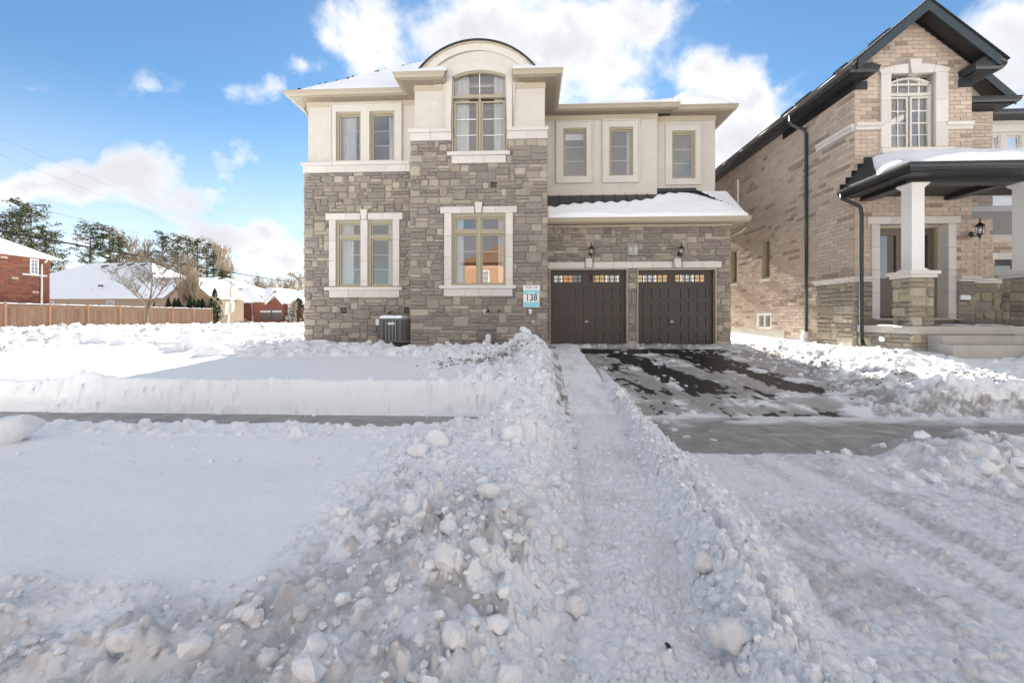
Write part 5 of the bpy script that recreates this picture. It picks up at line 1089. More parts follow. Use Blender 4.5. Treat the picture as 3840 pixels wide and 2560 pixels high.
# ---------------------------------------------------------------- porch
YPF, XPL_ = 9.5, XN; zf = 1.405
PF = thing('porch', 'raised concrete porch with a black hipped roof on white columns over stone piers', 'porch', (XN, YPF, .9))
def FX(px): return PX(px, YPF)
m = MB(); m.box(XN, 17, YPF, YN - .06, zf - .17, zf); m.build('slab', 'concrete', PF)
m = MB(); m.box(XN + .03, XN + 2.15, YPF + .03, YN - .1, .5, zf - .17); m.box(XN + 2.15, 17, YPF - .0, YN - .1, .5, zf - .17); m.build('base', 'concrete', PF)
m = MB(); m.box(PX(3530, YPF - .3), 17, YPF - .34, YPF - .001, .5, zf - .19); m.box(PX(3560, YPF - .6), 17, YPF - .68, YPF - .341, .5, zf - .37); m.build('step', 'concrete', PF)
ps = Pieces(); zs0, zs1 = .93, zf - .175
ashlar(ps, fr_front(YPF + .03), (0, -1, 0), XN, PX(3530, YPF) - .01, zs0, zs1, [], 61, pal=PT1, pall=PL1, unit=.11, proud=.028); ashlar(ps, fr_left(XN + .03), (-1, 0, 0), YPF, YN - .1, zs0, zs1, [], 62, pal=PT1, pall=PL1, unit=.11, proud=.028)
def pier(x0, w, y0=YPF + .02, seed=1):
    x1, y1 = x0 + w, y0 + w; zc = PZ(3415, 1040, YPF)
    m = MB(); m.box(x0 + .03, x1 - .03, y0 + .03, y1 - .03, zf, zc); m.build('pier_core', 'brick_mortar', PF)
    for fr, n, a, b in ((fr_front(y0 + .03), (0, -1, 0), x0, x1), (fr_left(x0 + .03), (-1, 0, 0), y0, y1), (fr_right(x1 - .03), (1, 0, 0), y0, y1)): ashlar(ps, fr, n, a, b, zf + .005, zc, [], 70 + seed + int(n[0]), pal=PT1, pall=PL1, unit=.105, proud=.028, wmax=.34)
    m = MB(); m.box(x0 - .03, x1 + .03, y0 - .03, y1 + .03, zc, zc + .075); m.build('pier_cap', 'cast_stone', PF); m = MB(); m.box(x0 - .07, x1 + .07, y0 - .07, y1 + .07, zc + .077, zc + .15); m.build('pier_cap', 'cast_stone', PF)
    c0 = (x0 + x1) / 2; c1 = (y0 + y1) / 2; h = .135; zt_ = 4.6
    m = MB(); m.box(c0 - h, c0 + h, c1 - h, c1 + h, zc + .15, zt_); m.build('column', 'column_white', PF)
    for a, b, g_ in ((zc + .15, zc + .185, .055), (zc + .185, zc + .215, .03), (zt_ - .03, zt_, .065), (zt_ - .06, zt_ - .03, .045), (zt_ - .09, zt_ - .06, .02)): m = MB(); m.box(c0 - h - g_, c0 + h + g_, c1 - h - g_, c1 + h + g_, a + .001, b); m.build('column_trim', 'column_white', PF)
pier(XN + .02, .50); px2 = 10.82; pier(px2, .50, seed=5)
ps.flush('stone', 'stonework', 'stone', PF, 220)
pst.flush('stone', 'stonework', 'stone', NB, 250)
zpg = 4.86; ypv = 9.02
m = MB(); m.box(XN + .02, 17, YPF + .13, YPF + .42, 4.602, 4.84); m.box(XN + .13, XN + .42, YPF + .42, YN - .001, 4.6, 4.84); m.box(10.6, 10.85, YPF + .42, YN, 4.6, 4.84); m.build('beam', 'black_metal', PF)
soffit_boards(PF, XN + .42, 14.0, YPF + .42, YN - .01, 4.80, 'y', .11, 'black_soffit', 'ceiling_board')
soffit_boards(PF, gxa + .14, XN + .02, ypv + .14, YN, zpg - .18, 'y', .11, 'black_soffit'); soffit_boards(PF, XN + .02, 14, ypv + .14, YPF + .13, zpg - .18, 'x', .12, 'black_soffit')
m = MB(); m.box(gxa + .14, 17, ypv + .14, YN, zpg - .15, zpg - .13); m.build('soffit_backing', 'vent_brown', PF)
gutter([(gxa, YN), (gxa, ypv), (17, ypv)], zpg, 'black_metal', parent=PF)
zpt = 5.70; xps = 8.68
nroof('roof', [[(gxa + .04, ypv + .04, zpg - .04), (17, ypv + .04, zpg - .04), (17, YN - .001, zpt), (xps, YN - .001, zpt)], [(gxa + .04, ypv + .04, zpg - .04), (xps, YN - .001, zpt), (gxa + .04, YN - .001, zpg - .04)]], 'shingle_dark', PF, .04)
snow_patch('roof_snow', (gxa + .25, ypv + .05, zpg - .03), (17, ypv + .05, zpg - .03), (17, YN, zpt), (xps + .1, YN, zpt), 200, 40, .17, PF, lambda u, v: np.clip(u * 26 + .02, 0, 1), seed=3)
snow_patch('roof_snow', (gxa + .08, YN - .9, zpg - .02), (gxa + .08, ypv + .07, zpg - .02), (xps + .1, YN - .2, zpt - .05), (xps - .1, YN - .25, zpt - .2), 50, 30, .09, PF, lambda u, v: np.clip((u - .25) * 3, 0, 1) * np.clip((1.05 - v) * 4, 0, 1), seed=2)
for i in range(5):
    m = MB(); a = XN - .38 + i * .15; z = zpg - .02 + i * .175; m.box(a, a + .17, YN - .03, YN - .006, z, z + .2); m.build('step_flashing', 'black_metal', PF)
m = MB(); m.box(xps, 12, YN - .02, YN - .002, zpt - .02, zpt + .035); m.build('flashing', 'black_metal', PF)
yd2 = 10.6
downspout([(gxa - .02, yd2 + .3, zpg - .12), (gxa - .01, yd2 + .28, zpg - .25), (gxa + .05, yd2 + .15, zpg - .35), (XN - .16, yd2 + .1, zpg - .5), (XN - .13, yd2 + .1, zpg - .7), (XN - .13, yd2 + .1, 1.15), (XN - .14, yd2 + .05, .98), (XN - .24, yd2 - .12, .9)])
m = MB(); x, z = PX(3304, YPF), PZ(3304, 1271, YPF); m.lathe(0, 0, [(.0, 0), (.055, .0), (.05, .03), (.02, .04)], 16); m.v = [(x + a, YPF - .01 - c, z + b) for a, b, c in m.v]; m.build('vent_cover', 'plastic_white', PF, True)
lx2, lz2 = PX(3628, YN), PZ(3628, 872, YN)
lantern('wall_lantern', 'black carriage lantern on the brick beside the porch door', lx2, lz2 + .0, YN - .05, None, 1.15)
for a, b in ((3210, 3328), (3575, 3640), (3710, 3760)):
    x0_, x1_ = max(XN + .04, PX(a, YPF + .4)), PX(b, YPF + .4); snow_patch('snow_patch', (x0_, YPF + .2, zf), (x1_, YPF + .15, zf), (x1_, YPF + .7, zf), (x0_, YPF + .8, zf), 16, 12, .035, PF, lambda u, v: np.clip(fbm(u * 4, v * 4, 3, 7) * 3 - 1, 0, 1))
m = MB(); x, z = PX(3609, YN - .06), PZ(3609, 1116, YN); m.box(x - .12, x + .12, YN - .14, YN - .09, z - .06, z + .06); m.build('meter_cover', 'galv', NB)
# ---------------------------------------------------------------- ground: snow relief over driveway and sidewalk sheets
def sstep(a, b, x): t = np.clip((x - a) / (b - a), 0, 1); return t * t * (3 - 2 * t)
def ip(y, ys, xs): return np.interp(y, ys, xs)
NR, NCc = 1000, 940
yy = .45 * (58 / .45) ** (np.linspace(0, 1, NR)); ss = np.linspace(-1, 1, NCc); tt = 1.5 * (.55 * ss + .45 * ss ** 3)
Yg, Tg = np.meshgrid(yy, tt, indexing='ij'); Xg = Tg * (Yg + 2.0)
rampf = lambda y: np.clip((y - 6.65) / 6.75, 0, 1) * .69
def worley(x, y, s=0):
    xi, yi = np.floor(x).astype(np.int64), np.floor(y).astype(np.int64); f1 = np.full(x.shape, 9.0); f2 = np.full(x.shape, 9.0); cv_ = np.zeros(x.shape)
    def h(a, b, k):
        n = (a * 374761393 + b * 668265263 + k * 1274126177) & 0xffffffff; n = ((n ^ (n >> 13)) * 1274126177) & 0xffffffff; return ((n ^ (n >> 16)) & 0xffffff) / 16777215.0
    for a in (-1, 0, 1):
        for b in (-1, 0, 1):
            u, v = xi + a, yi + b; d = np.hypot(u + h(u, v, s * 3 + 1) - x, v + h(u, v, s * 3 + 2) - y); c = h(u, v, s * 3 + 3)
            n1_ = d < f1; f2 = np.where(n1_, f1, np.minimum(f2, d)); cv_ = np.where(n1_, c, cv_); f1 = np.minimum(f1, d)
    return cv_, f2 - f1
def fields(x, y):
    """snow surface height, tint colour and roughness at ground points"""
    n1 = fbm(x * .9, y * .9, 4, 1) - .5; n2 = fbm(x * 3.5, y * 3.5, 4, 2) - .5; n3 = fbm(x * 12, y * 12, 3, 3) - .5
    ramp = rampf(y); xpl = ip(y, [.3,1.82,2.25,3.08,4.89,7.57,11.48,13.4], [0,.13,.23,.40,.54,.68,.77,.8]) + .05 * n2
    xrl = ip(y, [.3,1.85,2.5,4.12,5.45,7.59,9.64,10.5], [.78,.89,.97,1.18,1.29,1.45,1.54,1.5]) + .05 * n2
    xrr = ip(y, [.3,1.87,2.52,4.14,5.59,7.6], [1.35,1.52,1.66,1.85,1.78,1.85]) + .12 * n1
    xrf = ip(y, [6.0,6.75,7.42,9.04,11.25,13.28,14], [5.6,5.7,5.85,6.2,6.35,6.1,6.35]) + .25 * n1
    # ----
    # ---- lawn level left and right, far level
    lawn = ip(y, [6.6, 7.2, 11, 12.2, 16], [.45, .49, .68, .64, .78]) + .05 * n1 + .004 * n3
    far = .8 + .05 * n1
    lawn = np.where(x < -9, lawn * (1 - sstep(-9, -13, x)) + ip(y, [6.6, 9, 14], [.45, .62, .8]) * sstep(-9, -13, x), lawn)
    lawnR = ip(y, [6.6, 7.2, 9.4, 12, 18], [.42, .52, .86, .85, .98]) + .06 * n1 + .006 * n3
    bl = .12 + .06 * n1 + .03 * (fbm(x * .8 + 2 * y, y * 1.6, 3, 98) - .5) + .03 * sstep(4.0, 5.0, y) - .06 * sstep(2.6, 1.2, y) + .004 * n3 + .012 * (fbm(x * 1.6 + y, y * 4 - x, 3, 97) - .5)      # boulevard left
    H = np.zeros_like(x); tr = np.ones(x.shape) * .85; dirt = np.zeros_like(x); rg = np.ones_like(x) * .7
    # left side
    lip = 5.48 + .06 * n2 + .12 * n1
    boul = bl * (1 - sstep(lip, lip + .16, y)) - .05 * sstep(lip + .1, lip + .2, y)
    cut0 = 6.56 + .08 * n1 + .05 * (fbm(x * 4, y * .5, 3, 101) - .5)
    face = sstep(cut0, cut0 + .38, y) ** 1.3
    lawn = lawn + .05 * (fbm(x * 5, y * 5, 3, 102) - .5) * sstep(7.15, 6.85, y)
    left = np.where(y < 6.0, boul, -.05 * (1 - face) + (lawn + .05) * face)
    cover = sstep(-.75, -.15, x + .25 * n1)                       # bank that crosses the sidewalk beside the path
    bank = ip(y, [4.4, 5.3, 6.0, 6.8, 7.6], [.32, .26, .34, .52, .55]) + .12 * n2
    left = np.where((y > 4.4) & (y < 7.2), left * (1 - cover) + np.maximum(left, bank) * cover, left)
    # ploughed heap left of the path
    dxp = xpl - x
    hp = ip(y, [.4, 1.2, 2.0, 3.0, 4.2, 5.0, 5.6], [.08, .11, .16, .20, .21, .14, 0]); wd = ip(y, [.4, 2, 4, 5.5], [1.7, 1.4, 2.0, 2.0])
    pile = hp * np.clip(1 - ((dxp - .40) / wd) ** 2, 0, 1) ** 1.2
    rub = np.clip(1 - ((dxp - .3) / (wd * 1.05)) ** 4, 0, 1) * (y < 5.6) * (dxp > -.02)
    rub = np.maximum(rub, sstep(2.35, 1.95, y + .35 * n1) * (dxp > 0) * .7)
    wx_, wy_ = x + .05 * fbm(x * 7, y * 7, 2, 90), y + .05 * fbm(x * 7, y * 7, 2, 91)
    w1, e1 = worley(wx_ * 5.5, wy_ * 5.5, 1); w2, e2 = worley(wx_ * 13, wy_ * 13, 2); w3, e3 = worley(wx_ * 29, wy_ * 29, 3)
    w0, e0 = worley(wx_ * 2.6 + 5, wy_ * 2.6, 4); big_ = .35 + 1.1 * sstep(.35, .65, fbm(x * 1.3, y * 1.3, 3, 96))
    crumb = .08 * (w0 - .4) * sstep(0, .5, e0) + .11 * big_ * (w1 - .3) * sstep(0, .55, e1) + .045 * big_ * w2 * sstep(0, .5, e2) + .018 * w3 * sstep(0, .5, e3) + .02 * n3
    hollow = -.10 * sstep(.62, .8, fbm(x * 1.7 + 3, y * 1.7, 3, 92))
    left = left + pile + rub * (crumb + hollow)
    # mound beside the garage
    ty = np.clip((11.4 - y) / 4.6, 0, 1); cxm = -.1 + .25 * ty; crest = 1.2 - .55 * ty - np.clip(y - 11.4, 0, 9) * .7
    md = crest - .62 * np.abs(x - cxm) - .9 * np.clip(6.9 - y, 0, 9) + .10 * n2 + .05 * n3
    left = np.where(y > 6.6, np.maximum(left, md), left)
    # hummock on the cut edge
    left = left + .13 * np.exp(-(((x + 7.75) / .35) ** 2 + ((y - 7.0) / .4) ** 2)) * (y > 6.6)
    # driveway and path
    path = .03 + .02 * n2 + .012 * n3 + .022 * w3 * sstep(0, .3, e3) * sstep(.3, .55, fbm(x * 4, y * 3, 3, 95)) + .026 * w2 * sstep(0, .4, e2)
    streak = fbm(x * 5, y * 1.3, 5, 11) - .5; stk2 = fbm(x * 16, y * 4.5, 4, 12) - .5; grit = fbm(x * 34, y * 26, 3, 13) - .5
    pk = .035 + .05 * streak + .035 * stk2 + .02 * n1 + .014 * grit + .03 * w2 * sstep(0, .3, e2) * sstep(.5, .66, fbm(x * 1.7, y * 1.7, 4, 14))
    rutm = np.zeros_like(x)
    for rc_, bend in ((2.45, .10), (3.95, .16), (3.15, -.05), (4.75, .05)):
        cx_r = rc_ + bend * (4.9 - y) + .04 * n1; rutm = np.maximum(rutm, np.exp(-((x - cx_r) / .10) ** 4))
    rutm = rutm * (y < 5.0) * sstep(.35, .55, fbm(x * 1.1, y * .7, 3, 15)); pk = pk - .026 * rutm * (.8 + .4 * np.sin(y * 95 + np.sin(x * 60) * 1.5))
    ribl = ip(y, [.3, 2, 5, 6.5, 7.6, 8.8, 10.5], [.13, .15, .15, .17, .15, .07, .0])
    rx = (x - xrl) / np.maximum(.05, xrr - xrl); ridge = ribl * np.where(rx < .3, sstep(-.1, .3, rx), 1 - sstep(.3, 1.05, rx)) * ((rx > -.1) & (rx < 1.05))
    ridge = ridge * (.7 + .5 * (fbm(x * 5, y * 5, 3, 21)) + .45 * w2 * sstep(0, .3, e2) + .3 * w3)
    groove = np.exp(-((x - (ip(y, [1, 3.5, 5], [1.14, 1.36, 1.45]))) / .045) ** 2) * sstep(4.2, 3.4, y) * .09
    drv = np.where(y < 4.85, pk, 0)
    # sidewalk apron: mostly bare, grey
    th_ap = -.016 + .05 * np.clip(fbm(x * 2.2, y * 5, 4, 31) - .52, -.5, .5) * 2 + .05 * sstep(6.1, 6.7, y + .3 * n1)
    edge_ap = 4.95 + .25 * n1 + .10 * n2 + .25 * sstep(4.2, 5.0, x)
    # driveway crust with bare tyre bands
    cA = ip(y, [7.4, 8.55, 9.68, 11.9, 12.8], [3.75, 3.5, 3.1, 2.6, 2.0]); cB = ip(y, [7.8, 8.8, 10.27, 11.94, 12.8], [5.75, 5.3, 4.95, 4.5, 3.9])
    bandn = 1.9 * (fbm(x * 2, y * 1.2, 4, 41) - .5)
    bA = np.clip(1 - np.abs(x - cA + bandn * .3) / .62, 0, 1) * sstep(7.3, 8.2, y) * sstep(13.1, 12.6, y); bB = np.clip(1 - np.abs(x - cB + bandn * .3) / .60, 0, 1) * sstep(7.7, 8.6, y) * sstep(13.15, 12.6, y)
    top = sstep(11.7, 12.3, y) * sstep(13.0, 12.7, y) * sstep(.9, 1.8, x) * sstep(6.0, 5.2, x) * .7
    bare = np.maximum(np.maximum(bA, bB), top)
    ux_ = x + .24 * y; bare = np.maximum(bare, .75 * sstep(.50, .64, fbm(ux_ * 5, y * .9, 5, 46)) * sstep(1.7, 2.4, x) * sstep(6.0, 5.2, x) * sstep(7.3, 8.4, y) * sstep(13.1, 12.7, y))
    crust = .020 + .05 * (fbm(x * 3, y * 1.6, 4, 42) - .5) + .02 * stk2 + .010 * grit - .085 * sstep(.26, .66, bare * 1.0 + 1.5 * (fbm(x * 3.2, y * 2.2, 5, 43) - .5) + 1.3 * (fbm(x * 11, y * 7, 4, 47) - .5)) + .03 * sstep(12.9, 13.3, y)
    cr_white = fbm(x * 1.3, y * 2.4, 4, 44)
    drv = np.where(y >= 4.85, np.where(y < 6.75, np.where(y < edge_ap, pk * .8, th_ap), ramp + crust), drv)
    # path overrides
    inp = (x < xrl) & (x >= xpl)
    drv = np.where(inp, ramp + path + (-.015 * np.cos((x - xpl) / np.maximum(.1, xrl - xpl) * 6.28)), drv)
    drv = np.maximum(drv, np.where(ridge > .01, ramp + ridge + .02, -9)) - groove
    # left / drive join: steep cut on the path's left edge
    k = sstep(0, ip(y, [1, 3, 5, 6, 8, 11], [.62, .60, .55, .5, .42, .5]), xpl - x + .06 * (w2 - .5))
    H = drv * (1 - k) + left * k
    # right bank, right lawn
    right_face = sstep(6.68 + .1 * n1, 7.3 + .1 * n1, y)
    kr = sstep(0, 1.7, x - xrf + .15) * right_face
    bump = .05 * np.exp(-((x - xrf - .8) / .45) ** 2) * right_face * (1 + 2 * n2) * sstep(13.4, 11, y)
    H = np.where(y > 6.4, H * (1 - kr) + (lawnR + .08 * n2 * sstep(2.6, .5, x - xrf)) * kr + bump, H)
    # mound near the neighbour's steps
    H = np.where(x > 7.5, np.maximum(H, 1.16 - .55 * np.hypot((x - 10.9) * .55, (y - 8.5) * 1.1) + .08 * n2), H)
    # bank on the right foreground boulevard
    rb = .16 * sstep(3.7, 4.5, x + .4 * n1) * sstep(4.0, 4.4, y) * (1 - sstep(4.95, 5.25, y + .2 * n1)) * (.6 + 1.4 * fbm(x * 4, y * 4, 3, 51)); H = np.where((x > 3) & (rb > .012), np.maximum(H, rb + pk * .5), H)
    # side yard between the houses and the far level
    rubF = sstep(-13.3, -14.5, x) * sstep(-25, -23, x) * (y > 9) + 0
    H = H + rubF * (.26 * np.abs(fbm(x * 1.6, y * 1.6, 4, 61) - .5) * 2 + .06 * n2)
    rubS = sstep(-6.2, -7.4, x) * sstep(-13.5, -12.2, x) * sstep(9.8, 11.0, y + .45 * (x + 8)) * sstep(20, 17, y); H = H + rubS * (.55 * np.abs(fbm(x * 1.5, y * 1.5, 4, 62) - .5) + .06 * n2)
    rubL = sstep(9.6, 10.8, y + .5 * n1) * (x > -7.6) * (x < .8) * (y < 12.6); H = H + rubL * (.13 * np.abs(fbm(x * 3.2, y * 3.2, 4, 63) - .5) * 2)
    # under the houses stay below the slabs
    # ---- colours
    W_ = np.array([.88, .90, .925]); D_ = np.array([.37, .36, .352]); I_ = np.array([.36, .345, .33]); P_ = np.array([.80, .81, .83])
    leftm = k > .5
    dm_ = np.clip(rub * leftm, 0, 1) * sstep(.35, .75, fbm(x * 2.3, y * 2.3, 4, 71) + .15 * n3 + .12 * sstep(4.2, 2.0, y)) * .55
    dm_ = dm_ * sstep(3.7, 2.5, y + .5 * n1)
    dm_ = dm_ + (sstep(2.5, 1.9, y + .3 * n1) * (x < -1.0)) * .35 * sstep(.4, .7, fbm(x * 3, y * 3, 4, 72))
    flank = np.exp(-(((x + .75 - (y - 8.9) * .22) / .34) ** 2)) * sstep(7.6, 8.2, y) * sstep(11.2, 10.2, y); dm_ = np.maximum(dm_, leftm * flank * sstep(.38, .55, fbm(x * 5, y * 3, 4, 73)) * 1.0)
    dm_ = np.maximum(dm_, leftm * (md > lawn + .05) * .5 * sstep(.5, .62, fbm(x * 4, y * 4, 4, 76)) * (y < 10.5) * (y > 6.6))
    icy = np.zeros_like(x); dr = ~leftm & (kr < .5)
    icy = np.where(dr & (y >= 6.6), np.clip(sstep(.60, .42, cr_white + .35 * streak + .2 * n2) * .75 + .08 + .9 * sstep(.030, .0, crust), 0, 1.25), icy); icy = np.where(dr & (y > 4.85) & (y < 6.75) & (x > xrr), .25 + .8 * sstep(.03, .0, th_ap), icy)
    icy = np.where(dr & (y <= 4.9) & (x > xrr), np.clip(.04 + .30 * rutm + .48 * sstep(.48, .74, fbm(x * 2.6, y * 1.1, 6, 74)) * sstep(.3, .6, fbm(x * 12, y * 6, 4, 82)) + .5 * sstep(.02, .3, stk2) * sstep(.4, .6, fbm(x * .9, y * .7, 3, 75)) + .2 * sstep(.08, .25, grit), 0, .6), icy)
    icy = np.where(inp & dr, np.clip(.9 * (fbm(x * 5, y * 2.5, 4, 77) - .5), 0, .4), icy); icy = np.where(ridge > .03, icy * .25, icy)
    bk = (kr > .2) & (x < xrf + 1.6) & (y < 11.5); dm_ = np.where(bk, np.maximum(dm_, .75 * sstep(.56, .68, fbm(x * 2.2, y * 2.8, 4, 78))), dm_)
    fg = rubF * sstep(.55, .7, fbm(x * 2, y * 2, 4, 79)) * .55; dm_ = np.maximum(dm_, fg)
    edge_d = leftm & (y > 6.5) & (y < 6.75); dm_ = np.maximum(dm_, rub * leftm * .8 * sstep(3.9, 2.4, y + .5 * n1) * sstep(.47, .62, fbm(x * 11, y * 11, 4, 103)) * sstep(.3, .6, fbm(x * 1.8, y * 1.8, 3, 104) + .14 * sstep(4.2, 2.2, y)))
    dm_ = np.where(edge_d, np.maximum(dm_, .12 * sstep(.5, .7, fbm(x * 1.2, y * 9, 3, 80))), dm_)
    pathside = np.exp(-((x - xpl) / .07) ** 2) * (y < 6) * .22; dm_ = np.maximum(dm_, pathside)
    dm_ = np.clip(dm_, 0, 1)[..., None]; icy = np.clip(icy, 0, 1.25)[..., None]; icy = np.where(icy > 1, 1, icy)
    C = W_ * (1 - .03 * (rub * leftm)[..., None]); C = np.where((dr & (y < 6.7))[..., None], P_, C); C = C * (1 - icy) + I_ * icy; C = C * (1 - dm_) + D_ * dm_
    rg = .75 - .45 * icy[..., 0] * (dr)
    return H, C, rg, rub * leftm, dr
Hh, Cc, Rg, RUB, DR = fields(Xg, Yg)
# lumps of snow pressed into the relief
rng = np.random.default_rng(5)
def stamp(cx, cy, r, h, col=None, sharp=1.0, ang=None, asp=1.0):
    j0, j1 = np.searchsorted(yy, [cy - r, cy + r])
    if j1 - j0 < 2: return
    t0, t1 = (cx - r) / (cy + r + 2), (cx + r) / (cy - r + 2)
    if cx < 0: t0, t1 = (cx - r) / (cy - r + 2), (cx + r) / (cy + r + 2)
    if t0 > t1: t0, t1 = t1, t0
    i0, i1 = np.searchsorted(tt, [t0, t1])
    if i1 - i0 < 2: return
    sl_ = (slice(j0, j1), slice(i0, i1)); X, Y = Xg[sl_] - cx, Yg[sl_] - cy; a = ang if ang is not None else 0
    U = (X * math.cos(a) + Y * math.sin(a)) / (r * asp if asp < 1 else r); V = (-X * math.sin(a) + Y * math.cos(a)) / (r if asp < 1 else r / asp)
    lump = .28 * (vn(X / r * 1.6 + cx * 31, Y / r * 1.6 + cy * 17, 7) - .5) * 2
    d = np.hypot(U, V) * (1 + lump); m_ = d < 1
    if not m_.any(): return
    b = Hh[sl_][d < .6].min() if (d < .6).any() else Hh[sl_].min()
    top = b + h * np.clip(1 - d ** (2 * sharp), 0, 1) ** .55
    up = m_ & (top > Hh[sl_]); Hs = Hh[sl_]; Hs[up] = top[up]; Hh[sl_] = Hs
    if col is not None: Cs = Cc[sl_]; Cs[up] = Cs[up] * .35 + np.array(col) * .65; Cc[sl_] = Cs
CLEAN = [(.88,.90,.925), (.84,.86,.885), (.81,.82,.83), (.86,.88,.91)]
PAL = [(.87,.885,.905), (.81,.82,.84), (.81,.815,.82), (.76,.76,.76), (.68,.675,.665), (.82,.83,.86)]
def scatter(n, xr_, yr_, rr_, ok, hh=(.5, .95), pal=PAL, sharp=1.4, pw=2.2):
    xs = rng.uniform(*xr_, n); ys = yr_[0] + (yr_[1] - yr_[0]) * rng.random(n)
    for i in range(n):
        x, y = xs[i], ys[i]
        if not ok(x, y, rng.random()): continue
        r = rr_[0] + (rr_[1] - rr_[0]) * rng.random() ** pw
        stamp(x, y, r, r * rng.uniform(*hh), (pal if (pal is not PAL or y < 3.0 + rng.random()) else CLEAN)[rng.integers(4)] if rng.random() < .6 else None, sharp, rng.uniform(0, 3.14), rng.uniform(.55, 1))
fpl = lambda y: np.interp(y, [.3,1.82,2.25,3.08,4.89,7.57,11.48,13.4], [0,.13,.23,.40,.54,.68,.77,.8])
frl = lambda y: np.interp(y, [.3,1.85,2.5,4.12,5.45,7.59,9.64,10.5], [.78,.89,.97,1.18,1.29,1.45,1.54,1.5])
def okpile(x, y, q):
    d = fpl(y) - x; w = np.interp(y, [.4, 2, 3, 4, 5.5], [1.6, 1.35, 1.5, 2.0, 2.2])
    return (0.02 < d < w and q < 1.15 - (d / w) ** 3 - max(0, y - 5.2)) or (y < 2.25 and d > 0 and q < .55)
scatter(1500, (-3.2, .5), (.5, 5.7), (.02, .05), okpile)
scatter(120, (-1.6, .45), (.8, 5.5), (.05, .12), okpile, (.4, .7), sharp=1.2)
scatter(3200, (-3.0, .5), (.5, 5.3), (.010, .03), okpile, (.7, 1.1))
okr = lambda x, y, q: frl(y) - .02 < x < frl(y) + np.interp(y, [1, 4, 8], [.62, .66, .4]) and q < 1
scatter(4600, (.8, 2.2), (.5, 8.6), (.012, .04), okr, pal=CLEAN)
scatter(90, (.8, 2.1), (.5, 8.3), (.04, .08), okr, (.5, .8), pal=CLEAN)
scatter(1600, (0, 1.5), (.5, 8.5), (.008, .03), lambda x, y, q: fpl(y) < x < frl(y) and q < .55 and (x - fpl(y) < .12 or frl(y) - x < .3 or q < .2), pal=CLEAN)
scatter(900, (-1.2, .85), (4.6, 8.5), (.03, .12), lambda x, y, q: x < fpl(y) - .02 and q < np.interp(x, [-1.2, -.2], [.1, 1]), (.5, .9), pal=CLEAN)
scatter(800, (-2.2, .8), (6.7, 11.8), (.03, .11), lambda x, y, q: x < fpl(y) and q < 1 - abs(x + .3) / 2.4, (.5, .9))
scatter(1900, (-7.6, .5), (9.7, 12.3), (.04, .16), lambda x, y, q: q < .4 + .6 * (y - 9.7) / 2.6, (.5, .9), pal=CLEAN)
scatter(500, (-14, -5.5), (9.5, 18), (.10, .4), lambda x, y, q: x < -6.2 and y > 9.9 - .45 * (x + 8), (.35, .6), pal=CLEAN[:1] * 4)
scatter(9000, (-27, -13.6), (9, 34), (.08, .24), lambda x, y, q: q < .95, (.5, .95), pal=[(.88,.90,.925)] * 3 + [(.55,.49,.38)])
scatter(1500, (5.6, 8.5), (6.8, 13.3), (.03, .11), lambda x, y, q: x > np.interp(y, [6.75, 9, 11.2, 13.3], [5.75, 6.25, 6.4, 6.1]) - .1 and q < 1.2 - (x - 5.7) / 2.6, (.4, .8))
scatter(900, (5.6, 12), (6.7, 7.4), (.02, .09), lambda x, y, q: True, (.4, .8), pal=CLEAN)
scatter(500, (7, 12), (6.9, 9.3), (.04, .13), lambda x, y, q: q < .6, (.35, .7), pal=CLEAN)
scatter(700, (3.2, 6.5), (3.9, 5.15), (.025, .10), lambda x, y, q: q < (x - 3.0) / 2.4, (.45, .8), pal=CLEAN)
scatter(160, (1.7, 2.7), (5.5, 7.0), (.02, .07), lambda x, y, q: q < 1 - (x - 1.7), (.5, .8), pal=CLEAN)
scatter(700, (1.3, 6.2), (7.2, 13.3), (.012, .04), lambda x, y, q: q < .5, (.4, .8), pal=CLEAN)
scatter(260, (1, 6.2), (12.95, 13.3), (.03, .07), lambda x, y, q: True, (.5, .8), pal=CLEAN)
scatter(900, (-9, -.2), (6.5, 7.0), (.02, .07), lambda x, y, q: q < .5 + .3 * math.sin(x * 3), (.4, .8), pal=CLEAN[:1] * 4)
scatter(90, (-9, -.2), (6.4, 6.56), (.012, .04), lambda x, y, q: True, (.5, .9), pal=CLEAN)
scatter(420, (-7, -.2), (4.9, 5.5), (.02, .09), lambda x, y, q: q < .8, (.5, .8), pal=CLEAN)
scatter(120, (-6.5, -1.5), (2.2, 4.7), (.012, .04), lambda x, y, q: q < .25, (.4, .8), pal=CLEAN)
m_ac = np.exp(-(((Xg + 3.3) / .75) ** 2 + ((Yg - 12.0) / .8) ** 2)); Hh = np.where(Yg > 10.5, Hh * (1 - m_ac) + np.minimum(Hh, .66) * m_ac, Hh)
# keep the snow out of the buildings' feet and under the slab of the porch
ins = (Xg > -7.2) & (Xg < 6.3) & (Yg > 13.6); Hh[ins] = np.minimum(Hh[ins], .6)
ins = (Xg > 8.5) & (Yg > 9.75); Hh[ins] = np.minimum(Hh[ins], .85)
gm = MB(); gv = np.stack([Xg, Yg, Hh], -1).reshape(-1, 3).astype(np.float32)
idx = np.arange(NR * NCc).reshape(NR, NCc); q4 = np.stack([idx[:-1, :-1], idx[:-1, 1:], idx[1:, 1:], idx[1:, :-1]], -1).reshape(-1, 4).astype(np.int32)
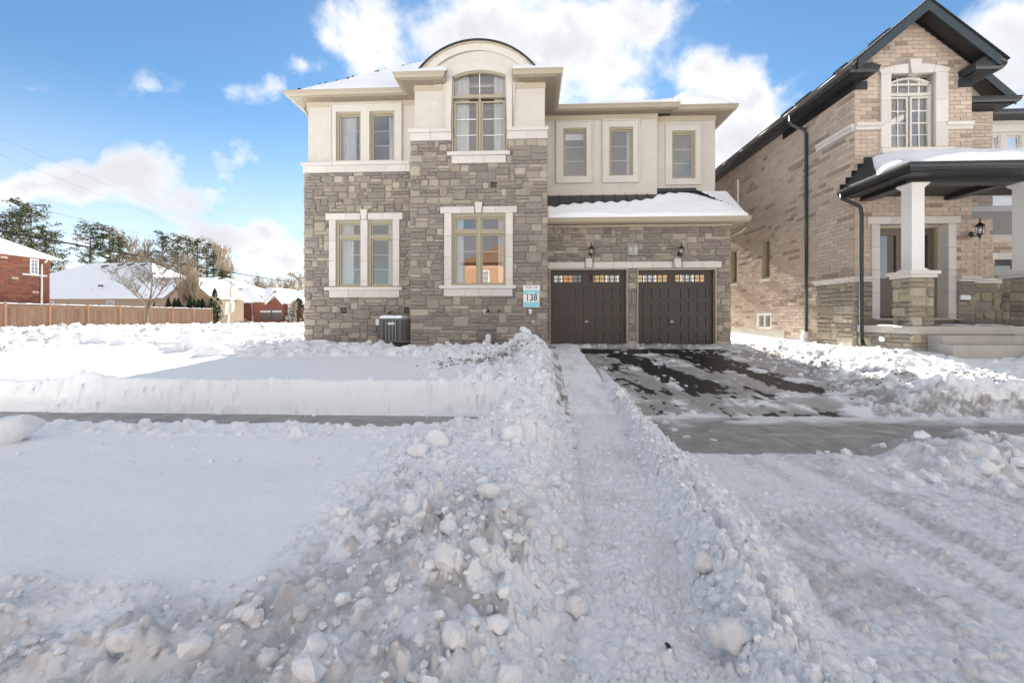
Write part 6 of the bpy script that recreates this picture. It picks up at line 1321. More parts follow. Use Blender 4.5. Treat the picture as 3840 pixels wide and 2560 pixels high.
# drop quads wholly below the bare sheets so that they do not double the mesh
me = bpy.data.meshes.new('snow_ground'); me.vertices.add(len(gv)); me.vertices.foreach_set('co', gv.ravel()); me.loops.add(q4.size); me.loops.foreach_set('vertex_index', q4.ravel())
me.polygons.add(len(q4)); me.polygons.foreach_set('loop_start', np.arange(0, q4.size, 4, dtype=np.int32)); me.polygons.foreach_set('loop_total', np.full(len(q4), 4, np.int32)); me.update(calc_edges=True)
at = me.color_attributes.new('tint', 'FLOAT_COLOR', 'POINT'); c4 = np.ones((len(gv), 4), np.float32); c4[:, :3] = Cc.reshape(-1, 3); at.data.foreach_set('color', c4.ravel())
ar = me.attributes.new('rough', 'FLOAT', 'POINT'); ar.data.foreach_set('value', Rg.ravel().astype(np.float32))
me.shade_smooth(); me.materials.append(MATS['snow_ground']); go = bpy.data.objects.new('snow_ground', me); COL.objects.link(go); tag(go, kind='structure')
# sheets below: asphalt driveway, concrete sidewalk slabs
m = MB(); ny = 24
for i in range(ny): a, b = 6.66 + (13.45 - 6.66) * i / ny, 6.66 + (13.45 - 6.66) * (i + 1) / ny; m.add([(.6, a, float(rampf(a)) - .002), (6.6, a, float(rampf(a)) - .002), (6.6, b, float(rampf(b)) - .002), (.6, b, float(rampf(b)) - .002)], [(0, 1, 2, 3)])
tag(m.build('driveway', 'asphalt'), kind='structure')
sw_ = thing('sidewalk', None, None, (0, 5.7, 0)); tag(sw_, kind='structure')
for i in range(-9, 12): m = MB(); a = i * 1.52 + .3; m.prism([(a + .006, 4.75), (a + 1.514, 4.75), (a + 1.514, 6.64), (a + .006, 6.64)], 'z', -.12, 0); m.build('slab', 'sidewalk', sw_)
m = MB(); m.box(-16, 19, 4.6, 6.655, -.2, -.012); m.build('joint_bed', 'asphalt', sw_)
# the rest of the land, reaching the horizon, with the street behind the camera
def strip(name, mat, rows, tint=(1, 1, 1)):
    m = MB(); n = len(rows[0]); m.v = [p for r_ in rows for p in r_]; m.t = [tint] * len(m.v); m.f = [(j * n + i, j * n + i + 1, (j + 1) * n + i + 1, (j + 1) * n + i) for j in range(len(rows) - 1) for i in range(n - 1)]
    return tag(m.build(name, mat, None, True, origin=(0, 0, 0)), kind='structure')
ks = list(range(0, NR, 25)) + [NR - 1]
strip('snow_field', 'snow_clean', [[(-1500.0, float(yy[k]) , .5 if yy[k] < 8 else .78), (float(Xg[k, 0]) * 2, float(yy[k]), float(Hh[k, 0])), (float(Xg[k, 0]), float(yy[k]), float(Hh[k, 0]))] for k in ks])
strip('snow_field', 'snow_clean', [[(float(Xg[k, -1]), float(yy[k]), float(Hh[k, -1])), (float(Xg[k, -1]) * 2 + 3, float(yy[k]), float(Hh[k, -1])), (1500.0, float(yy[k]), .5 if yy[k] < 8 else .85)] for k in ks])
xsB = [-1500.0, float(Xg[-1, 0])] + [float(Xg[-1, k]) for k in range(40, NCc, 60)] + [float(Xg[-1, -1]), 1500.0]
strip('snow_field', 'snow_clean', [[(x, y_, .78) for x in xsB] for y_ in (float(yy[-1]), 120, 400, 2500)])
xs2 = [-1500.0, -60.0] + [float(Xg[0, k]) for k in range(0, NCc, 12)] + [float(Xg[0, -1]), 60.0, 1500.0]
def h0(x):
    k = int(np.clip(np.searchsorted(Xg[0], x), 0, NCc - 1)); return float(Hh[0, k])
strip('street', 'snow_clean', [[(x, .45, h0(x)) for x in xs2], [(x, .1, h0(x) * .6) for x in xs2], [(x, -1.0, -.12) for x in xs2], [(x, -8.5, -.12) for x in xs2], [(x, -9.2, .2) for x in xs2], [(x, -60, .7) for x in xs2], [(x, -1500, .7) for x in xs2]])
# ---------------------------------------------------------------- loose chunks of snow and ice
def chunk_mb(cx, cy, cz, r, rg_, tint, sq=(1, 1, 1), sub=1, rough=.22):
    bmv = ICO[sub]; a, b, c = rg_.uniform(0, 6.28, 3); Rm = np.array([[math.cos(a), -math.sin(a), 0], [math.sin(a), math.cos(a), 0], [0, 0, 1]]) @ np.array([[1, 0, 0], [0, math.cos(b), -math.sin(b)], [0, math.sin(b), math.cos(b)]])
    V = bmv[0] * np.array(sq); off = rg_.uniform(0, 99, 2); dsp = 1 + rough * 2 * (vn(V[:, 0] * 1.7 + off[0] + V[:, 2] * 1.3, V[:, 1] * 1.7 + off[1] - V[:, 2] * .9, 3) - .5) + rough * .8 * (vn(V[:, 0] * 4.7 + off[1] + V[:, 2] * 3.3, V[:, 1] * 4.7 + off[0] - V[:, 2] * 2.9, 5) - .5)
    V = (V * dsp[:, None]) @ Rm.T * r + np.array([cx, cy, cz]); return [tuple(p) for p in V], bmv[1], tint
import bmesh
ICO = {}
for s_ in (1, 2, 3):
    b_ = bmesh.new(); bmesh.ops.create_icosphere(b_, subdivisions=s_, radius=1); b_.verts.ensure_lookup_table(); ICO[s_] = (np.array([v.co[:] for v in b_.verts]), [tuple(v.index for v in f.verts) for f in b_.faces]); b_.free()
def hat(x, y):
    j = int(np.clip(np.searchsorted(yy, y), 1, NR - 1)); i = int(np.clip(np.searchsorted(tt, x / (y + 2)), 1, NCc - 1)); return float(Hh[j, i])
rub_mb = MB()
def loose(n, xr_, yr_, rr_, ok, pal, sub=1):
    for _ in range(n):
        x, y = rng.uniform(*xr_), rng.uniform(*yr_)
        if not ok(x, y, rng.random()): continue
        r = rr_[0] + (rr_[1] - rr_[0]) * rng.random() ** 2.5; v, f, t = chunk_mb(x, y, hat(x, y) + r * .25, r, rng, (pal if y < 2.8 + rng.random() else CLEAN)[rng.integers(4)], (1, rng.uniform(.6, 1), rng.uniform(.5, .9)), sub, .3); rub_mb.add(v, f, t)
loose(3000, (-3, .5), (.7, 5.4), (.006, .03), okpile, PAL + CLEAN); loose(500, (-3, .5), (.8, 5.4), (.02, .05), okpile, PAL); loose(50, (-1.6, .4), (.9, 5.0), (.045, .08), okpile, PAL, 2)
loose(1700, (.8, 2.1), (.7, 8.4), (.007, .04), okr, CLEAN); loose(700, (.1, 1.4), (.7, 7), (.005, .02), lambda x, y, q: fpl(y) < x < frl(y), CLEAN); loose(500, (1.5, 6.2), (1.2, 4.9), (.005, .018), lambda x, y, q: q < .6, CLEAN); loose(160, (-1, .8), (5, 8.4), (.03, .08), lambda x, y, q: x < fpl(y), CLEAN)
loose(260, (-7.4, .4), (9.8, 12.2), (.04, .12), lambda x, y, q: q < .2 + (y - 9.8) / 3, CLEAN); loose(200, (5.8, 8), (6.8, 13), (.02, .08), lambda x, y, q: hat(x, y) > .3, CLEAN); loose(80, (1.5, 6), (7.5, 13), (.01, .03), lambda x, y, q: True, CLEAN)
loose(900, (-26, -13.6), (10, 28), (.05, .14), lambda x, y, q: True, CLEAN); loose(60, (3.4, 6.4), (4.0, 5.0), (.03, .08), lambda x, y, q: True, CLEAN); loose(40, (-6, -1), (3.5, 5.2), (.015, .05), lambda x, y, q: True, CLEAN)
DT = [(.26,.23,.19), (.34,.31,.27), (.45,.42,.38), (.20,.175,.15)]
tag(rub_mb.build('snow_rubble', 'snow_ground', None, False, origin=(0, 0, 0)), 'loose crumbs of ploughed snow and ice scattered over the banks', 'snow rubble', kind='stuff')
dm = MB()
for _ in range(520):
    t = rng.random(); x, y = -2.0 + 1.9 * t + rng.normal() * .16, 8.6 + 1.6 * t + rng.normal() * .25
    r = .008 + .03 * rng.random() ** 3; v, f, t_ = chunk_mb(x, y, hat(x, y) + r * .2, r, rng, DT[rng.integers(4)], (1, .8, .7), 1, .3); dm.add(v, f, t_)
for cx_, cy_, n_ in ((5.85, 8.3, 60), (7.6, 7.6, 160), (6.6, 7.9, 50)):
    for _ in range(n_): x, y = cx_ + rng.normal() * .35, cy_ + rng.normal() * .16; r = .008 + .028 * rng.random() ** 3; v, f, t_ = chunk_mb(x, y, hat(x, y) + r * .1, r, rng, DT[rng.integers(4)], (1, .8, .7), 1, .3); dm.add(v, f, t_)
tag(dm.build('soil_clods', 'dirt', None, False, origin=(0, 0, 0)), 'frozen brown clods of soil lying on the ploughed snow', 'soil', kind='stuff')
# the large single chunks
CH = [(1295,1925,.055,'round white snowball alone on the smooth snow, casting a short shadow',0,2.8), (40,1625,.24,'big rounded snow boulder at the sidewalk edge, far from the driveway',0,4.75), (2640,2135,.068,'oval grey ice block on the ridge beside the shovelled path',3,0),
      (2745,2400,.088,'largest dirty ice block, at the near end of the ridge by the path',3,0), (2165,2290,.055,'round grey ice ball at the foot of the heap beside the path',3,0), (2310,1895,.032,'white lump lying in the middle of the shovelled path',0,0),
      (2445,1583,.075,'rounded white lump at the tip of the ridge beside the bare concrete',0,0), (2385,1600,.06,'small white lump on the ridge just behind the tip lump',0,0), (2330,1478,.09,'pale snowball on the ridge where the driveway asphalt starts',0,0),
      (1180,2430,.058,'pointed white chunk on the dirty snow at the near corner of the heap',1,0), (470,2395,.068,'large white chunk among the dirty snow near the street',1,0), (380,2370,.045,'flat white chunk beside the large chunk near the street',1,0),
      (590,2390,.035,'upright beige chunk between the white chunks near the street',4,0), (1640,1660,.13,'big clean snow block on the back of the heap by the sidewalk',0,0), (1920,1620,.14,'broad snow block where the heap meets the path and sidewalk',0,0),
      (1890,2290,.038,'white egg-shaped lump standing on the dirty heap',0,0), (1570,1690,.10,'clean block on the heap beside the smooth snow',0,0), (2095,2030,.06,'grey-brown ice chunk on the edge of the path above the rut',3,0),
      (1700,2380,.06,'long grey ice chunk lying in the hollow of the heap',2,0), (3700,1720,.09,'rounded snow block on the bank at the far edge of the packed snow',0,0), (2680,2250,.04,'sharp white ice piece between the two big blocks on the ridge',1,0),
      (1510,1750,.045,'small yellowish ice lump on the back of the heap',4,0), (1130,2300,.04,'brownish flat ice piece between smooth snow and heap',4,0)]
crng = np.random.default_rng(11)
for px, py, r, lb, ci, yfix in CH:
    z = .2
    for _ in range(6):
        d = (1.6 - z) * F / (py - CY); rr_ = (px - CX) / F * d; x, y = rr_ * cT - d * sT, rr_ * sT + d * cT; z = hat(x, y) + r * .4
    v, f, t = chunk_mb(x, y, hat(x, y) + r * .42, r, crng, PAL[ci], (1, crng.uniform(.7, .95), crng.uniform(.6, .85)), 3, .36); mb = MB(); mb.add(v, f, t)
    tag(mb.build('snow_chunk', 'snow_ground', None, True), lb, 'snow chunk', 'large chunks on the snow')
# black litter in the path
m = MB(); x, y = .64, 1.95
v, f, t = chunk_mb(x, y, hat(x, y) + .01, .022, crng, (.02, .02, .02), (1, .6, .4), 2, .6); m.add(v, f, t); tag(m.build('litter', 'dark_rubber', None), 'small black scrap lying in the shovelled path', 'litter')
# ---------------------------------------------------------------- distance: fence, houses, trees
mk('brown_roof', (.17, .11, .07), .9, var=.2, vscale=12); mk('garage_grey', (.10, .095, .10), .6); mk('red_brick_plain', (.20, .075, .055), .85, var=.25, vscale=24)
mk('sand_brick', (.34, .26, .16), .85, var=.15, vscale=20); mk('orange_brick', (.34, .21, .14), .85, var=.15, vscale=20)
def PXY(px, py, Y): x, z = P(px, py, Y); return x, Y, z
FXX = -35.7
fe = thing('fence', 'long brown wooden board fence with snow on its top rail along the side street', 'fence', (FXX, 34, .8))
def fY(px): return S(px, 1190, FXX)[0]
posts = [fY(p) for p in (18, 185, 329, 448, 552, 645, 725, 794)]; posts = [posts[0] - 7.0, posts[0] - 3.5] + posts
fz0, fz1 = .72, 2.55
for i, y in enumerate(posts):
    m = MB(); f_ = random.uniform(.95, 1.2); m.box(FXX - .07, FXX + .07, y - .07, y + .07, fz0 - .1, fz1 + .12, (1.25 * f_, 1.15 * f_, 1.0 * f_)); m.build('post', 'wood_fence', fe)
    m = MB(); m.box(FXX - .09, FXX + .09, y - .09, y + .09, fz1 + .121, fz1 + .15, (1.1, 1.05, 1)); m.build('post_cap', 'wood_fence', fe)
    if i:
        a, b = posts[i - 1] + .07, y - .07; n = max(1, round((b - a) / .14))
        for k in range(n):
            f_ = random.uniform(.75, 1.12); m = MB(); p, q = a + (b - a) * k / n, a + (b - a) * (k + 1) / n; m.box(FXX - .012, FXX + .012, p + .004, q - .004, fz0, fz1 - .28, (f_, f_ * random.uniform(.95, 1.05), f_)); m.build('board', 'wood_fence', fe)
        m = MB(); m.box(FXX - .02, FXX + .03, a, b, fz1 - .28, fz1 - .12); m.build('rail', 'wood_fence', fe)
        m = MB(); m.box(FXX - .03, FXX + .04, a, b, fz1 - .10, fz1 - .04, (.8, .8, .8)); m.build('rail', 'wood_fence', fe)
        m = MB(); m.box(FXX - .06, FXX + .06, a, b, fz1 - .04, fz1 - .005, (.7, .7, .7)); m.build('top_cap', 'wood_fence', fe)
        m = MB(); nq = 14; m.prism([(a, fz1)] + [(a + (b - a) * t / nq, fz1 + random.uniform(.02, .07)) for t in range(nq + 1)] + [(b, fz1)], 'x', FXX - .05, FXX + .055); m.build('snow_cap', 'snow_clean', fe)
def hip_house(root, x0, x1, y0, y1, zb, ze, slope, wallmat, roofmat='snow_clean', ov=.4, ridge='auto'):
    m = MB(); m.box(x0, x1, y0, y1, zb, ze); m.build('wall', wallmat, root)
    a0, a1, b0, b1 = x0 - ov, x1 + ov, y0 - ov, y1 + ov; w = min(a1 - a0, b1 - b0) / 2; zr = ze + w * slope
    if a1 - a0 >= b1 - b0: r1_, r2_ = (a0 + w, (b0 + b1) / 2, zr), (a1 - w, (b0 + b1) / 2, zr)
    else: r1_, r2_ = ((a0 + a1) / 2, b0 + w, zr), ((a0 + a1) / 2, b1 - w, zr)
    c = [(a0, b0, ze), (a1, b0, ze), (a1, b1, ze), (a0, b1, ze)]; m = MB()
    if a1 - a0 >= b1 - b0: m.add(c + [r1_, r2_], [(0, 1, 5, 4), (1, 2, 5), (2, 3, 4, 5), (3, 0, 4), (3, 2, 1, 0)])
    else: m.add(c + [r1_, r2_], [(0, 1, 4), (1, 2, 5, 4), (2, 3, 5), (3, 0, 4, 5), (3, 2, 1, 0)])
    ro_ = m.build('roof', roofmat, root)
    m = MB(); 
    molding(m, [(a0, b1), (a0, b0), (a1, b0), (a1, b1)], [(0, ze - .1), (.06, ze - .1), (.06, ze + .02), (0, ze + .02)]); m.build('gutter', 'plastic_white', root)
    return ro_
def far_window(root, fr, u0, u1, v0, v1, cols=2, rows=3):
    B = lambda mb, a, b, c, d, n0, n1: mb.add([fr(a, c, n0), fr(b, c, n0), fr(b, d, n0), fr(a, d, n0), fr(a, c, n1), fr(b, c, n1), fr(b, d, n1), fr(a, d, n1)], [(4, 5, 6, 7), (0, 1, 5, 4), (1, 2, 6, 5), (2, 3, 7, 6), (3, 0, 4, 7)])
    m = MB(); w = .07
    for q in ((u0, u0 + w, v0, v1), (u1 - w, u1, v0, v1), (u0 + w, u1 - w, v0, v0 + w), (u0 + w, u1 - w, v1 - w, v1)): B(m, *q, 0, .06)
    for i in range(1, cols): x = u0 + (u1 - u0) * i / cols; B(m, x - .015, x + .015, v0 + w, v1 - w, .01, .045)
    for i in range(1, rows): z = v0 + (v1 - v0) * i / rows; B(m, u0 + w, u1 - w, z - .015, z + .015, .01, .043)
    wo = m.build('window', 'white_paint', root); m = MB(); m.add([fr(u0 + w, v0 + w, .02), fr(u1 - w, v0 + w, .02), fr(u1 - w, v1 - w, .02), fr(u0 + w, v1 - w, .02)], [(0, 1, 2, 3)]); m.build('pane', 'ac_grey' if random.random() < .0 else 'far_glass', wo)
mk('far_glass', (.22, .25, .29), .15, spec=.9)
RB = [(.24,.085,.05), (.20,.07,.045), (.27,.10,.06), (.17,.06,.045), (.22,.09,.06)]; RBD = [(.52,.40,.30), (.14,.07,.055)]
# red brick house behind the fence
rh_ = thing('red_brick_house', 'two-storey red brick house with snowy roof behind the near end of the fence', 'house', (-38, 25, .8))
hip_house(rh_, -50, -38, 16, 31, .6, 6.2, .6, 'red_mortar', ov=.5)
fr1 = fr_right(-38); pr = Pieces(); wy0, wy1 = S(143, 1000, -38)[0], S(111, 1000, -38)[0]; wz1, wz0 = S(127, 971, -38)[1], S(127, 1028, -38)[1]; wy0, wy1 = min(wy0, wy1), max(wy0, wy1)
bricks(pr, fr1, (1, 0, 0), 26.5, 31, .9, 6.15, [(wy0, wy1, wz0, wz1)], 81, L=.42, H=.16, dark=.12, pal=RB, pald=RBD, jt=.014); pr.flush('brick', 'brickwork', 'red_brick', rh_, 260)
far_window(rh_, fr1, wy0, wy1, wz0, wz1, 2, 4); m = MB(); m.box(-38, -37.88, wy0 - .5, wy1 + .5, wz0 - .12, wz0 - .001); m.build('sill', 'cast_stone', rh_)
m = MB(); m.tube([(-37.7, 30.6, 6.1), (-37.7, 30.5, 5.9), (-37.92, 30.4, 5.7), (-37.92, 30.4, .9)], .06, 8); m.build('downspout', 'plastic_white', rh_, True)
# brick bungalow with the big roof
bg_ = thing('bungalow', 'tan brick bungalow under a broad snow-covered hip roof beyond the fence', 'house', (-55, 48, .8))
hip_house(bg_, -72, -45.8, 48.4, 65.6, .7, 3.95, .61, 'tan_brick'); 
m = MB(); m.prism([(48, 3.95), (52.8, 6.9), (57.6, 3.95)], 'x', -54, -41.6); m.build('wing_roof', 'snow_clean', bg_)
m = MB(); m.box(-46, -41.8, 48.4, 57, .7, 3.95); m.build('wall', 'tan_brick', bg_)
gwx0, gwx1 = -42.4, -36.9; gxm_ = (gwx0 + gwx1) / 2
m = MB(); m.prism([(gwx0 + .3, .7), (gwx1 - .3, .7), (gwx1 - .3, 3.9), (gxm_, 6.1), (gwx0 + .3, 3.9)], 'y', 46.3, 52); m.build('gable_wing', 'tan_brick', bg_)
for s_ in (-1, 1): m = MB(); m.prism([(gxm_, 6.22), (gxm_ + s_ * 3.0, 3.8), (gxm_ + s_ * 3.0, 3.92), (gxm_, 6.36)], 'y', 46.0, 52.4); m.build('wing_roof', 'snow_clean', bg_)
for px in (455, 490, 540, 395): x, y, z = PXY(px, 995 if px > 400 else 1000, 55.5); m = MB(); m.prism([(x - .45, z - .1), (x + .35, z + .1), (x + .5, z + .22), (x - .2, z + .1)], 'y', 55.2, 55.6); m.build('roof_vent', 'black_metal', bg_)
for px, py in ((232, 1091), (350, 1089), (382, 1072)): x, z = P(px, py, 50.2); m = MB(); m.box(x - .2, x + .2, 49.9, 50.2, z - .1, z + .12); m.build('roof_vent', 'black_metal', bg_)
far_window(bg_, fr_front(48.4), PX(401, 48.4), PX(428, 48.4), PZ(415, 1150, 48.4), PZ(415, 1127, 48.4), 3, 1); far_window(bg_, fr_front(48.4), PX(186, 48.4), PX(204, 48.4), PZ(195, 1148, 48.4), PZ(195, 1128, 48.4), 2, 1)
# row of red bungalows at the far end
YR1 = 64.0
rb = thing('red_bungalow', 'red brick bungalow with two grey garage doors and snowy gables at the street end', 'house', (P(980, 1190, YR1)[0], YR1, 1.2))
def RX(px, Y=YR1): return PX(px, Y)
def RZ(py, Y=YR1): return PZ(980, py, Y)
x0_, x1_ = RX(880), RX(975)
ze_ = RZ(1134)
m = MB(); m.box(x0_, x1_, YR1, YR1 + 10, .9, ze_); m.box(x1_, RX(1062), YR1 - 1.5, YR1 + 10, .9, ze_); m.box(RX(1062), RX(1103), YR1 + .5, YR1 + 10, .9, ze_); m.build('wall', 'red_brick_plain', rb)
def front_roof(px_l, px_r, py_e, px_a, px_b, py_r, Y0, Yr): 
    """shaded snow slope facing the camera with its hipped end; px_a..px_b is the ridge"""
    A = PXY(px_l, py_e, Y0); B_ = PXY(px_r, py_e, Y0); C_ = PXY(px_b, py_r, Yr); D_ = PXY(px_a, py_r, Yr); E = (B_[0], 2 * Yr - Y0, B_[2]); G_ = (A[0], 2 * Yr - Y0, A[2])
    m = MB(); m.add([A, B_, C_, D_, E, G_], [(0, 1, 2, 3), (1, 4, 2), (4, 5, 3, 2), (5, 0, 3), (0, 5, 4, 1)]); return m.build('roof', 'snow_clean', rb)
front_roof(700, 975, 1134, 748, 850, 1042, YR1 - .4, YR1 + 9)
front_roof(880, 985, 1135, 877, 933, 1079, YR1 - .5, YR1 + 5)
front_roof(975, 1108, 1139, 1000, 1050, 1078, YR1 - .3, YR1 + 6)
def gable(pxa, pxl, pxr, pya, pyb, Y, back):
    a, b, c = PXY(pxa, pya, Y), PXY(pxl, pyb, Y), PXY(pxr, pyb, Y); m = MB(); k = .82
    m.prism([(a[0], a[2] - .5), (b[0] + .7, b[2] + .0), (c[0] - .7, c[2] + .0)], 'y', Y + .3, Y + .5); m.build('gable_wall', 'red_brick_plain', rb)
    for q in (b, c): m = MB(); m.prism([(a[0], a[2]), (q[0], q[2]), (q[0], q[2] - .22), (a[0], a[2] - .28)], 'y', Y, Y + .12); m.build('verge_board', 'plastic_white', rb); m = MB(); m.prism([(a[0], a[2] + .12), (q[0], q[2] + .1), (q[0], q[2] + .005), (a[0], a[2] + .005)], 'y', Y - .05, Y + back); m.build('gable_roof', 'snow_clean', rb)
gable(1030, 985, 1080, 1081, 1138, YR1 - .6, 6); gable(1027, 993, 1059, 1101, 1137, YR1 - 2.2, 5)
for a, b in ((976, 1016), (1020, 1056)):
    m = MB(); Y = YR1 - 1.56; x0g, x1g = RX(a, Y), RX(b, Y); z0g, z1g = RZ(1199, Y), RZ(1161, Y)
    for i in range(4): m.box(x0g, x1g, Y, Y + .05, z0g + (z1g - z0g) * i / 4 + .01, z0g + (z1g - z0g) * (i + 1) / 4 - .01)
    gd = m.build('garage_door', 'garage_grey', rb)
    for i in range(6): m = MB(); w = (x1g - x0g) / 6; m.box(x0g + w * (i + .2), x0g + w * (i + .8), Y - .02, Y - .001, z1g - .42, z1g - .14); m.build('pane', 'sign_white', gd)
Y = YR1 + .44; a, b = RX(1080, Y), RX(1094, Y); far_window(rb, fr_front(Y + .05), a, b, RZ(1186, Y), RZ(1150, Y), 2, 3); arch_band(rb, fr_front(Y + .05), (a + b) / 2, RZ(1150, Y), .02, (b - a) / 2 + .08, -math.pi / 2, math.pi / 2, -.02, .05, 'window_arch', 'white_paint', 10)
m = MB(); x = RX(942); m.tube([(x, YR1 - .3, ze_ - .05), (x + .25, YR1 - .12, ze_ - .4), (x + .3, YR1 - .1, 1.1)], .07, 8); m.build('downspout', 'plastic_white', rb, True)
m = MB(); m.box(RX(945), x1_ - .01, YR1 - .08, YR1 - .001, .9, RZ(1183)); m.box(RX(1062, YR1) + .05, RX(1104), YR1 + .4, YR1 + .49, .9, RZ(1184)); m.build('stone_base', 'cast_stone', rb)
for px, py in ((767, 1054), (790, 1053), (833, 1047)): x, z = P(px, py, 71); m = MB(); m.prism([(x - .6, z - .15), (x + .5, z + .2), (x + .6, z + .3), (x - .4, z + .12)], 'y', 70.6, 71); m.build('roof_vent', 'black_metal', rb)
for px, py in ((877, 1087), (901, 1087)): x, z = P(px, py, 67.6); m = MB(); m.prism([(x - .4, z - .1), (x + .35, z + .15), (x + .4, z + .25), (x - .3, z + .1)], 'y', 67.3, 67.6); m.build('roof_vent', 'black_metal', rb)
hs = thing('far_house', 'pale house with a broad snowy hip roof farthest along the street', 'house', (PX(1080, 84), 84, 1.2))
xa, xb = PX(1018, 84), PX(1150, 84); ze2_ = PZ(1080, 1131, 84); hip_house(hs, xa, xb + 2, 84, 98, .9, ze2_, .62, 'tan_brick')
# ---------------------------------------------------------------- trees
def limb_tree(root, base, h, r0, spread, seed, depth=4, mat='bark_pale', first=.28, up=.55, kids=(3, 5), n=5, min_r=.004, fan=1.0, lim=1.0):
    """tapered trunk with limbs (each a part), twigs joined as one part"""
    rg = random.Random(seed); tw = MB()
    def seg(mb, p, d, L, r, lv, main=False):
        pts = [Vector(p)]; rs = [r]; k = 4 if lv < 2 else 3; dd = Vector(d).normalized()
        for i in range(k):
            dd = (dd + Vector((rg.gauss(0, .10), rg.gauss(0, .10), rg.gauss(.05, .06)))).normalized(); pts.append(pts[-1] + dd * L / k); rs.append(max(min_r, r * (1 - .75 * (i + 1) / k)))
        mb.tube(pts, rs, n if lv < 2 else 3, caps=False)
        if lv >= depth: return
        for j in range(rg.randint(*kids) + (2 if lv == 0 else 0)):
            t = rg.uniform(first if lv == 0 else .2, 1); i = min(k - 1, int(t * k)); q = pts[i].lerp(pts[i + 1], t * k - i); a = rg.uniform(0, 6.28); nd = (dd * rg.uniform(.5, .9) + Vector((math.cos(a) * fan, math.sin(a) * fan, up * rg.uniform(.1, 1))) * rg.uniform(.5, .9)).normalized()
            rr = max(min_r, rs[i] * rg.uniform(.4, .65)); m2 = MB() if lv == 0 else mb
            if lv >= 1: m2 = tw
            seg(m2, q, nd, L * rg.uniform(.42, .66) * ((1.15 - .45 * t) * lim if lv == 0 else 1), rr, lv + 1)
            if lv == 0: m2.build('limb', mat, root)
    tr = MB(); seg(tr, base, (0, 0, 1), h * .72, r0, 0); tr.build('trunk', mat, root); tag(tw.build('twigs', mat, root), kind='stuff')
def bare(name, label, px, pyb, pyt, Y, r0, seed, wide=1, group='bare leafless trees', **k):
    x, z0 = P(px, pyb, Y); zt_ = PZ(px, pyt, Y); t = thing(name, label, 'tree', (x, Y, z0), group); limb_tree(t, (x, Y, z0 - .2), (zt_ - z0) * 1.08, r0, 1, seed, **k)
xt = -24.9; bare('street_tree', 'bare spreading street tree standing in front of the fence', 547, 1236, 975, 26.9, .12, 4, first=.16, kids=(5, 7), depth=4, fan=1.2, up=.5, min_r=.007, lim=1.35, mat='bark', group=None)
bare('young_tree', 'young bare tree just behind the street sign pole', 850, 1226, 1052, 34, .13, 9, first=.4, kids=(3, 4), min_r=.012)
bare('staked_tree', 'small staked bare tree beside the house corner', 1113, 1215, 1130, 48, .08, 12, first=.3, kids=(4, 5), up=1.2, fan=.6, min_r=.012)
bare('bare_tree', 'tall bare tree rising behind the red bungalow roof', 850, 1150, 928, 88, .34, 15, first=.35, kids=(4, 6), min_r=.035, up=.9, fan=.7)
bare('bare_tree', 'thin bare tree between the two pine groups', 505, 1150, 925, 84, .22, 16, first=.3, kids=(4, 6), min_r=.03, up=.9, fan=.7)
bare('bare_tree', 'low bare tree just beyond the red brick house roof', 215, 1150, 955, 80, .2, 17, first=.3, kids=(4, 6), min_r=.03)
bare('bare_tree', 'thin bare tree right before the smaller pines', 700, 1150, 990, 78, .18, 18, first=.25, kids=(4, 6), min_r=.03)
for i, (px, pt, Y, s_) in enumerate(((955, 1048, 110, 21), (985, 1043, 112, 22), (1015, 1046, 108, 23), (1045, 1042, 112, 24), (1095, 1034, 118, 25), (1125, 1030, 116, 26))):
    bare('bare_tree', ['low brown tree nearest the red bungalow ridge', 'second low brown tree behind the red roofs', 'bushy low tree in the middle of the far row', 'low brown tree above the small gable', 'far low tree above the farthest roof', 'far low tree closest to the stone house corner'][i], px, 1165, pt, Y, .2, s_, first=.15, kids=(5, 7), min_r=.05, depth=3)
for i, (px, pt, s_) in enumerate(((683, 1020, 31), (712, 1035, 32), (740, 1050, 33))):
    bare('bare_shrub', ['tall bare tan shrub above the cedars', 'middle bare tan shrub behind the cedars', 'lowest bare tan shrub above the cedar hedge'][i], px, 1180, pt, 44.5, .06, s_, first=.02, kids=(6, 7), up=1.4, fan=.6, min_r=.010, group='bare shrubs behind the fence')
GN = [(.032,.045,.022), (.055,.068,.028), (.085,.09,.034), (.12,.115,.042), (.022,.032,.020)]  # needle greens; the olive tints put sunlit foliage into the colour
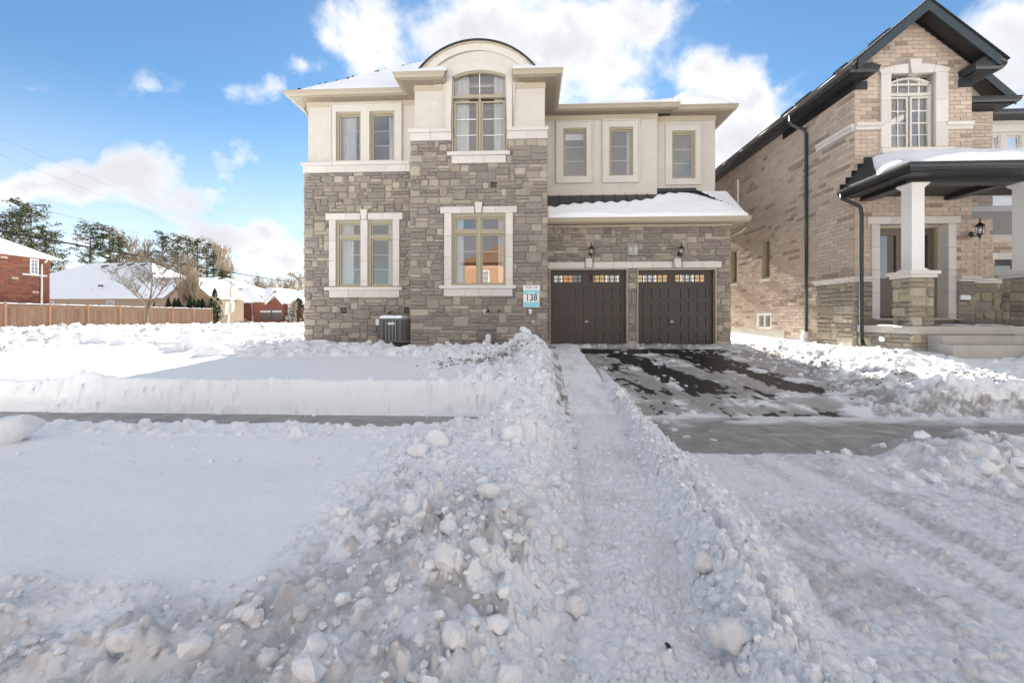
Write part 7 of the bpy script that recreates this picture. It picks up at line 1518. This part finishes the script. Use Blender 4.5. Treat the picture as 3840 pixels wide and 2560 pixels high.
def pine(label, px, pyt, Y, width, seed, crown=.62, yellow=0, group='tall pines beyond the houses'):
    rg = random.Random(seed); x, zt_ = P(px, pyt, Y); z0 = .8; h = zt_ - z0; t = thing('pine_tree', label, 'tree', (x, Y, z0), group)
    lean = rg.uniform(-.3, .3); pts = [(x + lean * math.sin(q * 2), Y, z0 + h * q) for q in (0, .25, .5, .75, .97)]; m = MB(); m.tube(pts, [.34, .27, .2, .12, .03], 7); m.build('trunk', 'bark', t)
    fo = MB(); wpx = width * Y / F / 2
    nb = 54 if width > 70 else 28
    for i in range(nb):
        q = (1 - crown) + crown * (i / nb) ** .9; z = z0 + h * q; prof = math.sin(min(1, (1 - q) / crown * 1.15 + .12) * math.pi * .62); L = wpx * (.35 + .75 * prof) * rg.uniform(.55, 1.1); a = rg.uniform(0, 6.28)
        bx_, by_, bz_ = x + math.cos(a) * L, Y + math.sin(a) * L, z + L * rg.uniform(.05, .4)
        m = MB(); m.tube([(x, Y, z), ((x + bx_) / 2, (Y + by_) / 2, z + (bz_ - z) * .3), (bx_, by_, bz_)], [.07, .05, .02], 4, caps=False); m.build('limb', 'bark', t)
        for c in range(rg.randint(5, 8)):
            s_ = rg.uniform(.35, 1.05); cx_, cy_, cz_ = x + (bx_ - x) * s_ + rg.gauss(0, .38), Y + (by_ - Y) * s_ + rg.gauss(0, .38), z + (bz_ - z) * s_ + rg.gauss(.1, .22); col = rg.choice(GN[:3] if not yellow else GN[1:4]); sz = rg.uniform(.28, .52)
            for k in range(9):
                vx, vy, vz = cx_ + rg.gauss(0, sz * .55), cy_ + rg.gauss(0, sz * .55), cz_ + rg.gauss(0, sz * .32); e1_ = Vector((rg.gauss(0, 1), rg.gauss(0, 1), rg.gauss(0, .6))).normalized() * sz * .42; e2_ = Vector((rg.gauss(0, 1), rg.gauss(0, 1), rg.gauss(0, .6))).normalized() * sz * .3; p = Vector((vx, vy, vz)); f_ = rg.uniform(.8, 1.25)
                fo.add([tuple(p - e1_), tuple(p + e2_), tuple(p + e1_), tuple(p - e2_)], [(0, 1, 2, 3)], tuple(v * f_ for v in col))
    tag(fo.build('crown', 'needles', t), kind=None)
pines = [('tallest dark pine above the red brick house, nearest the picture edge', 22, 800, 74, 110, 0), ('broad dark pine above the red brick house roof', 75, 757, 76, 130, 0), ('pine with the highest top, next to the open sky gap', 120, 768, 74, 150, 0), ('lower spreading pine at the foot of the first group', 170, 860, 70, 130, 0),
         ('dark pine over the bungalow roof, nearest the sky gap', 335, 840, 82, 120, 0), ('yellowish pine beside the dark pine over the bungalow roof', 408, 852, 84, 110, 1), ('second olive pine at the outer edge of the bungalow pair', 445, 885, 83, 75, 1), ('small dark pine above the bungalow ridge', 560, 945, 86, 60, 0),
         ('darkest pine in the group behind the bungalow ridge end', 612, 877, 88, 85, 0), ('second pine of the group behind the ridge end', 668, 880, 88, 62, 0), ('thin pine in the middle of the far group', 700, 890, 87, 48, 0), ('slim pine near the end of the far group', 738, 893, 88, 50, 0), ('slim short pine before the last of the far group', 776, 912, 89, 50, 0), ('last thin pine beside the tall bare tree', 805, 925, 89, 36, 0), ('little dark pine tuft at the foot of the tall bare tree', 838, 1015, 86, 40, 0)]
for i, (lb, px, pt, Y, w, yl) in enumerate(pines): pine(lb, px, pt, Y, w, 100 + i, (.58 if w > 70 else .5), yl)
def cedar(label, x, Y, z0, h, w, seed, group='dark cedars by the fence'):
    rg = random.Random(seed); pw_ = rg.uniform(1.2, 2.4); lx_ = rg.gauss(0, .18); sq_ = rg.uniform(.8, 1.2); t = thing('cedar', label, 'shrub', (x, Y, z0), group); m = MB(); m.tube([(x, Y, z0 - .1), (x, Y, z0 + h * .9)], [.06, .02], 5); m.build('trunk', 'bark', t); fo = MB()
    for i in range(900):
        q = rg.random() ** .8; a = rg.uniform(0, 6.28); r = w * sq_ * (1 - q ** pw_) ** .8 * rg.uniform(.6, 1.12) * (1 + .22 * math.sin(a * 3 + q * 9 + seed)); p = Vector((x + lx_ * q + math.cos(a) * r, Y + math.sin(a) * r, z0 + h * q)); e1_ = Vector((rg.gauss(0, .3), rg.gauss(0, .3), 1)).normalized() * .16; e2_ = Vector((math.cos(a + 1.57), math.sin(a + 1.57), rg.gauss(0, .2))) * .07; f_ = rg.uniform(.6, 1.4)
        fo.add([tuple(p - e1_), tuple(p + e2_), tuple(p + e1_), tuple(p - e2_)], [(0, 1, 2, 3)], (.020 * f_, .034 * f_, .018 * f_))
    fo.build('foliage', 'cedar', t)
for i, (px, pt, Y) in enumerate(((629, 1118, 37), (655, 1122, 39), (672, 1120, 40), (708, 1112, 41), (722, 1128, 42), (745, 1124, 43), (762, 1122, 44))):
    Y = S(px, 1190, -37.2)[0]; zt_ = PZ(px, pt, Y); cedar(['first dark cedar behind the fence, beside the street tree', 'second cedar of the hedge behind the fence', 'third cedar of the hedge, close to the second', 'pointed cedar in the middle of the hedge', 'short cedar just after the pointed one', 'wide cedar near the fence end', 'last cedar of the hedge before the tall one'][i], PX(px, Y), Y, .7, zt_ - .7, .62, 200 + i)
cedar('tall pointed cedar at the end of the fence', PX(806, 46), 46, .7, PZ(806, 1082, 46) - .7, .85, 300); cedar('low rounded cedar in front of the red bungalow wall', PX(872, 52), 52, .8, 2.4, 1.3, 301); cedar('dark cedar against the stone house corner', PX(1125, 54), 54, .8, 3.4, 1.6, 302)
# ---------------------------------------------------------------- street sign, boxes, cables
xs_, zs_ = P(851, 1250, 23.6); ss_ = thing('street_sign', 'backs of pale street signs on a leaning grey metal pole', 'sign', (xs_, 23.6, zs_))
xt_, zt_ = P(866, 1110, 23.6); m = MB(); m.tube([(xs_, 23.6, zs_ - .2), (xt_, 23.6, zt_)], .035, 8); m.build('pole', 'galv', ss_, True)
def qp(l, y0, y1, name, mat): m = MB(); m.prism([P(a, b, 23.6) for a, b in l], 'y', y0, y1); m.build(name, mat, ss_)
qp([(845, 1131), (859, 1132), (852, 1179), (841, 1179)], 23.63, 23.65, 'sign_plate', 'sign_back'); qp([(863, 1132), (878, 1131), (875, 1167), (862, 1173), (857, 1179), (853, 1178)], 23.66, 23.68, 'sign_plate', 'sign_back'); qp([(868, 1112), (877, 1112), (876, 1128), (868, 1129)], 23.63, 23.65, 'name_plate', 'galv')
ub = thing('utility_box', 'dark green transformer box with white numbers by the side street', 'utility box', (PX(890, 37), 37, .75)); x0_, x1_ = PX(876, 37), PX(903.5, 37); z0_, z1_ = .6, PZ(890, 1204, 37)
m = MB(); m.box(x0_, x1_, 37, 37.7, z0_, z1_); m.build('cabinet', 'green_box', ub); text('90256', PX(895, 37), 36.99, PZ(895, 1214, 37), .24, 'sign_white', ub)
ub2 = thing('utility_box', 'paler green utility box joined beside the dark numbered one', 'utility box', (PX(916, 37), 37, .75)); x0_, x1_ = PX(904, 37), PX(928, 37)
m = MB(); m.box(x0_, x1_, 37, 37.7, z0_, z1_ - .02); m.build('cabinet', 'green_box_pale', ub2); m = MB(); m.box(PX(914, 37), PX(919, 37), 36.98, 36.999, z1_ - .32, z1_ - .1); m.build('label_plate', 'sign_white', ub2)
for px in (1100, 1127): x = PX(px, 48); m = MB(); m.box(x - .03, x + .03, 48, 48.06, .6, PZ(px, 1193, 48)); tag(m.build('tree_stake', 'post_wood'), 'thin wooden stake ' + ('on the street side of' if px == 1100 else 'on the house side of') + ' the staked tree', 'stake', 'stakes of the small tree')
def cable(label, a, b, sag, r, mat, ext=.4):
    A, B_ = Vector(a), Vector(b); A2 = A - (B_ - A) * ext; pts = []
    for i in range(33): t = i / 32; p = A2.lerp(B_, t); p.z -= sag * 4 * t * (1 - t) * .5; pts.append(tuple(p))
    m = MB(); m.tube(pts, r, 5, caps=False); tag(m.build('cable', mat, None, True), label, 'cable')
def W3(px, py, d):
    r_ = (px - CX) / F * d; return (r_ * cT - d * sT, r_ * sT + d * cT, 1.6 + (CY - py) * d / F)
cable('thick dark overhead cable sloping across the pines', W3(0, 855 - 12, 34), W3(1180, 1070, 150), 1.2, .07, 'cable'); cable('thin pale cable high above the pines', W3(0, 735, 38), W3(1100, 1010, 170), .8, .016, 'cable_pale'); cable('highest thin cable near the picture edge', W3(0, 502, 34), W3(900, 905, 170), .8, .010, 'cable_pale'); cable('second high thin cable below the highest', W3(0, 566, 34), W3(900, 935, 170), .8, .010, 'cable_pale')
# ---------------------------------------------------------------- houses across the street, behind the viewer: they face the sun and show in the window glass
def opp(name, label, x0, x1, wall, ze, seed):
    t = thing(name, label, 'house', ((x0 + x1) / 2, -14, .6)); frb = lambda u, v, n: (u, -14 + n, v)
    m = MB(); m.box(x0, x1, -24, -14, .4, ze); m.build('wall', wall, t)
    a0, a1, b0, b1 = x0 - .5, x1 + .5, -24.5, -13.5; w = 5.5; zr = ze + w * .62; m = MB(); w2 = min(w, (a1 - a0) / 2 - .2); m.add([(a0, b0, ze), (a1, b0, ze), (a1, b1, ze), (a0, b1, ze), (a0 + w2, -19, zr), (a1 - w2, -19, zr)], [(0, 1, 5, 4), (1, 2, 5), (2, 3, 4, 5), (3, 0, 4), (3, 2, 1, 0)]); m.build('roof', 'brown_roof', t)
    n = max(2, int((x1 - x0) / 3.2))
    for i in range(n):
        for z in (1.8, 4.5): c = x0 + (x1 - x0) * (i + .5) / n; far_window(t, frb, c - .6, c + .6, z, z + 1.5, 2, 3)
opp('brick_house', 'orange brick house across the street, reflected in the bay window', -6.2, 4.2, 'orange_brick', 6.7, 1); opp('stucco_house', 'cream stucco house across the street, reflected in the garage glass', 6.2, 17, 'sand_brick', 6.8, 2)
